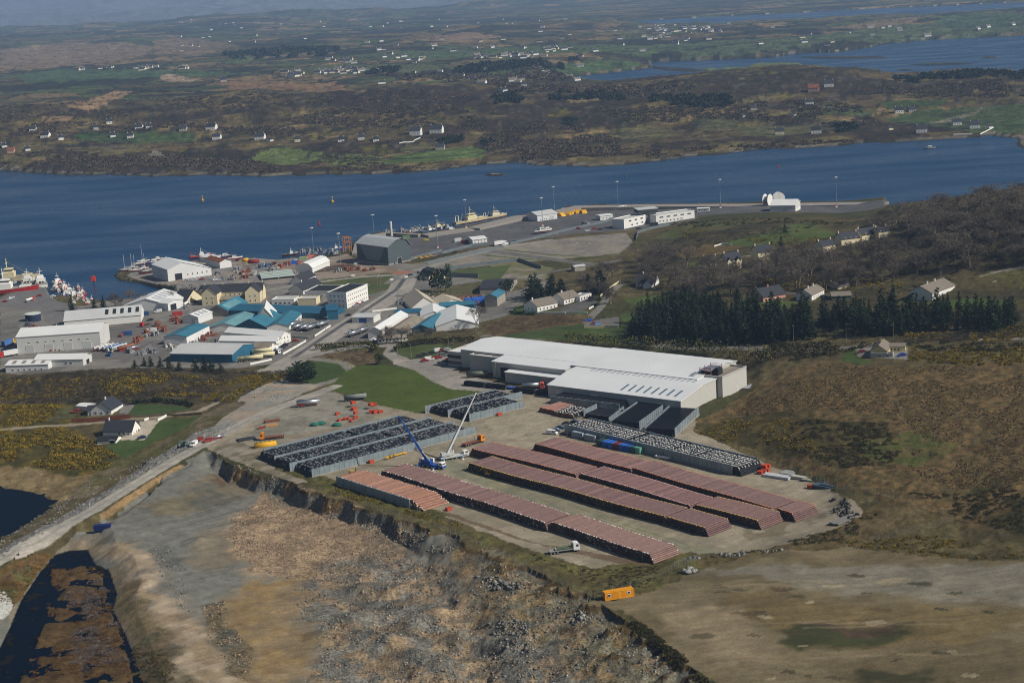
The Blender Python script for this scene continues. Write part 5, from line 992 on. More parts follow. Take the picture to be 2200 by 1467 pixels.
for px, a, c, k, l in ((zE(1310, 430), 255, '#dedede', 'van', 'white van parked at the top of the quarry road'), (zE(1350, 395), 250, '#8f2520', 'car', 'red car parked beyond the white van'), (zE(1405, 405), 215, '#a13b2c', 'jeep', 'red tractor-like car at the bend of the road'), (zB(840, 682), -30, '#dedede', 'van', 'white van by the grey site cabins'), (zB(925, 690), -30, '#26292d', 'car', 'black car between the white van and the cabins'), (zB(868, 662), -30, '#6c7a8c', 'car', 'grey car behind the white van'), (zB(890, 648), -30, '#2b3f5c', 'car', 'dark blue car second behind the white van'), (zB(935, 622), -30, '#26292d', 'car', 'black car by the end of the long steel wall'), (zB(985, 612), -30, '#2b3f5c', 'car', 'navy car next to the blue tarpaulin'), (zE(1475, 130), 60, '#26292d', 'car', 'black car on the lane under the gorse')):
    putcar(*px, a, c, k, l)
# car park beside the factory
CPK = [(155, 943, '#8f2520'), (-1, 0, ''), ]
for i, (x, y, c, k) in enumerate(((655, 945, '#8f2520', 'car'), (692, 935, '#dedede', 'van'), (732, 928, '#8f2520', 'car'), (768, 918, '#8f2520', 'car'), (778, 905, '#6c7074', 'car'), (815, 900, '#6c7074', 'jeep'), (610, 908, '#26292d', 'car'), (650, 893, '#26292d', 'car'), (713, 880, '#26292d', 'car'), (768, 862, '#dedede', 'van'), (805, 858, '#8f2520', 'car'), (845, 850, '#b9bcc0', 'car'), (845, 885, '#3a2426', 'jeep'), (795, 975, '#b9bcc0', 'jeep'), (835, 963, '#2b3f5c', 'jeep'), (855, 940, '#8f2520', 'car'))):
    row = 'in the row nearest the lawn' if y < 910 and x not in (778, 815, 845) or y in (880, 862, 858) else 'in the middle row'
    lb = f'{CN.get(c, "maroon")} {"off-road car" if k == "jeep" else k} in the factory car park, ' + ('by the turning area' if y > 955 else ('%s in the middle row' % ('first', 'second', 'third', 'fourth', 'fifth', 'last')[min(i, 5)] if i < 6 else '%s in the lawn side row' % ('first', 'second', 'third', 'fourth', 'fifth', 'sixth', 'seventh', 'eighth', 'ninth', 'tenth')[i - 6]))
    putcar(*z6(x, y), 12 + random.uniform(-4, 4), c, k, lb, 'cars in the factory car park')
# people
person(*zC(1065, 580), 'worker in orange vest beside the yellow beam at the steel wall', False); person(*zC(1092, 573), 'worker in yellow vest beside the yellow beam at the steel wall'); person(*zC(1582, 652), 'worker in yellow vest standing alone between crane and pipes')
person(*zC(1635, 452), 'worker in yellow vest by the orange cab lorry'); person(*zC(1545, 505), 'worker in orange vest behind the white crane', False)
b = MB(); b.box(0, 11, -.3, .3, .5, 1.0); b.box(1, 1.3, -.5, .5, 0, .5); b.box(9.6, 9.9, -.5, .5, 0, .5)
P = G(*zC(1030, 587)); o = b.ob('lifting_beam', ['yellow'], label='long yellow lifting beam on the ground at the steel wall', cat='beam'); o.location = P; o.rotation_euler = (0, 0, R_(38))
# yellow tank, crates, scrap
r = empty('storage_tank', tuple(G(*zC(225, 495))), R_(15), 'bright yellow half tank lying by the first bay', 'tank'); b = MB(); b.cyl((-5, 0, .4), (4.5, 0, .4), 1.5, 18); b.ob('shell', ['yellow'], r, True); c = MB()
for i in range(5): c.cyl((-4 + i * 1.9, 0, 1.8), (-4 + i * 1.9, 0, 2.05), .3, 8)
c.ob('hatch', ['dark'], r)
crt = MB(); 
for z_ in (0, .9): crt.box(-.9, .9, -.6, .6, z_, z_ + .12); 
crt.box(-.9, .9, -.6, .6, .15, .85); 
for x in (-.9, .82): 
    for y in (-.6, .52): crt.box(x, x + .08, y, y + .08, 0, 1.05)
CRM = crt.me('crate', ['orange']); CRG = MB(); CRG.ball((0, 0, .5), 1.6, 0, 10, (1.3, 1, .55)); CRG = CRG.me('net_heap', ['#2a6a58'])
def crate(px, lab, mats=None, rz=0, sc=1., dz=0, grp=None, nm='crate', cat='crate', me=None):
    o = link(me or CRM, nm, label=lab, cat=cat, group=grp); P = G(*px); o.location = (P[0], P[1], P[2] + dz); o.rotation_euler = (0, 0, R_(rz)); o.scale = (sc, sc, sc); return o
for i, (x, y, s, dz) in enumerate(((818, 255, 1.4, 0), (815, 232, 1.3, 1.5), (940, 275, 1.5, 0), (965, 275, 1.4, 0), (935, 245, 1.3, 1.6), (1000, 272, 1.2, 0), (708, 285, 1.1, 0), (830, 312, 1.2, 0), (832, 296, 1.1, 1.2), (755, 320, 1.1, 0), (718, 328, 1., 0), (800, 332, 1., 0), (780, 318, 1., 0), (190, 380, 1., 0), (960, 225, 1.2, 0))):
    crate(zC(x, y), 'orange crate in the scattered pile beyond the black pipe bays', rz=random.uniform(0, 90), sc=s, dz=dz, grp='orange crates on the waste ground')
for x, y in ((555, 358), (600, 350), (705, 360)): crate(zC(x, y), 'green heap of netting beside the first black pipe bay', nm='net_heap', cat='net', me=CRG, sc=1.1, grp='green net heaps')
for (x, y), l in (((1458, 930), 'lone orange crate at the foot of the front pipe row'), ((1800, 290), 'orange box against the steel wall of the short bays'), ((935, 610), 'small orange unit standing at the long steel wall')): crate(zC(x, y), l, rz=40, sc=1.2)
for i, (x, y, dz) in enumerate(((1465, 462, 0), (1485, 455, 0), (1505, 448, 0), (1490, 445, 1.3), (1510, 440, 1.3), (1765, 545, 0))): crate(zD(x, y), 'orange crate in the stack at the corner of the yard' if i < 5 else 'orange crate by the steel sections near the fence', rz=-40, sc=1.25, dz=dz, grp='orange crates at the yard corner' if i < 5 else None)
mat('steelpl', '#a9adb0', .5, metal=.3, var=.2)
def bundle(px, ang, n, L, lab, col, w=.5, h=.4, lay=2):
    P = G(*px); b = MB()
    for l in range(lay):
        for i in range(n): j = random.uniform(-.3, .3); b.box(-L / 2 + j, L / 2 + j, i * (w + .08), i * (w + .08) + w, l * h + .1, l * h + h + .08)
    for x in (-L / 3, L / 3): b.box(x - .1, x + .1, -.2, n * (w + .08) + .2, 0, .1)
    o = b.ob('beam_stack', [col], label=lab, cat='beams'); o.location = P; o.rotation_euler = (0, 0, R_(ang))
bundle(zD(1555, 490), -38, 5, 11, 'white topped stack of long beams beside the orange crates', '#bdbfc0', .6, .5); bundle(zD(1640, 470), -38, 6, 9, 'grey stack of slabs along the yard fence', '#9c9d98', .7, .4, 1); bundle(zD(1690, 495), -40, 3, 7, 'pale stack of beams in the middle of the yard edge', '#b5b2a6', .7, .5); bundle(zD(1750, 505), -40, 4, 6, 'short weathered beam stack near the fence bend', '#99968a', .7, .4, 1)
bundle(zD(1840, 550), -42, 6, 10, 'dark blue grey steel sections nearest the fence corner', '#4a5a68', .6, .4); bundle(zD(1880, 540), -42, 5, 9, 'dark steel sections along the fence', '#414f5c', .6, .4, 1); bundle(zD(1990, 740), 40, 7, 12, 'rusty and grey steel scrap laid beside the dark rocks', '#7b7672', .5, .3, 1)
bundle(zC(265, 365), 20, 3, 6, 'orange brown pipe offcuts on the waste ground', '#b58a5c', .5, .5); bundle(zC(270, 335), 20, 4, 7, 'rusty steel frame lying on the waste ground', 'rust', .4, .4)
bundle(zC(100, 460), 20, 6, 8, 'dark grey bundle of black offcuts beside the orange lorry', '#33363a', .7, .35, 1)
# white spindle tanks by the long wall
for px, L, lab in ((zD(925, 358), 11, 'long white pointed cylinder by the long steel wall'), (zD(890, 372), 8, 'shorter white pointed cylinder beside the longer one'), (zD(1035, 385), 9, 'white pointed cylinder lying alone farther along the wall')):
    P = G(*px); b = MB(); b.cyl((-L / 2 + 1.5, 0, .75), (L / 2 - 1.5, 0, .75), .62, 12); b.cyl((L / 2 - 1.5, 0, .75), (L / 2, 0, .75), .62, 12, r2=.15); b.cyl((-L / 2 + 1.5, 0, .75), (-L / 2, 0, .75), .62, 12, r2=.15); b.box(-2, -1.7, -.5, .5, 0, .5); b.box(1.7, 2, -.5, .5, 0, .5)
    o = b.ob('float_cylinder', ['white'], label=lab, cat='cylinder', smooth=True); o.location = P; o.rotation_euler = (0, 0, R_(-38))
b = MB(); 
for i in range(4): b.cyl((i * 1.3, 0, .6), (i * 1.3, 2.6, .6), .6, 12, cap=False)
o = b.ob('pipe_trestle', ['bluepaint'], label='cluster of bright blue pipe ends by the black pipes', cat='pipes'); o.location = G(*zB(545, 400)); o.rotation_euler = (0, 0, R_(-30))
for i, (x, y) in enumerate(((125, 1200), (160, 1190), (180, 1175), (205, 1165), (150, 1172), (190, 1158))):
    b = MB(); b.cyl((0, -1.2, .8), (0, 1.2, .8), .8, 14, cap=False); b.cyl((0, -1.2, .8), (0, 1.2, .8), .62, 14, cap=False); b.add([(.8 * math.cos(a_), 1.2 * s, .8 + .8 * math.sin(a_)) for s in (-1, 1) for a_ in np.arange(14) / 14 * 6.283] + [(.62 * math.cos(a_), 1.2 * s, .8 + .62 * math.sin(a_)) for s in (-1, 1) for a_ in np.arange(14) / 14 * 6.283], [(k + 14 * s, (k + 1) % 14 + 14 * s, (k + 1) % 14 + 14 * s + 28, k + 14 * s + 28) for s in (0, 1) for k in range(14)])
    o = b.ob('concrete_ring', ['#b0a79b'], label='pale concrete drain pipe beside the quarry road', cat='drain pipe', group='concrete drain pipes'); o.location = G(*zE(x, y)); o.rotation_euler = (0, 0, R_(-60 + random.uniform(-8, 8)))
# ================================================================== the factory (local frame along its long side)
FO = at(*zB(1630, 505), 14); FA = R_(-38)
froot = empty('factory', (FO[0], FO[1], 14), FA, 'huge low white roofed factory with grey walls behind the pipe yard', 'factory')
def fblk(x0, x1, y0, y1, prof, wall='factory_wall', roof='factory_roof', over=.4, th=.3, flat=False):
    Wd = y1 - y0; b = MB(); pt = [(y0 + t * Wd, h) for t, h in prof]; b.prism([(y0, -1), (y1, -1)] + pt[::-1], 'x', x0, x1); w = b.ob('wall', [wall], froot); r = MB()
    if flat:
        h = prof[0][1]; r.box(x0 + .3, x1 - .3, y0 + .3, y1 - .3, h - .1, h + .05); 
        for q in ((x0 - .1, x1 + .1, y0 - .1, y0 + .3), (x0 - .1, x1 + .1, y1 - .3, y1 + .1), (x0 - .1, x0 + .3, y0 + .3, y1 - .3), (x1 - .3, x1 + .1, y0 + .3, y1 - .3)): r.box(*q, h, h + .8, 1)
    else:
        q = [(pt[0][0] - over, pt[0][1] + .04)] + [(a, h + .04) for a, h in pt[1:-1]] + [(pt[-1][0] + over, pt[-1][1] + .04)]
        for (a, c), (d, f) in zip(q[:-1], q[1:]): r.prism([(a, c), (d, f), (d, f + th), (a, c + th)], 'x', x0 - over, x1 + over)
    return w, r.ob('roof', [roof, wall], froot)
fblk(-142, -68.4, 20.5, 51, [(0, 9), (.58, 10.8), (1, 9.2)]); fblk(-113, -68.4, 9.2, 20.1, [(0, 7.9), (1, 8.95)]); w, r2 = fblk(-67.9, 2, 14, 50, [(0, 9.2), (.7, 11.4), (1, 9.8)]); w, r1 = fblk(-64.5, 8.5, -10.8, 20.3, [(0, 5.6), (.62, 8.9), (1, 8.7)])
wb, rb = fblk(2.6, 11.4, 20.8, 43, [(0, 9.3), (1, 9.3)], roof='brown_roof', flat=True); fblk(-101, -67, 3.6, 8.6, [(0, 5), (1, 5.2)]); fblk(-133, -113.4, 16, 20.2, [(0, 7.6), (1, 7.6)], flat=True)
wo, ro = fblk(-151.5, -142.4, 21, 40, [(0, 6.6), (1, 6.6)], roof='factory_roof', flat=True); fblk(-149, -144, 33, 46, [(0, 7.6), (1, 8.2)])
for z_ in (1.6, 4.8):
    b = MB(); b.box(-151.7, -142.6, 20.9, 21.1, z_ - .8, z_ + .8, 0); b.ob('window', ['glass'], wo); b = MB(); b.box(-151.65, -151.4, 22, 38, z_ - .8, z_ + .8, 0); b.ob('window', ['glass'], wo)
b = MB(); b.box(-130, -121, 17, 19.4, 7.66, 7.9); b.ob('rooflight', ['white'], froot)
for i in range(8):
    x = -26 + i * 4.1; b = MB(); za, zb_ = 5.6 + 3.3 * (3.2 / 19.3) + .42, 5.6 + 3.3 * (10.2 / 19.3) + .42; b.add([(x, -7.6, za), (x + 1.2, -7.6, za), (x + 1.2, -.6, zb_), (x, -.6, zb_)], [(0, 1, 2, 3)]); b.ob('rooflight', ['#5c7283'], r1)
for i in range(20):
    x = -54 + i * 2.95; b = MB(); b.add([(x, 8.8, 8.9 + .38), (x + 1.3, 8.8, 8.9 + .38), (x + 1.3, 13, 8.9 + .34), (x, 13, 8.9 + .34)], [(0, 1, 2, 3)]); b.ob('rooflight', ['#9fa6a8'], r1)
for (x, w_, h_, y) in ((-108, 9, 5.6, 9.15), (-90, .1, .1, 3.5)):
    b = MB(); b.box(x, x + w_, y - .1, y + .05, 0, h_); b.ob('door', ['dark'], froot)
for x in (-60, -40, -20, -4): b = MB(); b.box(x, x + 4, -10.95, -10.75, 0, 4.2); b.ob('door', ['wall_grey'], froot)
b = MB(); b.box(11.35, 11.5, 33, 35, 0, 2.6); b.ob('door', ['wall_grey'], froot)
for x in (-96, -80):
    b = MB(); b.box(x, x + .2, 2.6, 3.6, 3.2, 3.35); b.cyl((x, 2.6, 3.2), (x + 1.6, 3.4, 4.6), .07, 5); b.ob('bracket', ['chrome'], froot)
b = MB(); b.box(-.5, 4.5, 22, 31, 9.6, 11.8, 1); b.box(-1, 5, 21.5, 31.5, 11.8, 12.1, 0); b.box(5.5, 7.5, 24, 28, 9.6, 12.6, 1); b.box(-3, -1.2, 17, 21, 9.4, 10.8, 0)
for x in (-1, 2, 5): 
    for y in (21.5, 26, 31.5): b.box(x - .08, x + .08, y - .08, y + .08, 9.4, 13.2, 2)
for z_ in (12.5, 13.1): b.box(-1, 5, 21.45, 21.55, z_, z_ + .08, 2); b.box(-1, 5, 31.45, 31.55, z_, z_ + .08, 2)
for i in range(4): b.cyl((.3 + i * 1.2, 24, 12.1), (.3 + i * 1.2, 24, 12.7), .5, 8, 0)
b.ob('roof_plant', ['chrome', 'dark', 'redpaint'], r2)
b = MB(); b.cyl((-110, 8, 0), (-110, 8, 8), .25, 8); b.ob('vent_pipe', ['chrome'], froot)
b = MB()
for i in range(24): b.box(13 + i * .9, 13.5 + i * .9, 36, 44, 0, .9)
o = b.ob('steel_stack', ['steelpl'], label='pale steel sheets stacked behind the factory end wall', cat='steel sheets'); o.location = (FO[0], FO[1], 14.6); o.rotation_euler = (0, 0, FA)
# ================================================================== the town
ind = 'industrial sheds of the harbour town'
bld('large pale grey warehouse with four roller doors at the left edge', (38.8, 761), (217.5, 749), (261, 726), 35, 9, 'x', 'wall_grey', 'sheet_white', 'warehouse', 'warehouse', doors=[('f', .15, 4.5, 5, 'sheet_grey'), ('f', .38, 4.5, 5, 'sheet_grey'), ('f', .61, 4.5, 5, 'sheet_grey'), ('f', .84, 4.5, 5, 'sheet_grey')], win=[('f', 1, 8, 1.6, .7, 6.6, 0, .1, .9), ('r', 1, 4, .8, .7, 6.6, 0, .3, .9)])
bld('grey roofed shed with dark rooflights behind the big warehouse', (139, 706), (304, 692), (334, 675), 15, 14, 'x', 'white', 'sheet_grey', 'shed', 'shed', sky_=[(.5, 1, 5, .15, .4, 'dark')], win=[('r', 2, 4, 1, 1, 1.4, 2.2, .1, .9)])
bld('white cold store with low gable front and dark doorway', (264, 670), (368, 667), 34, 11, 15, 'y', 'sheet_white', 'sheet_white', 'cold_store', 'warehouse', sky_=[(.1, .9, 5, .55, .75, 'steelpl')])
bld('lower white bay with open dark door beside the cold store', (362, 668), (394, 660), 26, 15, 5, 'y', 'sheet_white', 'sheet_white', 'shed', 'shed', doors=[('f', .35, 5, 4, 'dark')])  # dark panel in the doorway stands in for the shade inside
bld('long low white shed with four rooflights at the bottom left of town', (13, 800), (105, 797), 14, 14, 5, 'x', 'sheet_white', 'sheet_white', 'shed', 'shed', sky_=[(.05, .95, 4, .1, .4, 'brown_roof')], win=[('f', 1, 6, 1.2, 1, 1.3, 0, .1, .9)])
bld('pale grey shed with a small white annex and open right end', (75, 791), (180, 789), (219, 778), 17, 7, 'x', 'wall_grey', 'sheet_white', 'shed', 'shed', doors=[('r', .5, 4, 3.5, 'dark')], win=[('f', 1, 2, 1.4, 1.2, 2.6, 0, .6, .8)])  # dark door panel paints the shade of the open right end
bld('teal shed with pale grey roof strip beside the cream tankers', (367, 777), (500, 779), (550, 755), 17, 9, 'x', 'sheet_blue', 'sheet_grey', 'shed', 'shed')
for A, B, C, ev, lab in (((540, 758), (577, 760), (592, 751), 11, 'small white gabled building, nearest of the three white gables'), ((472, 745), (594, 747), (605, 741), 13, 'middle white gabled building with windows in its end wall'), ((485, 732), (606, 742), (621, 735), 18, 'rear long white gabled building with windows in its end wall')):
    bld(lab, A, B, C, ev, 8, 'x', 'white', 'sheet_white' if ev > 11 else 'brown_roof', 'workshop', 'workshop', 'row of white gabled workshops', win=[('r', 2, 2, .9, 1.1, 1.6, 2.4, .15, .85), ('f', 1, 3, 1, 1, 1.6, 0, .6, .95)])
bld('left pale teal hall in the cluster of teal roofs', (447, 713), (520, 712), 34, 8, 10, 'y', 'white', 'roof_teal_pale', 'hall', 'hall', 'cluster of teal roofed halls')
bld('middle teal hall with a blue gable wall', (505, 712), (572, 713), 28, 10, 17, 'y', 'sheet_blue', 'roof_teal', 'hall', 'hall', 'cluster of teal roofed halls')
bld('right teal hall beside the parked tankers', (574, 712), (622, 710), 38, 10, 7, 'y', 'white', 'roof_teal', 'hall', 'hall', 'cluster of teal roofed halls')
bld('tall grey gabled hall with translucent roof between teal halls', (552, 702), (591, 699), 26, 14, 24, 'y', 'concrete', 'sheet_white', 'hall', 'hall')
bld('long low dark blue shed across the middle of town', (495, 680), (705, 688), (730, 673), 13, 6, 'x', 'sheet_blue', 'sheet_blue', 'shed', 'shed', doors=[('f', .62, 5, 4, 'dark')])
bld('dark blue block at the right end of the long blue shed', (703, 688), (727, 686), (730, 672), 20, 3, 'x', 'sheet_blue', 'sheet_blue', 'shed', 'shed')
bld('bright teal barn with concrete gable next to the cream hospital', (447, 680), (492, 680), (514, 660), 11, 13, 'y', 'concrete', 'roof_teal', 'barn', 'barn', sky_=[(.1, .8, 8, .6, .9, 'roof_teal_pale')])
bld('small light grey gabled shed in the centre yard', (392, 695), (427, 696), (446, 684), 14, 6, 'y', 'sheet_white', 'sheet_white', 'shed', 'shed', doors=[('f', .7, 3, 3.4, 'sheet_grey')], sky_=[(.1, .9, 3, .6, .9, 'steelpl')])
bld('teal roofed store with white panelled front', (354, 740), (402, 740), (442, 715), 16, 5, 'y', 'sheet_white', 'roof_teal', 'store', 'store')
hb = bld('cream former hospital with slate roof and two gabled wings', (437, 651), (566, 645), 9, 22, 13, 'x', 'cream', 'slate', 'hospital', 'building', win=[('f', 2, 12, .9, 1.3, 1.7, 3.2, .05, .95)], chim=(.02, .32, .75, .98))
for A, B, lab in (((435, 656), (468, 655), 'left gabled wing of the cream former hospital'), ((528, 652), (560, 650), 'right gabled wing of the cream former hospital')):
    w_ = bld(lab, A, B, 12, 24, 14, 'y', 'cream', 'slate', 'wing', 'building', win=[('f', 2, 2, .9, 1.3, 1.7, 3.2, .15, .85), ('r', 2, 2, .9, 1.3, 1.7, 3.2, .1, .9)])
bld('low grey stone annex before the cream former hospital', (474, 652), (528, 650), 6, 8, 5, 'x', 'concrete', 'brown_roof', 'annex', 'building')
bld('steep dark slate roof outbuilding left of the former hospital', (372, 650), (400, 652), (408, 640), 4, 20, 'x', 'cream', 'slate', 'outbuilding', 'house')
bld('three storey white office block with rows of windows', (705, 662), (746, 663), (783, 643), 33, 0, 'x', 'white', 'dark', 'office_block', 'office', win=[('f', 3, 4, 1.1, 1.1, 1.8, 3.1, .08, .92), ('r', 3, 10, 1.1, 1.0, 1.8, 3.1, .04, .96)])
bld('lower white wing with dark flat roof left of the office block', (656, 648), (712, 648), (745, 634), 21, 0, 'x', 'white', 'dark', 'office_block', 'office', win=[('f', 1, 5, 1.1, 1.0, 4.2, 0, .05, .95)])
bld('low white office with dark windows and flat roof', (584, 656), (632, 655), 11, 11, 0, 'x', 'white', 'sheet_grey', 'office_block', 'office', win=[('f', 1, 4, 1.8, 1.1, 1.6, 0, .1, .9)])
bld('blank cream block between the low office and the office block', (640, 656), (680, 655), 9, 13, 0, 'x', 'cream', 'sheet_grey', 'office_block', 'office')
bld('white gabled house with dark slate roof, nearer of the dark roofed pair', (621, 632), (652, 633), (690, 618), 9, 13, 'y', 'white', 'slate', 'house', 'house', chim=(.3,))
bld('house with dark slate roof, farther of the dark roofed pair', (624, 611), (650, 611), (676, 598), 7, 11, 'y', 'white', 'slate', 'house', 'house')
bld('tall dark grey ice plant with curved pale roof by the quay', (768.6, 563), (835.5, 572.5), (869, 561), 41, 0, 'x', '#4f5a5c', '#a9adad', 'ice_plant', 'plant building', prof=[(0, 41), (.15, 46), (.35, 52), (.6, 54), (.85, 49), (1, 38)], doors=[('r', .5, 4, 5, 'dark')], plinth=('concrete', 5), over=.8)
ip = [o for o in COL.objects if o.get('label', '').startswith('tall dark grey ice')][0]
L, Wd, E_ = ip['dim'][:]; b = MB(); b.add([(L * .1, -.12, E_ * .97), (L * .92, -.12, E_ * .97), (L * .72, -.12, E_ * .2), (L * .32, -.12, E_ * .2)], [(3, 2, 1, 0)]); b.ob('panel', ['#747e80'], ip)
bld('big white boatyard hall with a tall lopsided gable', (362, 605), (455, 591), 34, 20, 0, 'y', 'sheet_white', 'sheet_white', 'boatyard_hall', 'hall', prof=[(0, 25), (.34, 36), (1, 15)], doors=[('f', .24, 5.5, 5, 'dark')], win=[('f', 1, 5, .9, 1.6, 3.2, 0, .4, .95)])
bld('small pale shed with rusty roof beside the boatyard hall', (473, 577), (498, 573), (500, 560), 13, 5, 'y', 'sheet_white', 'rust', 'shed', 'shed')
bld('low white store behind the boatyard hall', (430, 562), (459, 565), 10, 10, 3, 'x', 'sheet_white', 'sheet_white', 'shed', 'shed')
bld('pale tent like workshop with rounded roof on the quay', (636, 588), (672, 588), (668, 572), 10, 0, 'y', 'sheet_white', 'sheet_white', 'tent_shed', 'shed', prof=[(0, 12), (.2, 20), (.5, 23), (.8, 20), (1, 12)])
bld('fish market hall with dark arched roof and cream end beyond the crossroads', (922, 603), (957, 598), 16, 6, 0, 'y', 'cream', 'slate', 'market_hall', 'hall', prof=[(0, 8), (.2, 17), (.5, 21), (.8, 17), (1, 8)])
bld('stone building with wide dark roof left of the conifers', (1031, 632), (1097, 630), (1130, 610), 12, 7, 'x', 'concrete', 'slate', 'stone_building', 'building', win=[('f', 1, 8, .7, .6, 3, 0, .05, .95)])
bld('peaked cream roofed shed with white gable in the fish yard', (885, 668), (942, 662), 34, 6, 20, 'y', 'white', '#b8ac98', 'shed', 'shed', ind); bld('lower cream roofed shed beside the blue tarpaulin', (945, 662), (1000, 655), 20, 6, 10, 'y', 'white', '#b8ac98', 'shed', 'shed', ind)
bld('white block with thin blue roof edge in the fish yard', (848, 685), (915, 682), 12, 12, 2, 'x', 'white', 'sheet_blue', 'shed', 'shed', ind)
bld('bright teal hipped roof hall before the big pale shed', (882, 716), (930, 716), 34, 8, 10, 'y', 'sheet_blue', 'roof_teal', 'hall', 'hall', ind); bld('strip of teal roof between pale sheds', (945, 672), (1020, 668), 9, 14, 5, 'x', 'sheet_blue', 'roof_teal', 'shed', 'shed', ind)
bld('largest pale grey roofed shed near the bare tree', (937, 712), (1028, 706), (1068, 672), 10, 14, 'y', 'sheet_white', 'sheet_white', 'shed', 'shed', ind); bld('white ridged shed behind the teal hipped hall', (905, 690), (960, 686), 26, 10, 9, 'y', 'white', 'sheet_white', 'shed', 'shed', ind)
bld('narrow white gabled hall with ribbed pale roof', (791, 727), (822, 727), 46, 16, 8, 'y', 'white', 'sheet_white', 'hall', 'hall', ind); bld('weathered brown and white roofed sheds behind the white cottage', (822, 722), (878, 722), 36, 8, 9, 'y', 'white', 'brown_roof', 'shed', 'shed', ind)
bld('low white cottage office with framed windows at the hedge', (811, 738), (876, 733), 7, 8, 5, 'x', 'white', 'brown_roof', 'cottage', 'office', win=[('f', 1, 8, 1., 1.1, 1.4, 0, .04, .96)])
bld('grey flat roofed shed with blue door by the tankers', (757, 694), (803, 694), 12, 12, 2, 'x', 'wall_grey', 'sheet_grey', 'shed', 'shed', doors=[('f', .5, 5, 3, '#2f5f9c')])
bld('small tower shed with teal roof beside the blue tarpaulin', (1042, 660), (1069, 660), (1080, 648), 21, 7, 'y', 'concrete', 'roof_teal', 'tower_shed', 'shed')
# pier buildings
bld('grey and white shed on the pier beside the yellow moulds', (1155, 476), (1197.5, 470), 19, 12, 6, 'x', 'sheet_white', 'sheet_grey', 'pier_shed', 'shed', win=[('f', 1, 4, .8, 1, 1.2, 0, .1, .5)], doors=[('f', .72, 4, 3.4, 'sheet_grey'), ])
bld('two storey white hut on the quay beside the maroon container', (1016, 526), (1047, 522.5), 16, 10, 3, 'x', 'white', 'sheet_white', 'pier_office', 'office', win=[('f', 2, 4, .9, .9, 1.2, 1.7, .05, .95)])
bld('left white block of the harbour office', (1341, 492), (1387.5, 481), 12, 19, 0, 'x', 'white', 'sheet_grey', 'harbour_office', 'office', 'harbour office blocks', win=[('f', 1, 3, 3.4, 1.3, 5.4, 0, .15, .95), ('f', 1, 3, 2.2, 1.3, 2, 0, .25, .95)])
tw = bld('dark grey observation tower with overhanging glazed top at the harbour office', (1388, 481), (1410, 479), 10, 24, 0, 'x', '#8b9093', 'dark', 'harbour_tower', 'tower'); L, Wd, E_ = tw['dim'][:]
b = MB(); b.box(-1.5 - L * .6, L + 1.5, -1.5, Wd + 1, E_ - .2, E_ + 2.6, 0); b.box(-1.8 - L * .6, L + 1.8, -1.8, Wd + 1.3, E_ + 2.6, E_ + 3, 1); b.ob('lookout', ['#3c4246', 'sheet_grey'], tw)
bld('right white block of the harbour office', (1410, 482), (1492.5, 471), 12, 18, 0, 'x', 'white', 'sheet_grey', 'harbour_office', 'office', 'harbour office blocks', win=[('f', 1, 5, 3.6, 1.2, 5.2, 0, .05, .95), ('f', 1, 7, 1.4, 1.2, 2, 0, .05, .7)], doors=[('f', .66, 3, 3, 'sheet_grey')])
bld('small flat roofed white kiosk on the pier', (1290, 474), (1317, 471), 10, 9, 1, 'x', 'white', 'sheet_white', 'kiosk', 'kiosk', win=[('f', 1, 3, 1, 1, 1.6, 0, .1, .9)]); bld('narrow white portable office in the middle of the pier', (1498, 456), (1524, 455), 6, 7, 1, 'x', 'white', 'sheet_white', 'portable_office', 'cabin', win=[('f', 1, 4, 1.1, 1.4, 1.5, 0, .1, .9)])
bld('grey pier shed with concrete base beside the white cable reels', (1655, 454.5), (1709, 454), (1716, 445), 12, 9, 'x', 'wall_grey', 'sheet_white', 'pier_shed', 'shed', plinth=('white', 3), doors=[('f', .6, 4.2, 4, 'sheet_grey')], win=[('f', 1, 3, .6, .7, 2.6, 0, .05, .4), ('f', 1, 3, .6, .7, 2.6, 0, .72, .95)])
for px, ang, lb in (((1649, 442), 55, 'white cable reel on the pier seen half edge on, left one'), ((1673, 438), 5, 'white cable reel on the pier facing the yard, right one')):
    P = at(*px, 3.1); r = empty('cable_reel', tuple(P), R_(ang), lb, 'cable reel', 'white cable reels'); b = MB(); b.cyl((0, -2.2, 5), (0, 2.2, 5), 3.2, 18); b.ob('drum', ['#8f9296'], r)
    for y in (-2.4, 2.2):
        f = MB(); f.cyl((0, y, 5), (0, y + .2, 5), 5, 24)
        for k in range(8): a_ = k * math.pi / 4; f.box(-.12, .12, y - .1 if y < 0 else y + .2, y if y < 0 else y + .3, 5, 9.8)
        f.ob('flange', ['white'], r)
    s = MB(); s.box(-3.4, 3.4, -2.6, 2.6, -.02, .35); s.ob('base', ['#9a9da0'], r)
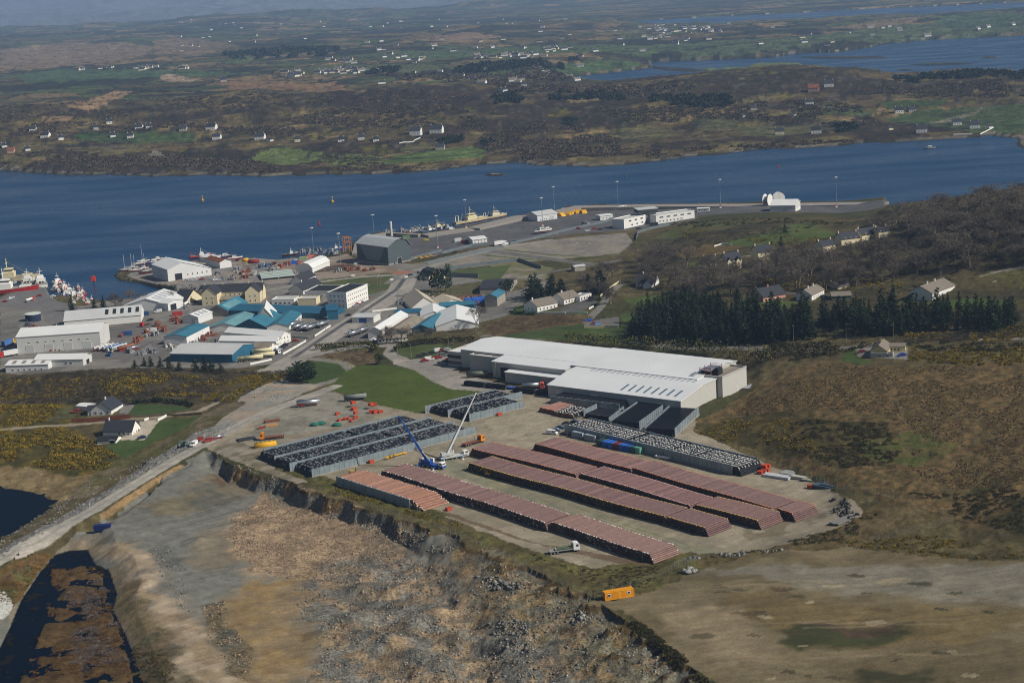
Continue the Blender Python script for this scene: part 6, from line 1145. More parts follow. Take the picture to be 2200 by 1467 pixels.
# houses
H1_ = [('f', 1, 5, 1.2, 1.1, 1.5, 0, .06, .94), ('l', 1, 2, 1.1, 1.1, 1.5, 0, .2, .8)]; H2_ = [('f', 2, 4, 1.1, 1.1, 1.5, 2.7, .08, .92), ('r', 2, 1, .9, 1, 1.5, 2.7, .3, .7)]
bld('white bungalow with grey roof and dormer below the paved drive', (1155, 671), (1198, 662), 13, 12, 11, 'x', 'white', 'tile', win=H1_, chim=(.1,)); bld('white bungalow with long flat wing up the slope', (1212, 655), (1246, 647), 12, 11, 11, 'x', 'white', 'tile', win=H1_, chim=(.3,)); bld('flat roofed white wing of the upper bungalow', (1246, 648), (1271, 640), 7, 9, 0, 'x', 'white', 'sheet_grey', 'house_wing', 'house', win=[('f', 1, 4, 1.2, 1.6, 1.4, 0, .05, .95)])
bld('dark roofed house with three white gables behind the trees', (1366, 617), (1408, 617), 11, 9, 16, 'x', 'white', 'slate', win=H1_, chim=(.3,)); bld('front gable of the dark roofed house', (1382, 620), (1400, 620), 7, 8, 10, 'y', 'white', 'slate', 'house_wing', 'house')
bld('pink house with large blue grey roof above the conifers', (1612, 646), (1640, 653), (1672, 641), 14, 15, 'y', '#c08a78', 'slate', win=[('f', 2, 2, 1, 1, 1.8, 2.6, .1, .9), ('r', 1, 3, 1.2, 1.1, 1.8, 0, .1, .9)], chim=(.5,))
bld('white bungalow with brown roof beside the pink house', (1711, 645), (1744, 647), (1769, 634), 12, 11, 'y', 'white', 'tile', win=[('f', 1, 1, 2, 1.2, 1.5, 0, .5, .9), ('r', 1, 5, 1, 1.1, 1.5, 0, .1, .9)], chim=(.3, .7)); bld('long dark green shed right of the white bungalow', (1787, 645), (1829, 643), 8, 8, 6, 'x', '#4a5a50', 'tile', 'shed', 'shed')
bld('half hidden house with pale brown roof behind the green shed', (1800, 622), (1826, 618), 9, 5, 10, 'x', 'cream', 'tile'); bld('long white house with brown roof half hidden by conifers at right', (2003, 646), (2052, 628), 14, 15, 13, 'x', 'white', 'tile', win=H1_, chim=(.3, .62)); 
bld('cream bungalow with brown roof standing alone on the moor', (1870, 768), (1906, 769), (1922, 755), 14, 12, 'y', '#d8c990', 'tile', win=[('f', 1, 2, 1.6, 1, 1.4, 0, .3, .95)], chim=(.5,)); bld('cream side wing of the moor bungalow', (1908, 757), (1945, 757), 7, 12, 2, 'x', '#d8c990', 'tile', 'house_wing', 'house', win=[('f', 1, 3, .9, 1.3, 1.5, 0, .1, .7)]); bld('grey flat roofed front porch of the moor bungalow', (1872, 770), (1918, 771), 3, 10, 0, 'x', '#a7a8a4', 'dark', 'porch', 'house', win=[('f', 1, 2, 1.4, .9, 1.4, 0, .2, .95)])
for A, B, d_, ev, rg, lab in (((1514, 577), (1541, 575), 8, 12, 11, 'cream house with dark roof, leftmost of the estate houses'), ((1562, 580), (1594, 576), 9, 21, 12, 'tall cream estate house with two bay gables and two chimneys'), ((1629, 561), (1662, 557), 10, 18, 12, 'cream estate house with grey gable near the single conifer'), ((1768, 545), (1795, 540), 9, 15, 9, 'cream estate house half hidden by bare trees'), ((1808, 528), (1848, 523), 9, 13, 11, 'cream estate house with two tall end chimneys'), ((1852, 518), (1888, 512), 9, 12, 11, 'cream estate house second from the woods'), ((1888, 512), (1911, 509), 8, 13, 8, 'cream estate house nearest the dark woods')):
    h = bld(lab, A, B, d_, ev, rg, 'x', 'cream', 'slate', group='cream houses of the hillside estate', win=[('f', 2, 3, 1.1, 1.2, 1.5, 2.7, .08, .92)], chim=(.03, .97))
for A, B, lab in (((1564, 581), (1573, 580), 'left'), ((1583, 579), (1592, 578), 'right')): bld('%s bay gable of the tall cream estate house' % lab, A, B, 3, 19, 6, 'y', 'cream', 'slate', 'house_wing', 'house', win=[('f', 2, 1, 1.2, 1.2, 1.5, 2.7, .1, .9)])
bld('ruined pale hut at the edge of the trees', (1235, 583), (1258, 580), 6, 9, 2, 'x', 'concrete', 'sheet_grey', 'hut', 'hut')
bld('white bungalow with slate roof and quoined corners, upper of the two by the gorse', (196, 893), (240, 893), (256, 878), 12, 16, 'y', 'white', 'slate', win=[('f', 1, 3, 1.3, 1.2, 1.5, 0, .1, .95)], chim=(.45,)); bld('slate roofed wing of the upper bungalow', (189, 892), (212, 890), 8, 10, 6, 'x', 'white', 'slate', 'house_wing', 'house'); bld('small white garage with flat pale roof', (165, 880), (188, 882), 6, 8, 2, 'x', 'white', 'sheet_white', 'garage', 'garage')
bld('white bungalow with long blue grey roof, lower of the two by the gorse', (222, 938), (284, 938), (300, 926), 11, 18, 'x', 'white', 'slate', win=[('f', 1, 3, 1.1, 1.2, 1.4, 0, .5, .95), ('r', 1, 3, .7, 1.2, 1.5, 0, .1, .9)], chim=(.1,)); bld('small dark roofed garage beside the lower bungalow', (209, 956), (250, 955), 7, 9, 5, 'x', 'white', 'dark', 'garage', 'garage', doors=[('f', .8, 2.4, 2.2, 'dark')])
# far shore houses
FH = [(12, 318, 14, 'w'), (25, 330, 18, 'r'), (62, 325, 14, 'w'), (72, 284, 18, 'w'), (98, 298, 22, 'd'), (133, 301, 14, 'w'), (208, 279, 14, 'g'), (237, 267, 16, 'w'), (245, 296, 15, 'w'), (282, 298, 18, 'w'), (300, 280, 20, 'w'), (322, 277, 16, 'w'), (395, 283, 20, 'g'), (455, 281, 26, 'd'), (467, 301, 22, 'w'), (560, 302, 26, 'w'), (585, 304, 9, 'w'), (641, 305, 16, 'c'), (735, 306, 18, 'd'), (778, 301, 18, 'w'), (810, 305, 16, 'd'), (895, 290, 30, 'w'), (940, 288, 34, 'w'), (948, 323, 24, 'g'), (1088, 198, 14, 'w'), (1128, 187, 16, 'g'), (483, 178, 18, 'g'), (640, 166, 12, 'w'),
      (1784, 188, 26, 'w'), (1751, 199, 30, 'r'), (1742, 227, 22, 'w'), (1600, 252, 9, 'g'), (1622, 238, 18, 'g'), (1678, 290, 24, 'c'), (1757, 288, 28, 'd'), (1916, 280, 12, 'c'), (1984, 286, 30, 'w'), (2060, 270, 24, 'w'), (2098, 277, 28, 'w'), (2130, 276, 10, 'w'), (1935, 244, 22, 'd'), (1963, 242, 20, 'g'), (1710, 250, 8, 'w')]
FHD = {'w': ('white', 'white', 'slate'), 'g': ('stone grey', '#a9a49a', 'slate'), 'd': ('dark roofed white', 'white', 'dark'), 'r': ('pink walled', '#c49a8a', 'rust'), 'c': ('cream', 'cream', 'slate')}
for i, (u, v, w, k) in enumerate(FH):
    nm, wl, rf = FHD[k]; two = w > 15 and k in 'wgc'
    where = 'across the water' + (' at far left' if u < 400 else ' below the heather hill' if u < 1000 else ' inland' if u < 1300 else ' on the right peninsula' if v > 230 else ' high on the peninsula')
    near_ = ('%s wide, ' % ('broad' if w > 22 else 'plain' if w > 14 else 'small')).replace(' wide', '')
    bld('%s%s house %s %s' % (near_, nm, ('by the field edge', 'beside dark bushes', 'above pasture', 'with short chimney', 'on rough grass', 'near a lane', 'on a slope', 'among scrub', 'near shore fields')[i % 9], where), (u - w / 2, v), (u + w / 2 * .55, v - 1), (u + w / 2, v - 3), w * .26 + 1, w * .2 + 1, 'x', wl, rf, 'farmhouse', 'house', 'houses on the far shore', chim=(.08, .92) if w > 12 else (), win=[('f', 2 if w > 22 and k == 'g' else 1, 3, 1.2, 1.3, 1.6, 2.6, .1, .9)] if w > 15 else ())
# garden and boundary walls, pier road walls
def wall_line(pts, h, lab, m='white', t=.25, name='garden_wall', cat='wall', group=None, posts=0):
    P = [G(*p) for p in pts]; r = empty(name, tuple(P[0]), 0, lab, cat, group); b = MB(); c = MB()
    for p, q in zip(P[:-1], P[1:]):
        d = q - p; L = float(np.hypot(d[0], d[1])); n = max(1, int(L / 6)); nx, ny = -d[1] / L * t / 2, d[0] / L * t / 2
        for i in range(n):
            a = p + d * i / n; e = p + d * (i + 1) / n; a[2] = gz(a[0], a[1]); e[2] = gz(e[0], e[1]); V = [(a[0] + s * nx, a[1] + s * ny, a[2] + zz) for s in (-1, 1) for zz in (-.4, h)] + [(e[0] + s * nx, e[1] + s * ny, e[2] + zz) for s in (-1, 1) for zz in (-.4, h)]
            V = [(x - P[0][0], y - P[0][1], z_ - P[0][2]) for x, y, z_ in V]; b.add(V, [(0, 1, 5, 4), (2, 6, 7, 3), (1, 3, 7, 5), (0, 4, 6, 2), (0, 2, 3, 1), (4, 5, 7, 6)])
            if posts: x, y, z_ = a - P[0]; c.box(x - .2, x + .2, y - .2, y + .2, z_ - .3, z_ + h + .25)
    b.ob('panel' if posts else 'wall_body', [m], r)
    if posts: c.ob('post', [m], r)
    return r
for pts, h, lab, m in (([z6(1600, 540), z6(1860, 535)], 1, 'white railing wall below the lower bungalow', 'white'), ([z6(1866, 530), z6(2050, 535)], 1, 'white railing wall right of its gap', 'white'), ([z6(2060, 500), z6(2100, 480)], 1, 'short white wall at the lane', 'white'), ([z6(2160, 390), z6(2200, 355), (1313, 618), (1330, 607)], 1.1, 'pale wall along the steep lane', 'cream'), ([z6(2020, 660), z6(2200, 658), (1328, 705)], 1.6, 'cream retaining wall by the blue car', 'cream'),
        ([z6(200, 522), z6(410, 495)], 1.2, 'white wall at the fish yard entrance', 'white'), ([z5(1505, 735), z5(1640, 645)], 1.1, 'white roadside wall above the junction', 'white'), ([z5(1230, 888), z5(1430, 775)], 1.1, 'long white roadside wall below the workshops', 'white'), ([z5(950, 975), z5(1135, 935)], 1, 'white wall end by the cream tankers', 'white'), ([z5(1310, 740), z5(1455, 748)], .8, 'low kerb wall by the tanker park', 'concrete'),
        ([zE(485, 275), zE(880, 245)], 2., 'rust red timber fence between the two bungalows', 'rust'), ([zE(1065, 265), zE(1125, 235)], 1.2, 'white curved gate wall of the lower bungalow', 'white'), ([zE(975, 265), zE(1005, 255)], 1.2, 'white gate pier at the drive', 'white'), ([zE(885, 240), zE(1100, 228), zE(1365, 218)], .9, 'low brown stone wall along the lane', '#7c6a55'),
        ([z8(980, 500), z8(1030, 485), z8(1088, 488)], 1, 'white rail enclosure on the green hillside', 'white'), ([zA(555, 728), zA(655, 732)], 1, 'white wall between the pink house and the bungalow', 'white'), ([f3(1750, 862), f3(1870, 860)], 1.2, 'white wall by the far shore road', 'white'), ([f3(1920, 860), f3(2005, 818)], 1.2, 'white wall climbing behind the far white house', 'white'), ([f2(380, 918), f2(470, 908), f2(515, 882)], 1.2, 'curved white wall below the far white house', 'white'), ([f3(880, 690), f3(960, 688), f3(1040, 705)], 1.0, 'white wall of the far drive', 'white'),
        ([z7(1100, 520), z7(1300, 470), z7(1540, 445)], 2, 'grey palisade fence along the pier road', 'fence_grey'), ([z7(1560, 460), z7(1900, 375), z7(2200, 310), z8(300, 345), (1320, 470)], 2, 'long grey palisade fence around the pier', 'fence_grey'), ([z7(780, 590), z7(1000, 530), z7(1100, 505)], 2, 'grey palisade fence by the ice plant', 'fence_grey'), ([z7(1000, 590), z7(1320, 520), z7(1520, 480)], 2, 'grey palisade fence of the gravel plot', 'fence_grey'), ([z6(830, 165), z6(1160, 120), z6(1460, 85)], 2.4, 'grey boarded fence of the grassy plot', 'fence_grey'), ([z6(1460, 85), z6(1650, 150)], 2.4, 'grey boarded fence corner at the trees', 'fence_grey'),
        ([z6(840, 215), z6(1110, 228)], 3, 'tall dark grey screen wall beside the market hall', '#7d7f82'), ([z8(490, 455), z8(500, 415), z8(560, 395), z8(700, 365)], 2, 'grey fence curving round the harbour office', 'fence_grey')):
    wall_line(pts, h, lab, m, name='fence' if 'fence' in lab or 'rail ' in lab else 'wall', cat='fence' if 'fence' in lab or 'rail ' in lab else 'wall')
def post_fence(pts, lab, h=2.2, sp=3.2, group=None):
    P = [G(*p) for p in pts]; r = empty('wire_fence', tuple(P[0]), 0, lab, 'fence', group); b = MB(); n_ = 0
    w = MB(); prev = None
    for p, q in zip(P[:-1], P[1:]):
        d = q - p; L = float(np.hypot(d[0], d[1])); n = max(1, int(L / sp))
        for i in range(n):
            a = p + d * i / n; a[2] = gz(a[0], a[1]); x, y, z_ = a - P[0]; c = MB(); c.cyl((x, y, z_ - .3), (x, y, z_ + h), .045, 5); n_ += 1
            if n_ <= 95: c.ob('post', ['galv'], r)
            if prev is not None:
                for hh in (.15, .75, 1.35, 1.95): w.cyl((prev[0], prev[1], prev[2] + hh), (x, y, z_ + hh), .012, 3, cap=False)
            prev = (x, y, z_)
    w.ob('wire', ['galv'], r); return r
post_fence([zG(1640, 572), zG(1480, 500), zG(1300, 405), zG(1120, 330), zG(900, 235), zC(1450, 1080), zC(1050, 955), zC(870, 895)], 'wire fence with grey posts along the quarry rim'); post_fence([zG(1655, 575), zG(1890, 500), zG(2060, 430), zG(2200, 370), zD(960, 1010), zD(1160, 960), zD(1400, 935)], 'wire fence with grey posts beside the orange cabin')
post_fence([zD(1480, 385), zD(1620, 435), zD(1800, 500), zD(1920, 560), zH(1100, 140), zH(1300, 170), zH(1560, 240), zH(1780, 320)], 'wire fence along the moor edge of the yard'); post_fence([zH(1780, 320), zH(1640, 370), zH(1450, 410), zH(1240, 465)], 'wire fence from the far corner down to the scrub'); post_fence([zB(1620, 665), zB(1750, 760), zB(1950, 810), zB(2130, 850)], 'wire fence behind the long black pipe bay'); post_fence([(0, 1256), (40, 1235), (90, 1200)], 'short wire fence above the reedy pond')
# lamp masts
def mast(u, v, top, lab, base=True, grp='tall lamp masts of the pier'):
    P = at(u, v, 3.0) if v < 560 else G(u, v); hgt = (v - top) * pxm(P) * 1.02; r = empty('lamp_mast', tuple(P), 0, lab, 'lamp mast', grp); b = MB(); b.cyl((0, 0, 0), (0, 0, hgt), .32, 8, 0, .14); b.ob('pole', ['galv'], r)
    c = MB(); c.cyl((0, 0, hgt - .6), (0, 0, hgt - .3), 1.1, 8)
    for k in range(6): a_ = k * 1.047; c.box(1.2 * math.cos(a_) - .25, 1.2 * math.cos(a_) + .25, 1.2 * math.sin(a_) - .2, 1.2 * math.sin(a_) + .2, hgt - .9, hgt - .5)
    c.ob('lamp_ring', ['white'], r)
    if base: d = MB(); d.box(-.8, .8, -.8, .8, 0, 1.5, 0); d.box(-.85, .85, -.85, .85, 1.5, 2.2, 1); d.ob('base', ['white', 'orange'], r)
    return r
for u, v, t, bs, lb in ((674, 546, 489, 0, 'lamp mast at the left end of the quay'), (732, 565, 501, 0, 'lamp mast beside the sunken dock'), (804, 510, 461, 0, 'tall lamp mast behind the ice plant'), (941, 533, 463, 1, 'lamp mast between ice plant and quay huts'), (1002, 490, 429, 1, 'lamp mast in front of the cream ship'), (1166, 486, 425, 1, 'lamp mast before the pier shed'), (1191, 450, 401, 0, 'lamp mast behind the pier shed'), (1328, 447, 390, 0, 'lamp mast beside the white tanker on the pier'), (1548, 447, 386, 1, 'lamp mast in the open middle of the pier'), (1797, 446, 382, 1, 'lamp mast nearest the end of the pier')): mast(u, v, t, lb, bs)
def slamp(u, v, h, lab, grp, wood=False):
    P = G(u, v); r = empty('utility_pole' if wood else 'street_lamp', tuple(P), random.uniform(0, 6), lab, 'pole' if wood else 'street lamp', grp); b = MB(); b.cyl((0, 0, -.3), (0, 0, h), .13, 6, 0, .07); b.ob('pole', ['#7c7468' if wood else 'galv'], r); c = MB()
    if wood: c.box(-.9, .9, -.06, .06, h - .5, h - .35)
    else: c.box(0, 1.5, -.05, .05, h - .1, h); c.box(1.2, 1.9, -.15, .15, h - .2, h - .05)
    c.ob('crossarm' if wood else 'lamp_head', ['#7c7468' if wood else 'white'], r)
for u, v in ((727, 670), (760, 655), (790, 640), (812, 622), (783, 675), (700, 712), (652, 745), (630, 775), (1028, 720), (818, 617), (752, 600), (700, 606), (799, 598), (855, 648), (905, 625), (930, 630)): slamp(u, v, 9, 'grey street lamp along the main harbour road', 'street lamps on the harbour road')
for u, v in ((1060, 560), (1148, 533), (1240, 545), (1270, 545), (1200, 525), (1080, 545), (1256, 495), (1320, 468), (1480, 470), (1610, 460), (1740, 462), (1860, 455), (855, 770), (884, 770), (965, 755)): slamp(u, v, 8, 'grey lamp post standing on the gravel plots and pier', 'lamp posts on plots and pier')
for u, v in ((1620, 612), (1818, 735), (1705, 738), (1880, 655), (1225, 662), (2022, 605), (1920, 735), (1333, 610), (1896, 610), (2020, 620), (386, 300), (1120, 215), (1282, 208), (2045, 250), (2185, 215), (618, 296), (1055, 250)): slamp(u, v, 9.5, 'thin wooden utility pole standing among bushes on a hillside', 'wooden poles across the hills', True)
# ================================================================== boats
def hull_me(L, Bm, Hh, mats, name='hull', red=True, sheer=.35):
    b = MB(); n = 9; V = []; 
    for i in range(n):
        t = i / (n - 1); x = -L / 2 + L * t; w = Bm / 2 * (1 - max(0, (t - .55) / .45) ** 2.2) * (.86 + .14 * min(1, t * 5)); z = Hh * (1 + sheer * max(0, t - .4) ** 1.5 * 2)
        V += [(x, -w * .6, -.6), (x + .06 * L * t * .4, -w * .92, Hh * .3), (x + .06 * L * t, -w, z), (x + .06 * L * t, w, z), (x + .06 * L * t * .4, w * .92, Hh * .3), (x, w * .6, -.6)]
    F = []; M = []
    for i in range(n - 1):
        for j in range(5): F.append((i * 6 + j, (i + 1) * 6 + j, (i + 1) * 6 + j + 1, i * 6 + j + 1)); M.append((0, 1, 2, 1, 0)[j])
    F.append(tuple(range(6))); M.append(1); F.append(tuple(range((n - 1) * 6, n * 6))[::-1]); M.append(1)
    b.v = V; b.f = F; b.m = M; return b.me(name, mats)
def boat(P, ang, L, hullc, topc='white', kind='trawler', lab='', grp=None, cat='boat', z=None):
    r = empty({'trawler': 'fishing_boat', 'ship': 'ship', 'yacht': 'yacht', 'cabin': 'motor_boat'}[kind], (P[0], P[1], P[2] if z is None else z), R_(ang), lab, cat, grp)
    Bm = L * (.27 if kind != 'ship' else .2); Hh = L * .09 if kind != 'ship' else L * .075
    link(hull_me(L, Bm, Hh, [MAT(c) for c in ('#7a2b24', hullc, '#8d8a80')]), 'hull', r)
    if kind in ('trawler', 'ship'):
        a = L * (.08 if kind == 'trawler' else .12); h = MB(); h.box(-a, a * 1.6, -Bm * .36, Bm * .36, Hh * .9, Hh + L * .09); h.box(-a * .6, a * 1.3, -Bm * .3, Bm * .3, Hh + L * .09, Hh + L * .15, 0, .15); hh = h.ob('wheelhouse', [topc], r)
        g = MB(); g.box(-a * .5, a * 1.33, -Bm * .305, Bm * .305, Hh + L * .115, Hh + L * .135); g.ob('window', ['glass'], hh)
        m = MB(); m.cyl((0, 0, Hh + L * .14), (0, 0, Hh + L * .33), L * .008, 6); m.box(-L * .01, L * .01, -Bm * .22, Bm * .22, Hh + L * .24, Hh + L * .25); m.cyl((-a * .2, 0, Hh + L * .3), (L * .4, 0, Hh + .3), .05, 4); m.ob('mast', [topc], r)
        q = MB()
        for s in (-1, 1): q.box(-L * .42, -L * .4, s * Bm * .32 - .15, s * Bm * .32 + .15, Hh * .9, Hh + L * .14)
        q.box(-L * .42, -L * .4, -Bm * .33, Bm * .33, Hh + L * .13, Hh + L * .15); q.cyl((-L * .3, 0, Hh), (-L * .22, 0, Hh + L * .18), .12, 5); q.ob('gantry', [topc if kind == 'ship' else hullc], r)
        w = MB(); w.cyl((-L * .2, -Bm * .2, Hh + .4), (-L * .2, Bm * .2, Hh + .4), L * .025, 8); w.ob('winch', ['dark'], r); w = MB(); w.box(L * .25, L * .42, -Bm * .2, Bm * .2, Hh, Hh + L * .035); w.ob('foredeck', [topc], r)
    elif kind == 'yacht':
        h = MB(); h.box(-L * .12, L * .22, -Bm * .25, Bm * .25, Hh * .9, Hh + .5, 0, .12); hh = h.ob('cabin', [topc], r); g = MB(); g.box(-L * .1, L * .18, -Bm * .255, Bm * .255, Hh + .15, Hh + .35); g.ob('window', ['glass'], hh); m = MB(); m.cyl((L * .06, 0, Hh), (L * .06, 0, Hh + L * 1.15), .09, 5); m.cyl((L * .06, 0, Hh + 1.2), (-L * .35, 0, Hh + 1.2), .09, 5); m.ob('mast', ['white'], r)
    else:
        h = MB(); h.prism([(-L * .2, Hh * .9), (L * .25, Hh * .9), (L * .12, Hh + L * .12), (-L * .18, Hh + L * .13)], 'y', -Bm * .34, Bm * .34); hh = h.ob('cabin', [topc], r); g = MB(); g.prism([(-L * .14, Hh + L * .05), (L * .2, Hh + L * .05), (L * .13, Hh + L * .1), (-L * .13, Hh + L * .1)], 'y', -Bm * .35, Bm * .35); g.ob('window', ['glass'], hh)
    return r
W0 = lambda u, v: at(u, v, 0)
boat(W0(1010, 478), 38, 34, '#c9b98e', '#d8cda4', 'ship', 'cream research ship with dark bow moored at the pier', cat='ship'); boat(W0(940, 492), 40, 20, '#26364a', '#d8cda4', 'trawler', 'small dark blue fishing boat astern of the cream ship'); boat(W0(1062, 468), 38, 26, '#c9b98e', '#cfc7ad', 'ship', 'cream work ship with raised crane arms ahead of the research ship', cat='ship'); boat(W0(922, 498), 40, 16, '#2c4a7a', 'white', 'trawler', 'blue and white fishing boat behind the dock store')
for u, v, L, hc, lab, a in ((10, 632, 46, '#a8231f', 'large red hulled trawler beside the asphalt jetty', 5), (18, 606, 44, '#c9b98e', 'cream and red trawler with tall mast behind the red one', 5), (60, 612, 30, '#d8d6d0', 'white trawler with a tall gantry', 100), (88, 613, 32, '#dedcd6', 'white trawler with stepped superstructure', 110), (125, 615, 24, '#a8231f', 'red trawler with white mast at the jetty head', 120), (140, 625, 20, '#b8342c', 'red and white boat second in the raft', 115), (150, 632, 20, '#3a4a5c', 'grey hulled boat in the middle of the raft', 112), (160, 640, 20, '#d8d6d0', 'white boat in the raft by the conifer', 115), (172, 640, 18, '#a8231f', 'red hulled boat at the outer end of the raft', 100), (140, 640, 16, '#2a4f86', 'small blue boat between white ones', 118), (168, 650, 13, '#d8d6d0', 'small white boat behind the trees', 90), (180, 652, 11, '#d8d6d0', 'smallest white boat near the shore trees', 90)):
    boat(W0(u, v), a, L, hc, '#d8cda4' if 'cream' in lab else 'white', 'trawler', lab)
for i, (u, v, L, k, hc, lab) in enumerate(((270, 583, 10, 'yacht', 'white', 'white yacht at the tip of the boatyard'), (285, 578, 9, 'yacht', 'white', 'white yacht second from the tip'), (300, 570, 12, 'cabin', 'white', 'white motor cruiser on the hard standing'), (292, 584, 10, 'yacht', '#dcdad2', 'white yacht on the near edge row'), (308, 580, 9, 'cabin', '#dcdad2', 'small white cruiser between yachts'), (315, 588, 12, 'yacht', '#3c4a52', 'dark hulled yacht nearest the rock edge'), (330, 568, 12, 'cabin', '#2a5590', 'blue hulled motor boat beside the hall'), (338, 560, 9, 'cabin', 'white', 'white motor boat by the sea behind the blue one'), (308, 565, 11, 'yacht', 'white', 'tall masted yacht behind the cruiser'))):
    P = G(u, v); P[2] += 1.1; boat(P, 195 + i * 3, L, hc, 'white', k, lab, 'boats stored in the boatyard')
for u, v, L, k, hc, lab in ((432, 552, 18, 'trawler', '#b8342c', 'white and red pilot boat behind the boatyard hall'), (460, 552, 10, 'cabin', 'white', 'small cabin boat beside the white store'), (485, 552, 13, 'cabin', '#27426b', 'dark blue hulled boat out of the water on the quay'), (505, 555, 11, 'cabin', 'white', 'white boat with yellow mast on the quay'), (625, 548, 14, 'trawler', '#23282f', 'black hulled boat at the small quay'), (721, 536, 12, 'trawler', '#3b62a8', 'blue and white boat beside the orange tower')):
    P = at(u, v, 0.3 if v < 553 and u < 440 or u > 600 else 3.6); boat(P, 20, L, hc, 'white', k, lab)
for i in range(26):
    u, v = random.choice(((random.uniform(112, 178), random.uniform(618, 652)), (random.uniform(150, 200), random.uniform(640, 660)), (random.uniform(-5, 90), random.uniform(604, 620)))); hc = random.choice(['#a8231f', '#2a4f86', '#d8d6d0', '#d8d6d0', '#3a4a5c', '#b8342c']); boat(W0(u, v), random.uniform(80, 125), random.uniform(9, 17), hc, 'white', 'trawler', 'small %s fishing boat with masts packed in the harbour raft' % {'#a8231f': 'red', '#2a4f86': 'blue', '#d8d6d0': 'white', '#3a4a5c': 'dark grey', '#b8342c': 'bright red'}[hc], 'small boats rafted in the harbour')
boat(W0(1997, 319), 175, 13, '#d8cda4', 'white', 'cabin', 'lone pale motor boat anchored in the far cove'); boat(at(1166, 497, 4.6), 20, 15, 'white', 'white', 'cabin', 'stepped white motor yacht standing on the pier asphalt')
def buoy(u, v, col, lab, s=1.):
    P = W0(u, v); r = empty('buoy', tuple(P), 0, lab, 'buoy'); b = MB(); b.cyl((0, 0, -.3), (0, 0, .8 * s), 1.3 * s, 10); b.cyl((0, 0, .8 * s), (0, 0, 3.2 * s), .5 * s, 6, 0, .15); b.ob('float', [col], r); c = MB(); c.ball((0, 0, 3.6 * s), .55 * s); c.ob('top_mark', [col], r)
buoy(435, 431, 'yellow', 'yellow buoy on the left of the channel', 1.3); buoy(714, 434, 'yellow', 'yellow buoy in mid channel', 1.3); buoy(686, 483, 'redpaint', 'small red buoy off the quay'); buoy(1344, 380, '#2f6a4a', 'green buoy near the far shore'); buoy(1672, 360, 'redpaint', 'faint red buoy off the right shore')
P = at(72, 690, 4); r = empty('storage_tank', tuple(P), 0, 'dark blue round tank with pale lid behind the jetty', 'tank'); b = MB(); b.cyl((0, 0, 0), (0, 0, 5), 5, 20); b.ob('shell', ['#23324a'], r); b = MB(); b.cyl((0, 0, 5), (0, 0, 5.3), 5.2, 20); b.ob('lid', ['#c9cfc6'], r)
P = W0(202, 612); r = empty('channel_marker', tuple(P), 0, 'bright red channel marker standing in the harbour', 'marker'); b = MB(); b.cyl((0, 0, -1), (0, 0, 3.5), .3, 8); b.ob('post', ['dark'], r); b = MB(); b.prism([(-1.4, 3), (1.4, 3), (1.4, 6.2), (0, 6.8), (-1.4, 6.2)], 'y', -1, 1); b.ob('board', ['#e0391f'], r)
# quay wall slab of the pier
QY = [(756, 545), (762, 524), (782, 508), (830, 499), (905, 503), (1003, 489.5), (1104, 464.5), (1156, 460.5), (1236, 442.5), (1400, 439.5), (1600, 438.5), (1903, 434), (1906, 441), (1880, 462), (1500, 475), (1330, 505), (900, 560)]
qp = P2(QY, 3.0); cx = np.mean([p[0] for p in qp[:13]]); b = MB()
for i in range(12):
    (x0, y0), (x1, y1) = qp[i], qp[i + 1]; d = math.hypot(x1 - x0, y1 - y0); nx, ny = (y1 - y0) / d * 14, -(x1 - x0) / d * 14
    if i < 4: nx *= .3; ny *= .3
    b.add([(x0, y0, z_) for z_ in (-3, 3.25)] + [(x1, y1, z_) for z_ in (-3, 3.25)] + [(x0 + nx, y0 + ny, z_) for z_ in (-3, 3.12)] + [(x1 + nx, y1 + ny, z_) for z_ in (-3, 3.12)], [(0, 2, 3, 1), (1, 3, 7, 5), (4, 5, 7, 6), (0, 1, 5, 4), (2, 6, 7, 3)])
b.ob('quay', ['#8f8880'], kind='structure')
for i in range(4, 11):
    (x0, y0), (x1, y1) = qp[i], qp[i + 1]; n = max(1, int(math.hypot(x1 - x0, y1 - y0) / 25))
    for k in range(n):
        t = (k + .5) / n; c = MB(); c.cyl((0, 0, 0), (0, 0, .8), .35, 8, 0, .28); c.cyl((0, 0, .8), (0, 0, 1.05), .5, 8); o = c.ob('bollard', ['redpaint'], label='dark red mooring bollard on the quay edge', cat='bollard', group='bollards along the pier edge'); o.location = (x0 + (x1 - x0) * t, y0 + (y1 - y0) * t - 1, 3.2)
b = MB(); c0 = at(1905, 434, 3.2); c1 = at(1886, 460, 3.2); d = c1 - c0; L = float(np.hypot(d[0], d[1])); b.box(0, L, -2, 2, -4, 3.4); o = b.ob('pier_end', ['#93897d'], kind='structure'); o.location = (c0[0], c0[1], 0); o.rotation_euler = (0, 0, math.atan2(d[1], d[0]))
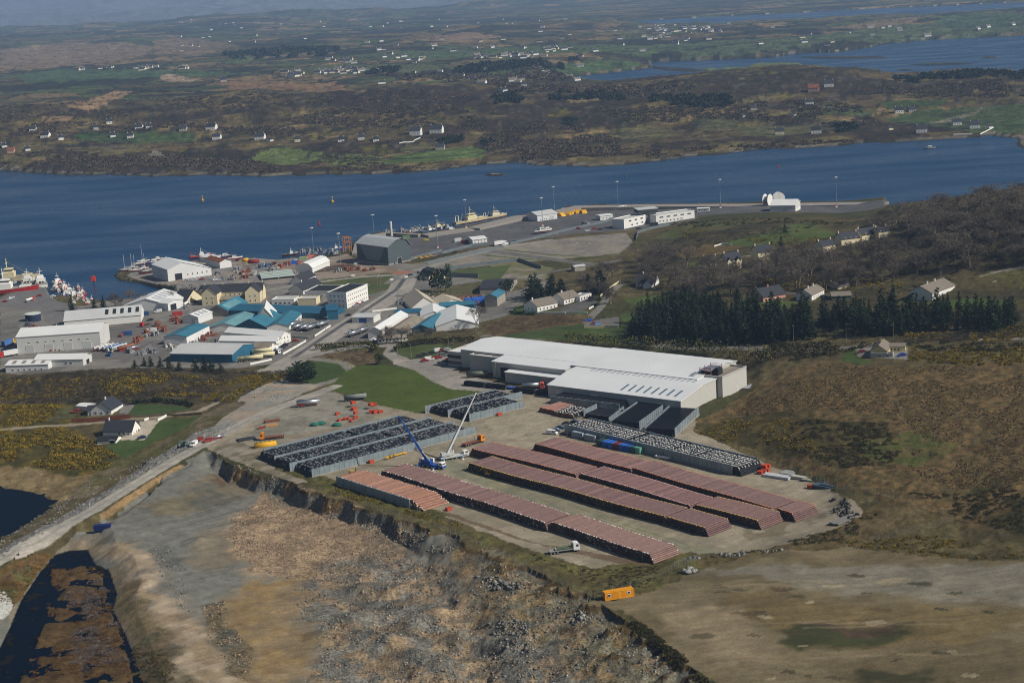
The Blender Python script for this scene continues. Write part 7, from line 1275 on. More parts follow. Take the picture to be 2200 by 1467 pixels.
# pier clutter
for i, (u, v, a, c, k, l) in enumerate(((1178, 493, 20, '#dedede', 'van', 'white van beside the motor yacht on the pier'), (970, 493, 30, '#dedede', 'van', 'white van by the cream ship'), (982, 486, 30, '#6c7074', 'car', 'grey car by the cream ship'), (1255, 482, 10, '#3a4148', 'jeep', 'dark off-road car on the pier by the kiosk'), (1262, 481, 10, '#b9bcc0', 'car', 'silver car by the kiosk'), (1243, 492, 0, '#8f2520', 'car', 'red car alone by the palisade fence'), (1262, 497, 5, '#dedede', 'car', 'white car in the harbour office car park'), (1278, 493, 5, '#8f2520', 'car', 'red car in the harbour office car park'), (1290, 494, 5, '#3c2a2a', 'car', 'maroon car in the harbour office car park'), (1372, 492, 10, '#3a4148', 'car', 'dark car below the left harbour office block'), (1290, 473, 5, '#26292d', 'car', 'black car behind the kiosk'), (1107, 521, 25, '#26292d', 'car', 'dark car at the pier gate'), (1085, 527, 200, '#dedede', 'van', 'white van on the pier road'), (766, 568, 10, '#dedede', 'car', 'white roofed car beside the ice plant'), (916, 518, 10, '#d7c13a', 'jeep', 'yellow vehicle in the middle of the quay'), (883, 592, 30, '#2b3f5c', 'car', 'dark car on the roundabout road'), (980, 543, 25, '#26292d', 'car', 'dark car on the pier road'))):
    putcar(u, v, a, c, k, l)
put(TR['box'], 1077, 527, 28, 'white lorry entering the pier gate', sw={'paint': '#dedede'}); put(TR['tank'], 1337, 450, 8, 'white tanker lorry parked on the pier under a mast', sw={'paint': '#dedede', 'chrome': 'white'})
for u, v, n_, c, l in ((990, 524, 'container', '#6e2a2c', 'maroon container beside the white quay hut'), (977, 520, 'c', '#c9cac6', 'white container behind the maroon one'), (1122, 470, 'c', '#27426b', 'blue container at the left end of the pier shed'), (644, 560, 'c', '#a9b58c', 'pale green container on the small quay'), (660, 556, 'c', '#c87a66', 'salmon container on the small quay'), (640, 571, 'c', '#b5502f', 'orange red container by the tent workshop'), (625, 569, 'c', '#2f62b4', 'blue container left of the orange red one'), (300, 640 + 40, 'c', '#27426b', 'navy container by the cold store door'), (372, 680, 'c', '#a8332a', 'red container before the cold store door'), (262, 722, 'c', '#35588a', 'blue container at the end wall of the big warehouse'), (315, 716, 'c', '#d9d9d6', 'white container in the centre yard'), (866, 514, 'c', '#6f8a63', 'green container beside the ice plant'), (1548 - 150, 486, 'c', '#39424a', 'dark container below the harbour office')):
    ctn(CT6, (u, v), random.uniform(-5, 35), l, c)
for i, (x, y) in enumerate(((1890, 250), (1925, 245), (1960, 255), (1990, 240), (2020, 245), (2055, 245), (1905, 265))):
    P = G(*z7(x, y)); b = MB(); b.prism([(-4, 0), (-3, 1.6), (-1, 2.6), (1, 2.8), (3, 1.8), (4.2, .2)], 'y', -2.2, 2.2); b.box(-3.5, 3.6, -2.4, 2.4, 0, .3); b.box(-.3, .3, -2.5, 2.5, 1.2, 3.0); o = b.ob('yellow_mould', ['yellow'], label='curved bright yellow casting mould beside the pier shed', cat='mould', group='yellow moulds on the pier'); o.location = P; o.rotation_euler = (0, 0, R_(20 + i * 17))
b = MB(); b.cyl((-4, 0, 1.3), (4, 0, 1.3), 1.2, 14); b.box(-2.5, -2.2, -.9, .9, 0, .6); b.box(2.2, 2.5, -.9, .9, 0, .6); o = b.ob('white_cylinder', ['white'], label='white cylinder tank behind the yellow moulds', cat='tank', smooth=False); o.location = G(*z7(1940, 228)); o.rotation_euler = (0, 0, R_(10))
for (u, v, c, l) in ((475 + 0, 564, 'yellow', 'yellow tank on the boat quay'), (527, 563, 'yellow', 'second yellow tank nearer the red one'), (545, 566, '#8a2b26', 'long dark red tank on the boat quay')):
    b = MB(); L = 8 if 'long' in l else 4.5; b.cyl((-L / 2, 0, 1.6), (L / 2, 0, 1.6), 1.5, 12); b.ball((L / 2, 0, 1.6), 1.5, 0, 10, (.4, 1, 1)); b.ball((-L / 2, 0, 1.6), 1.5, 0, 10, (.4, 1, 1)); b.box(-L / 3, L / 3, -1, 1, 0, .6); o = b.ob('tank', [c], label=l, cat='tank', smooth=True); o.location = at(u, v, 3.6)
P = G(*z5(1050, 250)); b = MB()
for i in range(9): b.prism([(0, i * 3.2), (22, i * 3.2), (22, i * 3.2 + 3)], 'z', 1.2, 1.45) if False else b.box(0, 24, i * 3.1, i * 3.1 + 2.9, 1.2 + (i % 2) * .08, 1.5, i % 2)
for x in (0, 12, 23.6): b.box(x, x + .4, 0, 28, 0, 1.2, 0)
o = b.ob('glass_tunnels', ['#b9c0ba', '#8fa596'], label='flat pale green and white panelled roofs beside the quay road', cat='low roof'); o.location = P; o.rotation_euler = (0, 0, R_(12))
b = MB(); b.box(-26, 26, -9, 9, -1.5, .08, 0); P = at(700, 577, 4.3)
o = b.ob('dock_basin', ['#4f4335'], label='brown sunken dock basin left of the ice plant', cat='basin'); o.location = P; o.rotation_euler = (0, 0, R_(25)); o.scale = (.8, .9, 1)
for x, y, h_, lab in ((905, 600, 12, 'orange lattice boat hoist by the quay'),):
    P = at(640 + 905 / 8.46, 470 + 610 / 8.46, 4); r = empty('boat_hoist', tuple(P), R_(20), lab, 'hoist'); b = MB()
    for sx in (-2.5, 2.5):
        for sy in (-3, 3): b.box(sx - .25, sx + .25, sy - .25, sy + .25, 0, h_)
    for z_ in (4, 8, 11.6): b.box(-2.7, 2.7, -3.2, -2.8, z_, z_ + .5); b.box(-2.7, 2.7, 2.8, 3.2, z_, z_ + .5); b.box(-2.8, -2.4, -3, 3, z_, z_ + .5)
    b.ob('frame', ['#b07028'], r); c = MB(); c.cyl((-2.5, -3, 0), (-2.5, -3, .9), .5, 8); c.ob('wheel', ['tyre'], r)
b = MB(); b.cyl((0, 0, 0), (0, 0, 12), 1.1, 10); o = b.ob('silo', ['#c9c6bd'], label='tall thin pale silo behind the ice plant', cat='silo'); o.location = at(841, 507, 3.2)
# stacks of dock gear: each a small machine part heap
GEAR = []
for s in range(5):
    random.seed(40 + s); b = MB()
    for k in range(9): x, y = random.uniform(-2, 2), random.uniform(-1.4, 1.4); h_ = random.uniform(.5, 2.2); b.box(x - random.uniform(.2, .9), x + random.uniform(.2, .9), y - .5, y + .5, 0, h_, k % 2)
    b.cyl((-1.5, -1, 2), (1.4, .8, 2.8), .15, 5, 0); GEAR.append(b)
GM = [[GEAR[s].me('gear', m_) for m_ in (['#8f9091', '#6a6d70'], ['#8f5642', '#74493a'], ['#c3c1ba', '#8b8a83'], ['#3b5a86', '#5a5d60'])] for s in range(5)]
def gear(u, v, mi, lab, grp, cat='gear', s=1.):
    P = G(u, v); o = link(random.choice(GM)[mi], 'dock_gear', label=lab, cat=cat, group=grp); o.location = P; o.rotation_euler = (0, 0, random.uniform(0, 6)); o.scale = (s, s, s)
for u, v, mi in ((862, 498, 0), (872, 503, 0), (885, 498, 2), (893, 496, 2), (903, 494, 2), (912, 497, 0), (922, 495, 2), (932, 493, 0), (845, 503, 0), (830, 503, 0), (880, 505, 1), (940, 492, 2), (950, 488, 0), (955, 490, 2)): gear(u, v, mi, 'grey heap of trawl doors and steel gear on the quay edge', 'steel gear heaps on the quay', s=1.5)
for u, v, mi in ((650, 543, 0), (662, 540, 0), (672, 546, 0), (684, 538, 0), (697, 543, 0), (690, 552, 3), (705, 546, 3), (712, 541, 2), (722, 545, 2), (676, 556, 1), (688, 556, 1)): gear(u, v, mi, 'heap of boat gear at the head of the small quay', 'boat gear heaps on the small quay', s=1.3)
for u, v, mi in ((520, 590, 1), (528, 598, 1), (535, 585, 1), (548, 590, 2), (510, 582, 0), (560, 575, 3), (575, 573, 3), (590, 572, 1), (605, 575, 1), (618, 570, 1), (502, 600, 0), (480, 600, 0), (585, 580, 0), (470, 590, 0), (455, 570, 1)): gear(u, v, mi, 'rusty and grey machinery heap in the open quay yard', 'machinery heaps in the quay yard', s=1.4)
for u, v, mi in ((735, 575, 1), (745, 580, 1), (755, 582, 1), (770, 580, 1), (785, 582, 1), (800, 580, 1), (728, 584, 0)): gear(u, v, mi, 'rusty chains and anchors laid out beside the ice plant', 'rusty gear by the ice plant', s=1.2)
for u, v, mi in ((345, 705, 1), (352, 712, 1), (340, 700, 1), (330, 722, 0), (300, 730, 1), (290, 738, 1), (318, 715, 1), (375, 690, 1), (385, 695, 1), (380, 688, 1), (410, 680, 0), (280, 757, 0), (320, 755, 0), (330, 758, 0), (360, 745, 2), (372, 752, 2), (470, 735, 0), (430, 725, 0), (440, 730, 1), (455, 722, 1), (420, 740, 2), (240, 755, 2), (100, 752, 0), (130, 752, 0), (115, 762 - 9, 1), (60, 700, 3), (70, 705, 1), (62, 712, 1)): gear(u, v, mi, 'mixed heap of pallets and gear between the sheds', 'gear heaps between the sheds', s=1.3)
random.seed(12)
for k in range(64):
    u, v = random.choice(((random.uniform(60, 330), random.uniform(700, 780)), (random.uniform(300, 640), random.uniform(655, 760)), (random.uniform(470, 640), random.uniform(560, 610)), (random.uniform(860, 1040), random.uniform(640, 665)))); gear(u, v, random.choice((0, 0, 2, 2, 1, 3)), 'small heap of pallets and fishing gear in the town yards', 'small heaps across the town yards', s=random.uniform(.7, 1.2))
for i in range(16): u = 858 + i * 4.6; gear(u, 650 - i * .6 + (i % 2) * 5, 0, 'grey net and pot stack in the fish yard', 'pot stacks in the fish yard', s=1.1)
for i in range(10): gear(985 + i * 5, 642 + (i % 3) * 5, 1, 'red crate heap beside the blue tarpaulin', 'red crate heaps in the fish yard', s=1.0)
b = MB(); random.seed(3)
for i in range(8):
    for j in range(5): b.box(i * 2.2, i * 2.2 + 2.3, j * 2.2, j * 2.2 + 2.3, 0, 2.3 + random.uniform(0, .8))
o = b.ob('blue_tarpaulin', ['#2d63b8'], label='bright blue tarpaulin covered stack by the tower shed', cat='tarpaulin'); o.location = G(1003, 656); o.rotation_euler = (0, 0, R_(8))
# marker mats: black yellow buoy nets beside ice plant
b = MB()
for i in range(9): b.cyl((i * 1.6, 0, .5), (i * 1.6 + 6, 14, .5), .4, 6, i % 3 == 0)
o = b.ob('hose_bundle', ['dark', 'yellow'], label='black and yellow hoses laid out on the asphalt by the ice plant', cat='hoses'); o.location = G(880, 556); o.rotation_euler = (0, 0, R_(-30))
# parked lorries and cars in town
for (u, v, a, l, k, sw) in ((217, 749, 0, '', None, None),): pass
TK = ((225, 757, 'white'), (235, 757, 'white'), (245, 757, '#c4c8cb'), (254, 757, '#4d86c4'), (263, 757, '#c4c8cb'))
for i, (u, v, c) in enumerate(TK): o = put(TRL, u - 6, v - 5, 48, ('white', 'white', 'silver', 'blue striped', 'pale silver')[i] + ' tank trailer number %s from the warehouse wall' % ('one', 'two', 'three', 'four', 'five')[i], 'tank trailers by the big warehouse', sw={'chrome': c})
o = put(TRL, 272, 752, 45, 'brown tank trailer with red end beyond the white ones', sw={'chrome': '#8a5a44'}); put(TRL, 288, 752, 45, 'short silver tank trailer by the bushes', sc=.8)
for i, (x, y, a) in enumerate(((1325, 650, 60), (1375, 665, 60), (1435, 670, 58), (1480, 672, 58), (1530, 650, 58), (1580, 645, 58))): put(TRL, *z5(x, y), a, 'silver tank trailer in the tanker park, %s from the left' % ('first', 'second', 'third', 'fourth', 'fifth', 'sixth')[i], 'tankers in the tanker park', sw={'redpaint': 'dark'})
for i, (x, y) in enumerate(((1850, 725), (1925, 700))): put(TRL, *z5(x, y), 55, ('nearer', 'farther')[i] + ' silver tank trailer across the road from the tanker park', sw={'redpaint': 'dark'})
for i, (x, y, a) in enumerate(((930, 945, 12), (980, 940, 12), (1080, 915, 12), (1060, 880, 8))): put(TRL, *z5(x, y), a, 'cream tank trailer by the teal shed, %s of four' % ('first', 'second', 'third', 'fourth')[i], 'cream tank trailers by the teal shed', sw={'chrome': '#cfc79f', 'redpaint': 'dark'})
put(TR['flat'], *z5(1160, 890), 40, 'lorry tractor with white cab beside the cream tankers', sw={'paint': '#dedede', 'rust': 'dark'}, sc=.8); put(TR['box'], *z4(85, 965), 70, 'lorry with yellow cab left of the big warehouse', sw={'paint': '#d9b02a', 'sheet_white': '#4a6fa8'}); put(TR['box'], *z4(60, 1065), 215, 'lorry with red cab at the warehouse corner', sw={'paint': '#c4302a'}); put(TR['flat'], *z4(1240, 800), 250, 'red cab lorry before the white cottage gable', sw={'paint': '#c4302a'}, sc=.85); put(TR['tank'], 402, 655, 80, 'small white tanker beside the cold store', sw={'paint': '#dedede', 'chrome': 'white'}, sc=.8); put(TR['tank'], 66, 647, 70, 'white and red tanker lorry on the jetty asphalt', sw={'paint': '#c4302a', 'chrome': 'white'}, sc=.8)
for i, (u, v, a, c) in enumerate(((765, 658, 20, '#b9bcc0'), (768, 655, 20, '#8f2520'), (774, 650, 20, '#8f2520'), (780, 646, 20, '#dedede'), (784, 644, 20, '#2b3f5c'), (789, 641, 20, '#8f2520'))): putcar(u, v, a, c, 'van' if i == 3 else 'car', '%s %s beside the office block, %s along' % (CN[c], 'van' if i == 3 else 'car', ('first', 'second', 'third', 'fourth', 'fifth', 'sixth')[i]), 'cars beside the office block')
for i, (x, y, c) in enumerate(((1170, 860, '#26292d'), (1195, 850, '#b9bcc0'), (1215, 840, '#2b3f5c'), (1240, 822, '#26292d'), (1258, 808, '#26292d'), (1340, 775, '#8f2520'))): putcar(*z5(x, y), 45 if i < 5 else 5, c, 'car', '%s car %s' % (CN[c], 'by the white workshops, %s along' % ('first', 'second', 'third', 'fourth', 'fifth')[i] if i < 5 else 'parked alone near the roadside wall'))
for u, v, c, l in ((750, 716, '#b9bcc0', 'silver car at the roadside by the tankers'), (756, 712, '#6c7074', 'grey car behind the silver one'), (748, 679, '#26292d', 'black car driving on the harbour road'), (800, 733, '#b9bcc0', 'silver car at the cottage office'), (806, 730, '#dedede', 'white car at the cottage office'), (1277, 697, '#8f2520', 'red car behind the cream retaining wall'), (1284, 698, '#5b8bc0', 'light blue car next to the red car above the wall'), (1265, 690, '#2b5fc0', 'bright blue car on the lane'), (1271, 641, '#26292d', 'black car at the upper bungalow'), (323, 689, '#26292d', 'black car at the white gabled workshop'), (340, 671, '#dedede', 'white van before the cold store'), (420, 650, '#26292d', 'black car by the hospital outbuilding'), (84, 637, '#8f2520', 'red car on the jetty'), (114, 638, '#dedede', 'white car on the jetty'), (104, 624, '#2b3f5c', 'blue car at the jetty head'), (10, 649, '#8f2520', 'red car at the left end of the jetty'), (18, 645, '#b9bcc0', 'silver car at the left end of the jetty'), (25, 641, '#dedede', 'white car by the red trawler'), (400, 604, '#b9bcc0', 'silver car at the boatyard hall'), (416, 602, '#dedede', 'white car at the boatyard hall'), (425, 600, '#dedede', 'white car second at the boatyard hall'), (434, 601, '#8f2520', 'red car at the boatyard hall'), (455, 598, '#b9bcc0', 'silver car in the boatyard car park'), (462, 602, '#dedede', 'white car in the boatyard car park'), (470, 603, '#b9bcc0', 'silver car at the end of the boatyard car park'), (1851, 758, '#6a2020', 'dark red car beside the moor bungalow'), (1938, 765, '#2b3f8c', 'blue car behind the moor bungalow'), (1770, 639, '#2b3f5c', 'dark blue car by the white bungalow'), (163, 886, '#8a3a2c', 'rusty red car beside the garage'), (305, 942, '#2b3f5c', 'blue car on the lower lawn')):
    putcar(u, v, random.choice((10, 40, 190)), c, 'jeep' if 'rusty' in l else 'van' if 'van' in l else 'car', l)
for u, v, l in ((873, 601, 'small white road sign near the roundabout'), (842, 607, 'white road sign on the green verge'), (759, 598, 'white notice board on the long lawn')):
    P = G(u, v); r = empty('road_sign', tuple(P), R_(10), l, 'sign'); b = MB(); b.cyl((-.8, 0, 0), (-.8, 0, 2.6), .06, 5); b.cyl((.8, 0, 0), (.8, 0, 2.6), .06, 5); b.ob('post', ['galv'], r); c = MB(); c.box(-1.2, 1.2, -.08, 0, 1.4, 2.9); c.ob('board', ['white'], r)
# ================================================================== trees and scrub
def leafcloud(pts, size, r, ncol):
    """small bent leaf patches at the given points"""
    n = len(pts); a = r.normal(size=(n, 3)); a /= np.linalg.norm(a, axis=1)[:, None]; b = np.cross(a, r.normal(size=(n, 3))); b /= np.linalg.norm(b, axis=1)[:, None]; s = size * r.uniform(.6, 1.3, (n, 1)); a = a * s; b = b * s
    V = np.stack([pts - a - b * .4, pts + a - b, pts + a + b * .5, pts - a * .6 + b], 1).reshape(-1, 3); F = np.arange(n * 4).reshape(n, 4); return V, F, np.repeat(ncol, 4, 0)
def vmat(name, rough=.9):
    m = bpy.data.materials.new(name); m.use_nodes = True; t = m.node_tree; n = t.nodes; b = n['Principled BSDF']; a_ = n.new('ShaderNodeAttribute'); a_.attribute_name = 'col'; oi = n.new('ShaderNodeObjectInfo'); mp = n.new('ShaderNodeMapRange'); mp.inputs['To Min'].default_value = .65; mp.inputs['To Max'].default_value = 1.45
    t.links.new(oi.outputs['Random'], mp.inputs['Value']); s = n.new('ShaderNodeVectorMath'); s.operation = 'SCALE'; t.links.new(a_.outputs['Color'], s.inputs[0]); t.links.new(mp.outputs[0], s.inputs['Scale']); t.links.new(s.outputs[0], b.inputs['Base Color']); b.inputs['Roughness'].default_value = rough; b.inputs['Specular IOR Level'].default_value = .12; MATS[name] = m
vmat('needles'); vmat('twigs'); vmat('gorse')
def shade(base, n, r, var=.35): return C3(base)[None] * r.uniform(1 - var, 1 + var, (n, 1)) * r.uniform(.93, 1.07, (n, 3))
def conifer_me(seed, h=1.):
    r = np.random.default_rng(seed); P = []; nl = 15
    for k in range(nl):
        t = k / nl; zz = .1 + .9 * t; rad = .19 * (1 - t) ** .85 + .012; nb = int(9 * (1 - t) + 4)
        for j in range(nb):
            a = r.uniform(0, 6.28); L = rad * r.uniform(.65, 1.2)
            m = max(3, int(L * 52)); q = r.uniform(.15, 1, m); P += [(math.cos(a) * L * x + r.normal() * .008, math.sin(a) * L * x + r.normal() * .008, zz - L * x * .38 + r.normal() * .008) for x in q]
    P = np.array(P); return leafcloud(P, .02, r, shade('#26331f', len(P), r))
def crown_to(me_data, mname, oname, smooth=False): V, F, C = me_data; return np_mesh(oname, V, F, MATS[mname], col=C)
def trunk_me(h, r0, col, name='trunk'): b = MB(); b.cyl((0, 0, -.02), (.01, 0, h * .5), r0, 6, 0, r0 * .6); b.cyl((.01, 0, h * .5), (0, .01, h), r0 * .6, 6, 0, r0 * .15); return b.me(name, [col])
CON = [(crown_to(conifer_me(100 + s), 'needles', 'crown'), trunk_me(.95, .013, '#4a3d30')) for s in range(6)]
def bare_me(seed):
    r = np.random.default_rng(seed); V = []; F = []; C = []; tips = []
    def br(p, d, L, w, lv):
        q = p + d * L; n = len(V); a = np.cross(d, r.normal(size=3)); a /= np.linalg.norm(a) + 1e-9; b = np.cross(d, a)
        for c, ww in ((p, w), (q, w * .6)):
            for k in range(3): t = k * 2.094; V.append(c + (a * math.cos(t) + b * math.sin(t)) * ww)
        for k in range(3): F.append((n + k, n + (k + 1) % 3, n + 3 + (k + 1) % 3, n + 3 + k))
        if lv == 0: tips.append(q); return
        for _ in range(r.integers(3, 5)):
            nd = d + r.normal(size=3) * (.62 if lv < 3 else .5); nd[2] = abs(nd[2]) * .8 + .12; nd /= np.linalg.norm(nd); br(p + d * L * r.uniform(.55, 1), nd, L * r.uniform(.6, .85), w * .55, lv - 1)
    for k in range(r.integers(1, 3)): br(np.array([r.normal() * .01, r.normal() * .01, 0]), np.array([r.normal() * .15, r.normal() * .15, 1.]), .26, .017, 4)
    V = np.array(V); F = np.array(F); sc = 1 / V[:, 2].max(); V *= sc
    tp = np.array(tips) * sc; tp = np.repeat(tp, 3, 0) + r.normal(size=(len(tp) * 3, 3)) * .025; n = len(tp); a = r.normal(size=(n, 3)); a /= np.linalg.norm(a, axis=1)[:, None]; a *= .045; b = np.cross(a, r.normal(size=(n, 3))); b /= np.linalg.norm(b, axis=1)[:, None]; b *= .004
    TV = np.stack([tp - a - b, tp + a - b, tp + a + b, tp - a + b], 1).reshape(-1, 3); TF = np.arange(n * 4).reshape(n, 4)
    return (V, F, shade('#6a6156', len(V), r, .2)), (TV, TF, np.repeat(shade('#5a5247', n, r, .4), 4, 0))
BAR = []
for s in range(6): A_, B_ = bare_me(200 + s); BAR.append((crown_to(B_, 'twigs', 'crown'), crown_to(A_, 'twigs', 'trunk')))
def leafy_me(seed, col):
    r = np.random.default_rng(seed); n = 520; P = []
    cs = r.normal(size=(9, 3)) * (.17, .17, .13) + (0, 0, .62)
    for k in range(n): c = cs[r.integers(9)]; d = r.normal(size=3); d /= np.linalg.norm(d); P.append(c + d * .17 * r.uniform(.6, 1.1))
    return leafcloud(np.array(P), .035, r, shade(col, n, r))
PIN = [(crown_to(leafy_me(300 + s, '#2b3824'), 'needles', 'crown'), trunk_me(.7, .022, '#5a4a3a')) for s in range(3)]
def tree(kind, u, v, h, lab, grp, P=None, wid=1.):
    tm = {'conifer': CON, 'bare': BAR, 'pine': PIN}[kind]; cr, tr = random.choice(tm); P = G(u, v) if P is None else P
    r = empty({'conifer': 'conifer_tree', 'bare': 'bare_tree', 'pine': 'pine_tree'}[kind], tuple(P), random.uniform(0, 6.28), lab, 'tree', grp); r.scale = (h * wid, h * wid, h); r.rotation_euler[0] = random.gauss(0, .03); r.rotation_euler[1] = random.gauss(0, .03); link(cr, 'crown', r); link(tr, 'trunk', r); return r
def scatter(pts, n, seed, mind=0.):
    """n world positions inside a picture outlined patch of ground"""
    PP = GP(pts); xs = [p[0] for p in PP]; ys = [p[1] for p in PP]; r = np.random.default_rng(seed); out = np.zeros((0, 2))
    for _ in range(60):
        X = r.uniform(min(xs), max(xs), n * 3); Y = r.uniform(min(ys), max(ys), n * 3); m = inpoly(X, Y, PP); q = np.stack([X[m], Y[m]], 1); out = np.concatenate([out, q])
        if len(out) >= n: break
    out = out[:n]
    if mind:
        keep = []
        for p in out:
            if all((p[0] - k[0]) ** 2 + (p[1] - k[1]) ** 2 > mind * mind for k in keep[-120:]): keep.append(p)
        out = np.array(keep) if keep else np.zeros((0, 2))
    return out
random.seed(21)
NT = 0
def grove(kind, pts, n, h0, h1, lab, grp, seed, mind=3., wid=1.):
    for x, y in scatter(pts, n, seed, mind): tree(kind, 0, 0, random.uniform(h0, h1), lab, grp, (x, y, gz(x, y) - .2), wid * random.uniform(.75, 1.35))
grove('conifer', [(1345, 722), (1380, 690), (1450, 676), (1600, 678), (1730, 690), (1748, 726), (1640, 740), (1500, 742), (1400, 738)], 360, 8.5, 18.5, 'tall dark conifer in the dense plantation behind the factory', 'conifers of the plantation', 1, 3.6, 1.25)
grove('conifer', [(1745, 712), (1780, 680), (1900, 672), (2060, 672), (2180, 680), (2180, 712), (2000, 712), (1890, 725), (1800, 718)], 220, 8, 17, 'dark conifer in the belt below the right hand bungalows', 'conifers of the right belt', 2, 4.4, 1.35)
grove('conifer', [(1390, 665), (1480, 650), (1600, 668), (1590, 680), (1450, 685), (1390, 690)], 26, 9, 13, 'dark conifer on the upper edge of the plantation', 'conifers on the plantation edge', 3, 4, 1.2)
grove('conifer', [(1110, 655), (1150, 632), (1220, 635), (1290, 620), (1310, 640), (1240, 632), (1180, 650), (1140, 660)], 30, 11, 17, 'dark spreading conifer above the white bungalows', 'conifers above the bungalows', 4, 4, 1.6)
grove('conifer', [(1460, 655), (1480, 640), (1510, 660), (1490, 668)], 5, 9, 12, 'conifer standing among bare trees', 'conifers among bare trees', 5, 4, 1.5)
tree('conifer', 1678, 548, 13, 'single dark conifer beside the estate houses', None, wid=1.5); tree('conifer', 1687, 500, 8, 'small dark conifer on the green mound', None, wid=1.3)
tree('pine', 940, 632, 20, 'tall round pine in front of the market hall, left one', None, wid=.8); tree('pine', 958, 628, 17, 'shorter round pine just right of the tall one', None, wid=.8); tree('pine', 1088, 640 - 8, 11, 'pine beside the stone building', None)
for u, v, h, l in ((155, 668, 12, 'dark conifer on the shore by the rafted boats'), (203, 662, 8.5, 'dark pointed conifer at the water edge'), (222, 660, 9, 'second pointed conifer at the water edge')): tree('conifer', u, v, h, l, None, wid=1.4)
for u, v, h, w in ((345, 788, 6, 2), (365, 792, 7, 2), (385, 796, 6, 2.1), (420, 797, 8, 1.9), (440, 798, 9, 1.8), (455, 798, 8, 1.9), (475, 800, 6, 2), (290, 790, 5, 2.2), (325, 787, 6, 2.1), (310, 786, 5, 2.2)): tree('conifer', u, v, h, 'low bushy evergreen below the teal shed', 'evergreens below the teal shed', wid=w)
for u, v, h in ((650, 818, 9), (638, 820, 8), (662, 822, 8), (642, 808, 8), (668, 814, 7), (655, 806, 8)): tree('pine', u, v, h, 'olive green bush tree at the edge of the round lawn', 'olive trees by the round lawn', wid=1.5)
tree('bare', 1020, 712, 15, 'large bare tree rising before the pale shed', None); tree('pine', 815, 782, 6, 'rounded dark shrub at the factory road bend', None, wid=1.3)
for i in range(7): tree('bare', 830 + i * 16, 738 - i, random.uniform(7, 11), 'bare tree in front of the fish yard sheds', 'bare trees by the fish yard')
grove('bare', [(235, 655), (400, 640), (420, 648), (300, 662), (240, 662)], 14, 8, 12, 'bare tree along the inner harbour shore', 'bare trees on the harbour shore', 8, 6)
grove('bare', [(1340, 600), (1420, 545), (1500, 590), (1600, 600), (1740, 560), (1800, 560), (1900, 540), (2050, 560), (2000, 600), (1700, 630), (1500, 640), (1380, 620)], 115, 9, 15, 'grey bare tree in the wood around the cream estate', 'bare trees around the estate', 9, 5, 1.2)
grove('bare', [(1850, 490), (1950, 470), (2060, 450), (2200, 420), (2400, 430), (2400, 560), (2200, 570), (2080, 580), (1940, 540), (1900, 520)], 150, 9, 16, 'grey brown bare tree in the hillside wood at right', 'bare trees of the right hand wood', 10, 5.5, 1.3)
grove('bare', [(1240, 615), (1300, 590), (1340, 605), (1300, 640), (1330, 660), (1280, 655)], 12, 8, 12, 'bare tree near the steep lane', 'bare trees near the steep lane', 11, 5)
# hedges: clipped rows, each a thing
GOR = []
def bush_me(seed, cols, n=46, flat=.75, size=.16):
    r = np.random.default_rng(seed); d = r.normal(size=(n, 3)); d /= np.linalg.norm(d, axis=1)[:, None]; d[:, 2] = np.abs(d[:, 2]); P = d * r.uniform(.65, 1.05, (n, 1)) * (1, 1, flat); c = np.array([C3(cols[r.integers(len(cols))]) for _ in range(n)]) * r.uniform(.7, 1.25, (n, 1)); return leafcloud(P, size, r, c)
def hedge(pts, w, h, lab, cols=('#4a4a26', '#5c5528', '#3b3d22'), dens=14):
    P = [G(*p) for p in pts]; V = []; F = []; C = []; n = 0; r = np.random.default_rng(len(pts) * 7 + int(pts[0][0]))
    for p, q in zip(P[:-1], P[1:]):
        d = q - p; L = float(np.hypot(d[0], d[1])); m = int(L * dens); t = r.uniform(0, 1, m); off = r.uniform(-.5, .5, m) * w; x = p[0] + d[0] * t - d[1] / L * off; y = p[1] + d[1] * t + d[0] / L * off
        hh = r.uniform(.1, 1, m) ** .6 * h * (.85 + .3 * vnoise(x, y, 3.)); z_ = np.array([gz(a, b) for a, b in zip(x, y)]) + hh; pt = np.stack([x, y, z_], 1) - P[0]; c = np.array([C3(cols[k]) for k in r.integers(0, len(cols), m)]) * r.uniform(.7, 1.2, (m, 1)); v_, f_, c_ = leafcloud(pt, .42, r, c); V.append(v_); F.append(f_ + n); C.append(c_); n += len(v_)
    o = link(np_mesh('hedge', np.concatenate(V), np.concatenate(F), MATS['gorse'], col=np.concatenate(C)), 'hedge', label=lab, cat='hedge'); o.location = P[0]
hedge([(676, 752), (730, 746), (790, 744), (808, 750), (805, 758)], 3, 3, 'long clipped olive hedge beside the harbour road'); hedge([(848, 757), (862, 748), (920, 738), (1000, 734), (1020, 733)], 3, 3, 'curved clipped hedge around the factory lawn'); hedge([(1215, 733), (1300, 742), (1390, 745), (1410, 752)], 5, 5, 'thick olive hedge behind the left factory roof'); hedge([(1415, 758), (1480, 756), (1540, 762), (1560, 770)], 5, 6, 'thick olive hedge behind the middle of the factory'); hedge([(1570, 768), (1640, 770), (1650, 778)], 5, 6, 'olive hedge clump at the factory end')
hedge([(275, 870), (330, 863), (400, 868), (415, 874)], 2, 1.8, 'dark hedge around the upper bungalow lawn', ('#2f3a22', '#3b4428')); hedge([z6(1380, 530), z6(1530, 545), z6(1600, 545)], 1.5, 1.4, 'low green hedge at the lower bungalow', ('#4c5f2c', '#3f5226')); hedge([z6(1420, 510), z6(1525, 470)], 1.5, 1.4, 'green hedge on the left of the lower bungalow', ('#4c5f2c', '#3f5226'))
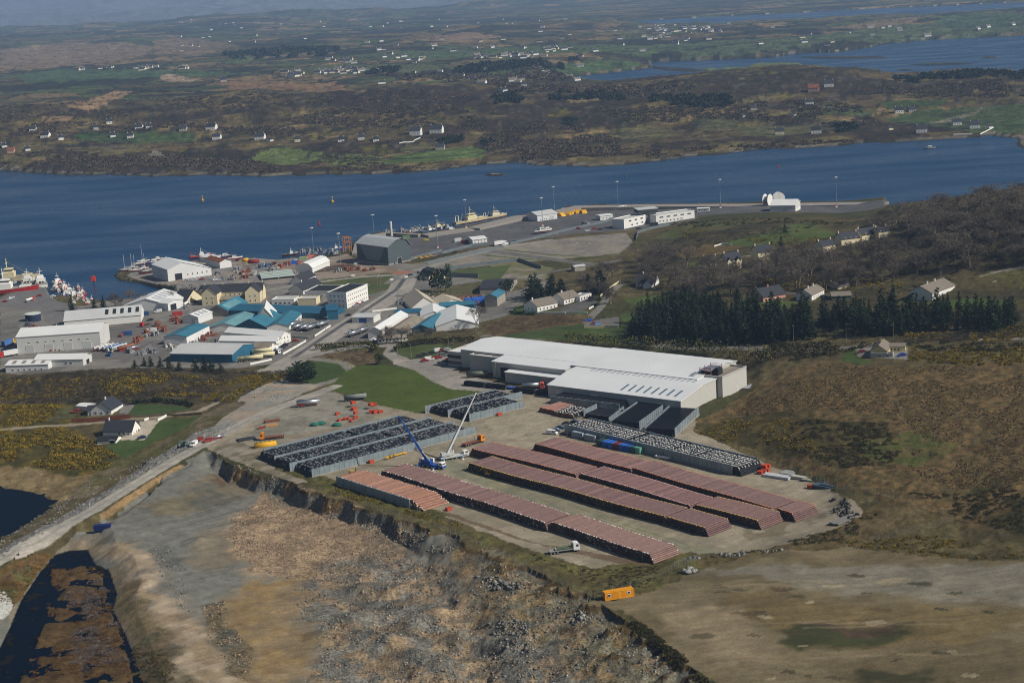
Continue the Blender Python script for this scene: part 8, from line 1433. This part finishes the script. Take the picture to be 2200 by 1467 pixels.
# scrub, uncountable
def scrub(name, lab, groups, seed, m='gorse'):
    r = np.random.default_rng(seed); V = []; F = []; C = []; n = 0
    for (pts, cnt, s0, s1, cols, kind) in groups:
        tm = [bush_me(seed * 10 + k, cols, *(kind if isinstance(kind, tuple) else (46, .75, .16))) for k in range(5)]; q = scatter(pts, cnt, seed + cnt)
        dens = fbm(q[:, 0], q[:, 1], 16 if s1 < 4 else 60, 3, seed + 3); q = q[dens > np.quantile(dens, .25)]
        for k in range(5):
            qq = q[k::5]; 
            if not len(qq): continue
            tv, tf, tc = tm[k]; N = len(qq); s = r.uniform(s0, s1, N); a = r.uniform(0, 6.28, N); ca, sa = np.cos(a), np.sin(a); z_ = np.array([gz(x, y) for x, y in qq])
            ok = z_ > .4; qq, s, ca, sa, z_ = qq[ok], s[ok], ca[ok], sa[ok], z_[ok]; N = len(qq)
            X = (tv[None, :, 0] * ca[:, None] - tv[None, :, 1] * sa[:, None]) * s[:, None] + qq[:, :1]; Y = (tv[None, :, 0] * sa[:, None] + tv[None, :, 1] * ca[:, None]) * s[:, None] + qq[:, 1:]; Z_ = tv[None, :, 2] * s[:, None] * .9 + z_[:, None] - .15 * s[:, None]
            V.append(np.stack([X, Y, Z_], -1).reshape(-1, 3)); F.append((tf[None] + (np.arange(N) * len(tv))[:, None, None] + n).reshape(-1, 4)); C.append((tc[None] * r.uniform(.7, 1.25, (N, 1, 1))).reshape(-1, 3)); n += N * len(tv)
    link(np_mesh(name, np.concatenate(V), np.concatenate(F), MATS[m], col=np.concatenate(C)), name, kind='stuff')['label'] = lab
GC = ('#a5821e', '#87711f', '#4a4a22', '#6b5f22', '#3e4022'); BC = ('#4e4539', '#403a2f', '#5c5344', '#3a3a28'); DC = ('#3c3c20', '#34351f', '#54492a', '#45402a')
scrub('gorse_scrub', 'yellow flowering gorse bushes covering the slopes', [([(0, 870), (130, 870), (150, 905), (60, 912), (0, 915)], 420, .9, 2, GC, 0), ([(0, 925), (130, 920), (200, 950), (262, 985), (225, 1010), (120, 1010), (0, 985)], 1100, 1, 2.2, GC, 0), ([(420, 835), (500, 815), (560, 800), (620, 808), (600, 818), (540, 835), (495, 865), (430, 862)], 420, .9, 1.8, GC, 0), ([(180, 815), (330, 800), (480, 815), (440, 850), (240, 850)], 600, 1, 2.2, GC, 0), ([(0, 815), (180, 815), (200, 850), (0, 860)], 450, 1, 2, GC, 0),
    ([(1960, 750), (2120, 745), (2200, 740), (2200, 785), (2060, 785), (1950, 775)], 380, .9, 1.8, GC, 0), ([(1560, 905), (1700, 900), (1760, 970), (1640, 975), (1500, 930)], 380, .6, 1.3, GC, 0), ([(1600, 515), (1700, 505), (1800, 512), (1760, 530), (1640, 530)], 200, .9, 1.8, GC, 0), ([(1440, 500), (1500, 488), (1540, 500), (1480, 515)], 90, .9, 1.6, GC, 0), ([(1620, 600), (1800, 600), (2000, 600), (1990, 622), (1700, 625)], 320, .9, 1.8, GC, 0), ([(1900, 715), (2060, 715), (2200, 700), (2200, 735), (1980, 738)], 300, .9, 1.8, GC, 0), ([(2080, 460), (2200, 450), (2200, 505), (2130, 510)], 160, 1, 2, GC, 0), ([(1800, 1165), (2000, 1150), (2200, 1180), (2200, 1200), (1950, 1190)], 300, .5, 1.1, GC, 0), ([(720, 1045), (790, 1060), (860, 1090), (1000, 1125), (980, 1135), (840, 1095), (730, 1062)], 260, .4, 1., GC, 0)], 31)
scrub('brown_scrub', 'bare brown bushes and brambles', [([(0, 800), (120, 802), (330, 795), (500, 800), (480, 835), (380, 868), (150, 868), (0, 868)], 1700, 1, 2.6, BC, (90, .9, .075)), ([(1400, 530), (1480, 505), (1640, 490), (1760, 480), (1720, 500), (1560, 520), (1450, 545)], 420, 1, 2.3, BC, (90, .9, .075)), ([(1660, 740), (1790, 735), (1900, 738), (1800, 760), (1680, 780), (1620, 800)], 330, 1, 2.3, DC, 0), ([(1740, 720), (1900, 725), (2200, 705), (2200, 725), (1900, 738)], 300, 1, 2.2, BC, (90, .9, .075)), ([(590, 800), (640, 790), (640, 830), (560, 808), (500, 800)], 160, 1, 2, BC, (90, .9, .075)), ([(850, 735), (1000, 725), (1040, 735), (960, 742), (850, 745)], 150, 1, 2, BC, (90, .9, .075)), ([(1100, 700), (1200, 685), (1240, 690), (1150, 705)], 60, .6, 1.2, BC, (90, .9, .075)),
    ([(1700, 905), (1800, 905), (1900, 910), (1940, 970), (1900, 1000), (1790, 1005), (1700, 960)], 900, .5, 1.3, DC, 0), ([(2080, 1060), (2200, 1040), (2200, 1150), (2060, 1110), (1900, 1060)], 500, .4, 1.2, DC, 0), ([(1480, 1200), (1640, 1180), (1830, 1120), (1890, 1100), (1830, 1160), (1600, 1190)], 330, .3, .9, DC, 0), ([(1340, 1330), (1380, 1340), (1440, 1390), (1540, 1467), (1500, 1467), (1400, 1390)], 420, .5, 1.3, DC, 0), ([(690, 740), (790, 752), (820, 768), (780, 780), (700, 768)], 160, .6, 1.4, BC, (90, .9, .075)), ([(1130, 1180), (1240, 1225), (1420, 1215), (1400, 1260), (1300, 1280), (1180, 1230)], 300, .3, .8, DC, 0),
    ([(1430, 560), (1600, 600), (1900, 560), (2100, 600), (2000, 640), (1900, 650), (1600, 620), (1420, 640), (1340, 610)], 600, 1, 2.4, BC, (90, .9, .075)), ([(1850, 485), (2060, 455), (2400, 420), (2400, 580), (2100, 590), (1950, 530)], 1300, 1.3, 3.0, BC, (90, .9, .075)), ([(1420, 480), (1650, 468), (1990, 466), (1960, 480), (1700, 482), (1500, 490)], 420, .8, 1.9, DC, 0), ([(1740, 740), (2000, 735), (2200, 738), (2200, 760), (2000, 755)], 200, 1, 1.8, DC, 0)], 33)
scrub('marsh_scrub', 'brown reeds and grey willow in the flooded hollow', [([(110, 1215), (180, 1210), (230, 1240), (235, 1300), (265, 1360), (290, 1467), (40, 1467), (72, 1400), (105, 1290)], 900, .4, 1.1, ('#7a5a32', '#5c4628', '#6b4f30'), 0), ([(150, 1250), (220, 1240), (240, 1300), (200, 1330), (140, 1300)], 70, 1.2, 2.6, ('#7b6f66', '#6a6058'), (150, .8, .07)), ([(160, 1350), (270, 1340), (290, 1400), (220, 1460), (150, 1420)], 80, 1.2, 2.8, ('#7b6f66', '#6a6058'), (150, .8, .07)), ([(280, 1380), (340, 1370), (380, 1440), (370, 1467), (280, 1467)], 260, .4, 1.1, ('#5a5232', '#6b5a3c'), 0), ([(0, 1250), (100, 1195), (80, 1235), (20, 1310), (0, 1330)], 260, .3, .8, ('#7a5a32', '#66602f'), 0)], 35)
TUS = ('#7f6a48', '#665539', '#8d7752', '#4a4229')
scrub('moor_tussocks', 'tawny grass tussocks on the boggy moor', [([(1570, 880), (1680, 805), (1760, 780), (1850, 790), (2050, 785), (2200, 780), (2200, 1010), (2060, 960), (1980, 940), (1900, 890), (1760, 880), (1620, 895)], 11000, .18, .5, TUS, (9, .7, .5)), ([(1960, 960), (2200, 1010), (2200, 1040), (2050, 1050), (1950, 1010)], 1600, .18, .5, TUS, (9, .7, .5))], 37)
FB_ = ('#463d31', '#50453a', '#3f3c28', '#5a4d3c'); FG = ('#26301f', '#2c3422')
scrub('far_thickets', 'bare thickets and scrub along the far shore', [([(0, 335), (130, 322), (250, 338), (400, 335), (540, 345), (620, 365), (700, 362), (560, 372), (330, 370), (150, 368), (0, 360)], 2250, 2.2, 4.6, FB_, (34, .75, .2)), ([(680, 335), (760, 322), (830, 330), (1000, 352), (1080, 345), (900, 365), (720, 368)], 260, 2, 4, FB_, (34, .75, .2)), ([(1040, 290), (1150, 262), (1250, 275), (1330, 300), (1330, 335), (1200, 345), (1080, 340), (1020, 315)], 1650, 2.5, 5, FB_, (34, .75, .2)), ([(600, 260), (700, 235), (1000, 235), (1040, 280), (900, 275), (700, 280)], 1200, 2.2, 4.6, FB_, (34, .75, .2)), ([(0, 300), (60, 270), (180, 262), (400, 262), (620, 270), (700, 300), (560, 290), (400, 275), (100, 285)], 1050, 2.2, 4.6, FB_, (34, .75, .2)),
    ([(1280, 240), (1500, 215), (1700, 215), (1850, 230), (1900, 270), (1700, 262), (1500, 255), (1350, 265)], 1350, 2.2, 4.6, FB_, (34, .75, .2)), ([(1880, 185), (2200, 175), (2200, 212), (2050, 212), (1900, 205)], 1050, 2.2, 4.6, FB_, (34, .75, .2)), ([(1300, 330), (1480, 318), (1700, 305), (1850, 300), (1840, 306), (1600, 322), (1400, 342)], 350, 2, 4, FB_, (34, .75, .2)), ([(1050, 180), (1240, 185), (1500, 190), (1400, 210), (1200, 200), (1080, 198)], 500, 4, 7, FB_, (34, .75, .2)), ([(300, 210), (500, 195), (700, 200), (900, 195), (1050, 210), (800, 235), (400, 240)], 1050, 2.2, 4.6, FB_, (34, .75, .2)), ([(800, 155), (1010, 160), (1220, 160), (1230, 172), (1000, 178), (850, 170)], 420, 5, 9, FB_, (34, .75, .2)), ([(0, 230), (200, 225), (300, 245), (100, 262), (0, 262)], 450, 2.2, 4.6, FB_, (34, .75, .2))], 41)
scrub('far_conifers', 'dark evergreen belts on the far hills', [([(1060, 210), (1120, 198), (1125, 222), (1070, 225)], 60, 4, 7, FG, (30, 1.3, .3)), ([(1160, 208), (1220, 200), (1345, 205), (1340, 215), (1200, 215)], 90, 4, 6, FG, (30, 1.3, .3)), ([(1400, 212), (1480, 205), (1570, 210), (1580, 228), (1480, 240), (1410, 230)], 160, 4, 7, FG, (30, 1.3, .3)), ([(1920, 168), (2040, 158), (2200, 156), (2200, 172), (2050, 172), (1930, 176)], 200, 4, 7, FG, (30, 1.3, .3)), ([(1790, 270), (1830, 268), (1850, 285), (1800, 290)], 40, 3, 6, FG, (30, 1.3, .3)), ([(950, 150), (1240, 128), (1250, 138), (1100, 150), (1000, 158)], 200, 6, 10, FG, (30, 1.3, .3)), ([(800, 150), (860, 145), (850, 160), (790, 160)], 60, 6, 9, FG, (30, 1.3, .3)), ([(940, 298), (1000, 292), (990, 305), (945, 312)], 50, 3, 5, FG, (30, 1.3, .3)), ([(1035, 305), (1058, 300), (1060, 318), (1040, 318)], 20, 3, 5, FG, (30, 1.3, .3)), ([(1210, 255), (1240, 255), (1240, 275), (1210, 275)], 20, 3, 5, FG, (30, 1.3, .3)), ([(470, 118), (620, 105), (740, 108), (700, 122), (500, 128)], 160, 8, 14, FG, (30, 1.3, .3))], 43)
# rocks
def rock_me(seed):
    r = np.random.default_rng(seed); b = MB(); b.ball((0, 0, 0), 1, 0, 6); V = np.array(b.v) * (1 + r.normal(size=(len(b.v), 1)) * .18) * r.uniform(.6, 1.2, 3); return V, np.array([f for f in b.f])
def rocks(name, lab, groups, seed):
    r = np.random.default_rng(seed); V = []; F = []; C = []; n = 0; T = [rock_me(seed * 7 + k) for k in range(7)]
    for pts, cnt, s0, s1, cols in groups:
        q = scatter(pts, cnt, seed + cnt); k_ = fbm(q[:, 0], q[:, 1], 7, 3, seed + 8); q = q[k_ > np.quantile(k_, .3)]
        for i, (x, y) in enumerate(q):
            tv, tf = T[i % 7]; s = s0 + (s1 - s0) * r.random() ** 3; a = r.uniform(0, 6.28); ca, sa = math.cos(a), math.sin(a); W_ = np.stack([(tv[:, 0] * ca - tv[:, 1] * sa) * s + x, (tv[:, 0] * sa + tv[:, 1] * ca) * s + y, tv[:, 2] * s * .7 + gz(x, y) + s * .25], -1); V.append(W_); F.append(tf + n); n += len(tv); C.append(np.broadcast_to(C3(cols[r.integers(len(cols))]) * r.uniform(.6, 1.25), W_.shape))
    link(np_mesh(name, np.concatenate(V), np.concatenate(F), MATS['rubble_earth'], col=np.concatenate(C)), name, kind='stuff')['label'] = lab
RG = ('#97958d', '#86857f', '#a39f94', '#7b7b77'); RB = ('#b59c80', '#a4896a', '#9a8974', '#8d897e')
rocks('rubble', 'loose broken rock strewn over the quarry and banks', [([(500, 1110), (600, 1060), (720, 1110), (840, 1160), (880, 1210), (760, 1260), (600, 1240), (500, 1190)], 6500, .09, .42, RB), ([(620, 1270), (720, 1200), (860, 1190), (960, 1220), (1090, 1340), (1250, 1430), (1250, 1467), (700, 1467), (680, 1360)], 6000, .1, .55, RG + RB), ([(960, 1170), (1060, 1210), (1200, 1280), (1290, 1330), (1420, 1420), (1440, 1467), (1250, 1440), (1080, 1330), (980, 1250)], 1500, .12, .55, RG), ([(1040, 1340), (1110, 1330), (1150, 1350), (1150, 1400), (1050, 1400)], 260, .25, .8, RG), ([(980, 1240), (1060, 1240), (1140, 1270), (1080, 1275)], 90, .5, 1.3, RG), ([(1220, 1315), (1270, 1320), (1260, 1340), (1215, 1335)], 40, .5, 1.3, RG),
    ([(0, 1200), (0, 1150), (100, 1090), (250, 1010), (380, 960), (420, 950), (330, 1005), (200, 1085)], 3600, .1, .5, RG), ([(520, 850), (600, 820), (640, 850), (560, 870)], 350, .1, .4, RG), ([(320, 1180), (380, 1170), (400, 1210), (400, 1290), (430, 1340), (380, 1300), (340, 1220)], 500, .1, .5, RG), ([(430, 1300), (480, 1290), (540, 1420), (520, 1467), (450, 1370)], 600, .1, .55, RB), ([(245, 590), (270, 598), (335, 615), (430, 622), (430, 628), (335, 621), (260, 604)], 260, .5, 1.1, ('#5a5648', '#4a463a')), ([(560, 1010), (500, 1000), (600, 1035), (720, 1085), (840, 1125), (980, 1170), (960, 1190), (820, 1150), (700, 1110), (600, 1060), (480, 1010)], 1500, .15, .6, RB + RG), ([(1460, 1200), (1560, 1188), (1700, 1180), (1560, 1196)], 130, .3, 1., RG), ([(1780, 1075), (1810, 1070), (1850, 1105), (1820, 1125), (1790, 1100)], 160, .3, 1.1, ('#4c4c4a', '#5a5652')), ([(0, 1285), (20, 1280), (32, 1305), (5, 1335)], 160, .1, .4, ('#c4c3bb', '#a9a8a0'))], 51)
for i, (x, y, s) in enumerate(((2130, 440, 1.3), (2150, 430, 1.5), (2165, 425, 1.2), (2145, 445, 1.4), (2175, 440, 1.3), (2185, 435, 1.), (2120, 435, 1.1))):
    tv, tf = rock_me(900 + i); me = np_mesh('boulder', tv, tf, MAT('#8b8b86')); o = link(me, 'boulder', label='pale grey boulder in the small heap near the orange cabin', cat='boulder', group='boulders near the orange cabin'); P = G(*zG(x, y)); o.location = P + [0, 0, s * .5]; o.scale = (s, s, s * .8)
# white houses scattered far inland
HM = []
for wl, rf in (('white', 'slate'), ('white', 'tile'), ('cream', 'slate')):
    b = MB(); b.prism([(-4, 0), (4, 0), (4, 3.2), (0, 6.2), (-4, 3.2)], 'x', -8, 8, 0); b.prism([(-4.3, 3.1), (0, 6.4), (0, 6.2), (-4.2, 3.0)], 'x', -8.3, 8.3, 1); b.prism([(4.3, 3.1), (0, 6.4), (0, 6.2), (4.2, 3.0)], 'x', -8.3, 8.3, 1); b.box(-7.5, -6.7, -.5, .5, 5, 7.4, 0); b.box(6.7, 7.5, -.5, .5, 5, 7.4, 0); HM.append(b.me('farmhouse', [wl, rf]))
r = random.Random(77)
def farh(u, v, lab, grp):
    P = G(u, v)
    if P[2] < .8: return
    o = link(r.choice(HM), 'farmhouse', label=lab, cat='house', group=grp); s = r.uniform(.6, 1.05); o.location = P; o.scale = (s, s, s * 1.1); o.rotation_euler = (0, 0, r.uniform(-.6, .9))
for cl_, n, du, dv, nm in ((((630, 160), (700, 158), (740, 154), (775, 155)), 11, 22, 5, 'village left of the middle bay'), (((1040, 123), (1090, 120), (1130, 120), (1180, 107)), 10, 26, 5, 'village on the green rise'), (((1410, 62), (1440, 66), (1420, 80), (1490, 63), (1530, 65)), 12, 24, 7, 'village on the neck of land'), (((170, 150), (225, 148), (310, 150), (330, 146), (400, 148)), 5, 18, 3, 'row of farms below the left hills'), (((720, 130), (750, 132), (860, 122), (900, 128)), 5, 25, 4, 'farms in the middle valley')):
    for c in cl_:
        for k in range(n): farh(c[0] + r.gauss(0, du * .5), c[1] + r.gauss(0, dv * .5), 'small white house in the %s' % nm, 'houses of the ' + nm)
for k in range(85): farh(r.uniform(350, 1500), r.uniform(40, 112), 'tiny white house scattered on the hazy inland hills', 'scattered inland houses')
for k in range(22): farh(r.uniform(1480, 2180), r.uniform(60, 110) - 10, 'small white house along the shore beyond the islands', 'houses beyond the islands')
for k in range(24): farh(r.uniform(760, 1260), r.uniform(120, 185), 'white house among the fields and woods behind the ridge', 'houses behind the ridge')
# take the templates themselves out of the scene
def wipe(o):
    for c in list(o.children): wipe(c)
    bpy.data.objects.remove(o)
for d_ in (CARS, TR): 
    for o in d_.values(): wipe(o)
for o in (TRL, CT6, CT12, CAB, CAB10): wipe(o)
for o in list(COL.objects):
    if 'dim' in o: del o['dim']
# ------------------------------------------------------------------ the air
hz = bpy.data.materials.new('haze_air'); hz.use_nodes = True; t = hz.node_tree
for nd in list(t.nodes):
    if nd.type == 'BSDF_PRINCIPLED': t.nodes.remove(nd)
pv = t.nodes.new('ShaderNodeVolumePrincipled'); pv.inputs['Color'].default_value = (.45, .66, 1, 1); pv.inputs['Density'].default_value = 7e-5; pv.inputs['Anisotropy'].default_value = .1
t.links.new(pv.outputs[0], [x for x in t.nodes if x.type == 'OUTPUT_MATERIAL'][0].inputs['Volume'])
hx, h0, h1, hb, ht = 16500, -600, 36500, -12, 520
me = bpy.data.meshes.new('haze'); me.from_pydata([(-hx, h0, hb), (hx, h0, hb), (hx, h1, hb), (-hx, h1, hb), (-hx, h0, ht), (hx, h0, ht), (hx, h1, ht), (-hx, h1, ht)], [], [(0, 3, 2, 1), (4, 5, 6, 7), (0, 1, 5, 4), (1, 2, 6, 5), (2, 3, 7, 6), (3, 0, 4, 7)])
me.materials.append(hz); link(me, 'haze', kind='stuff')
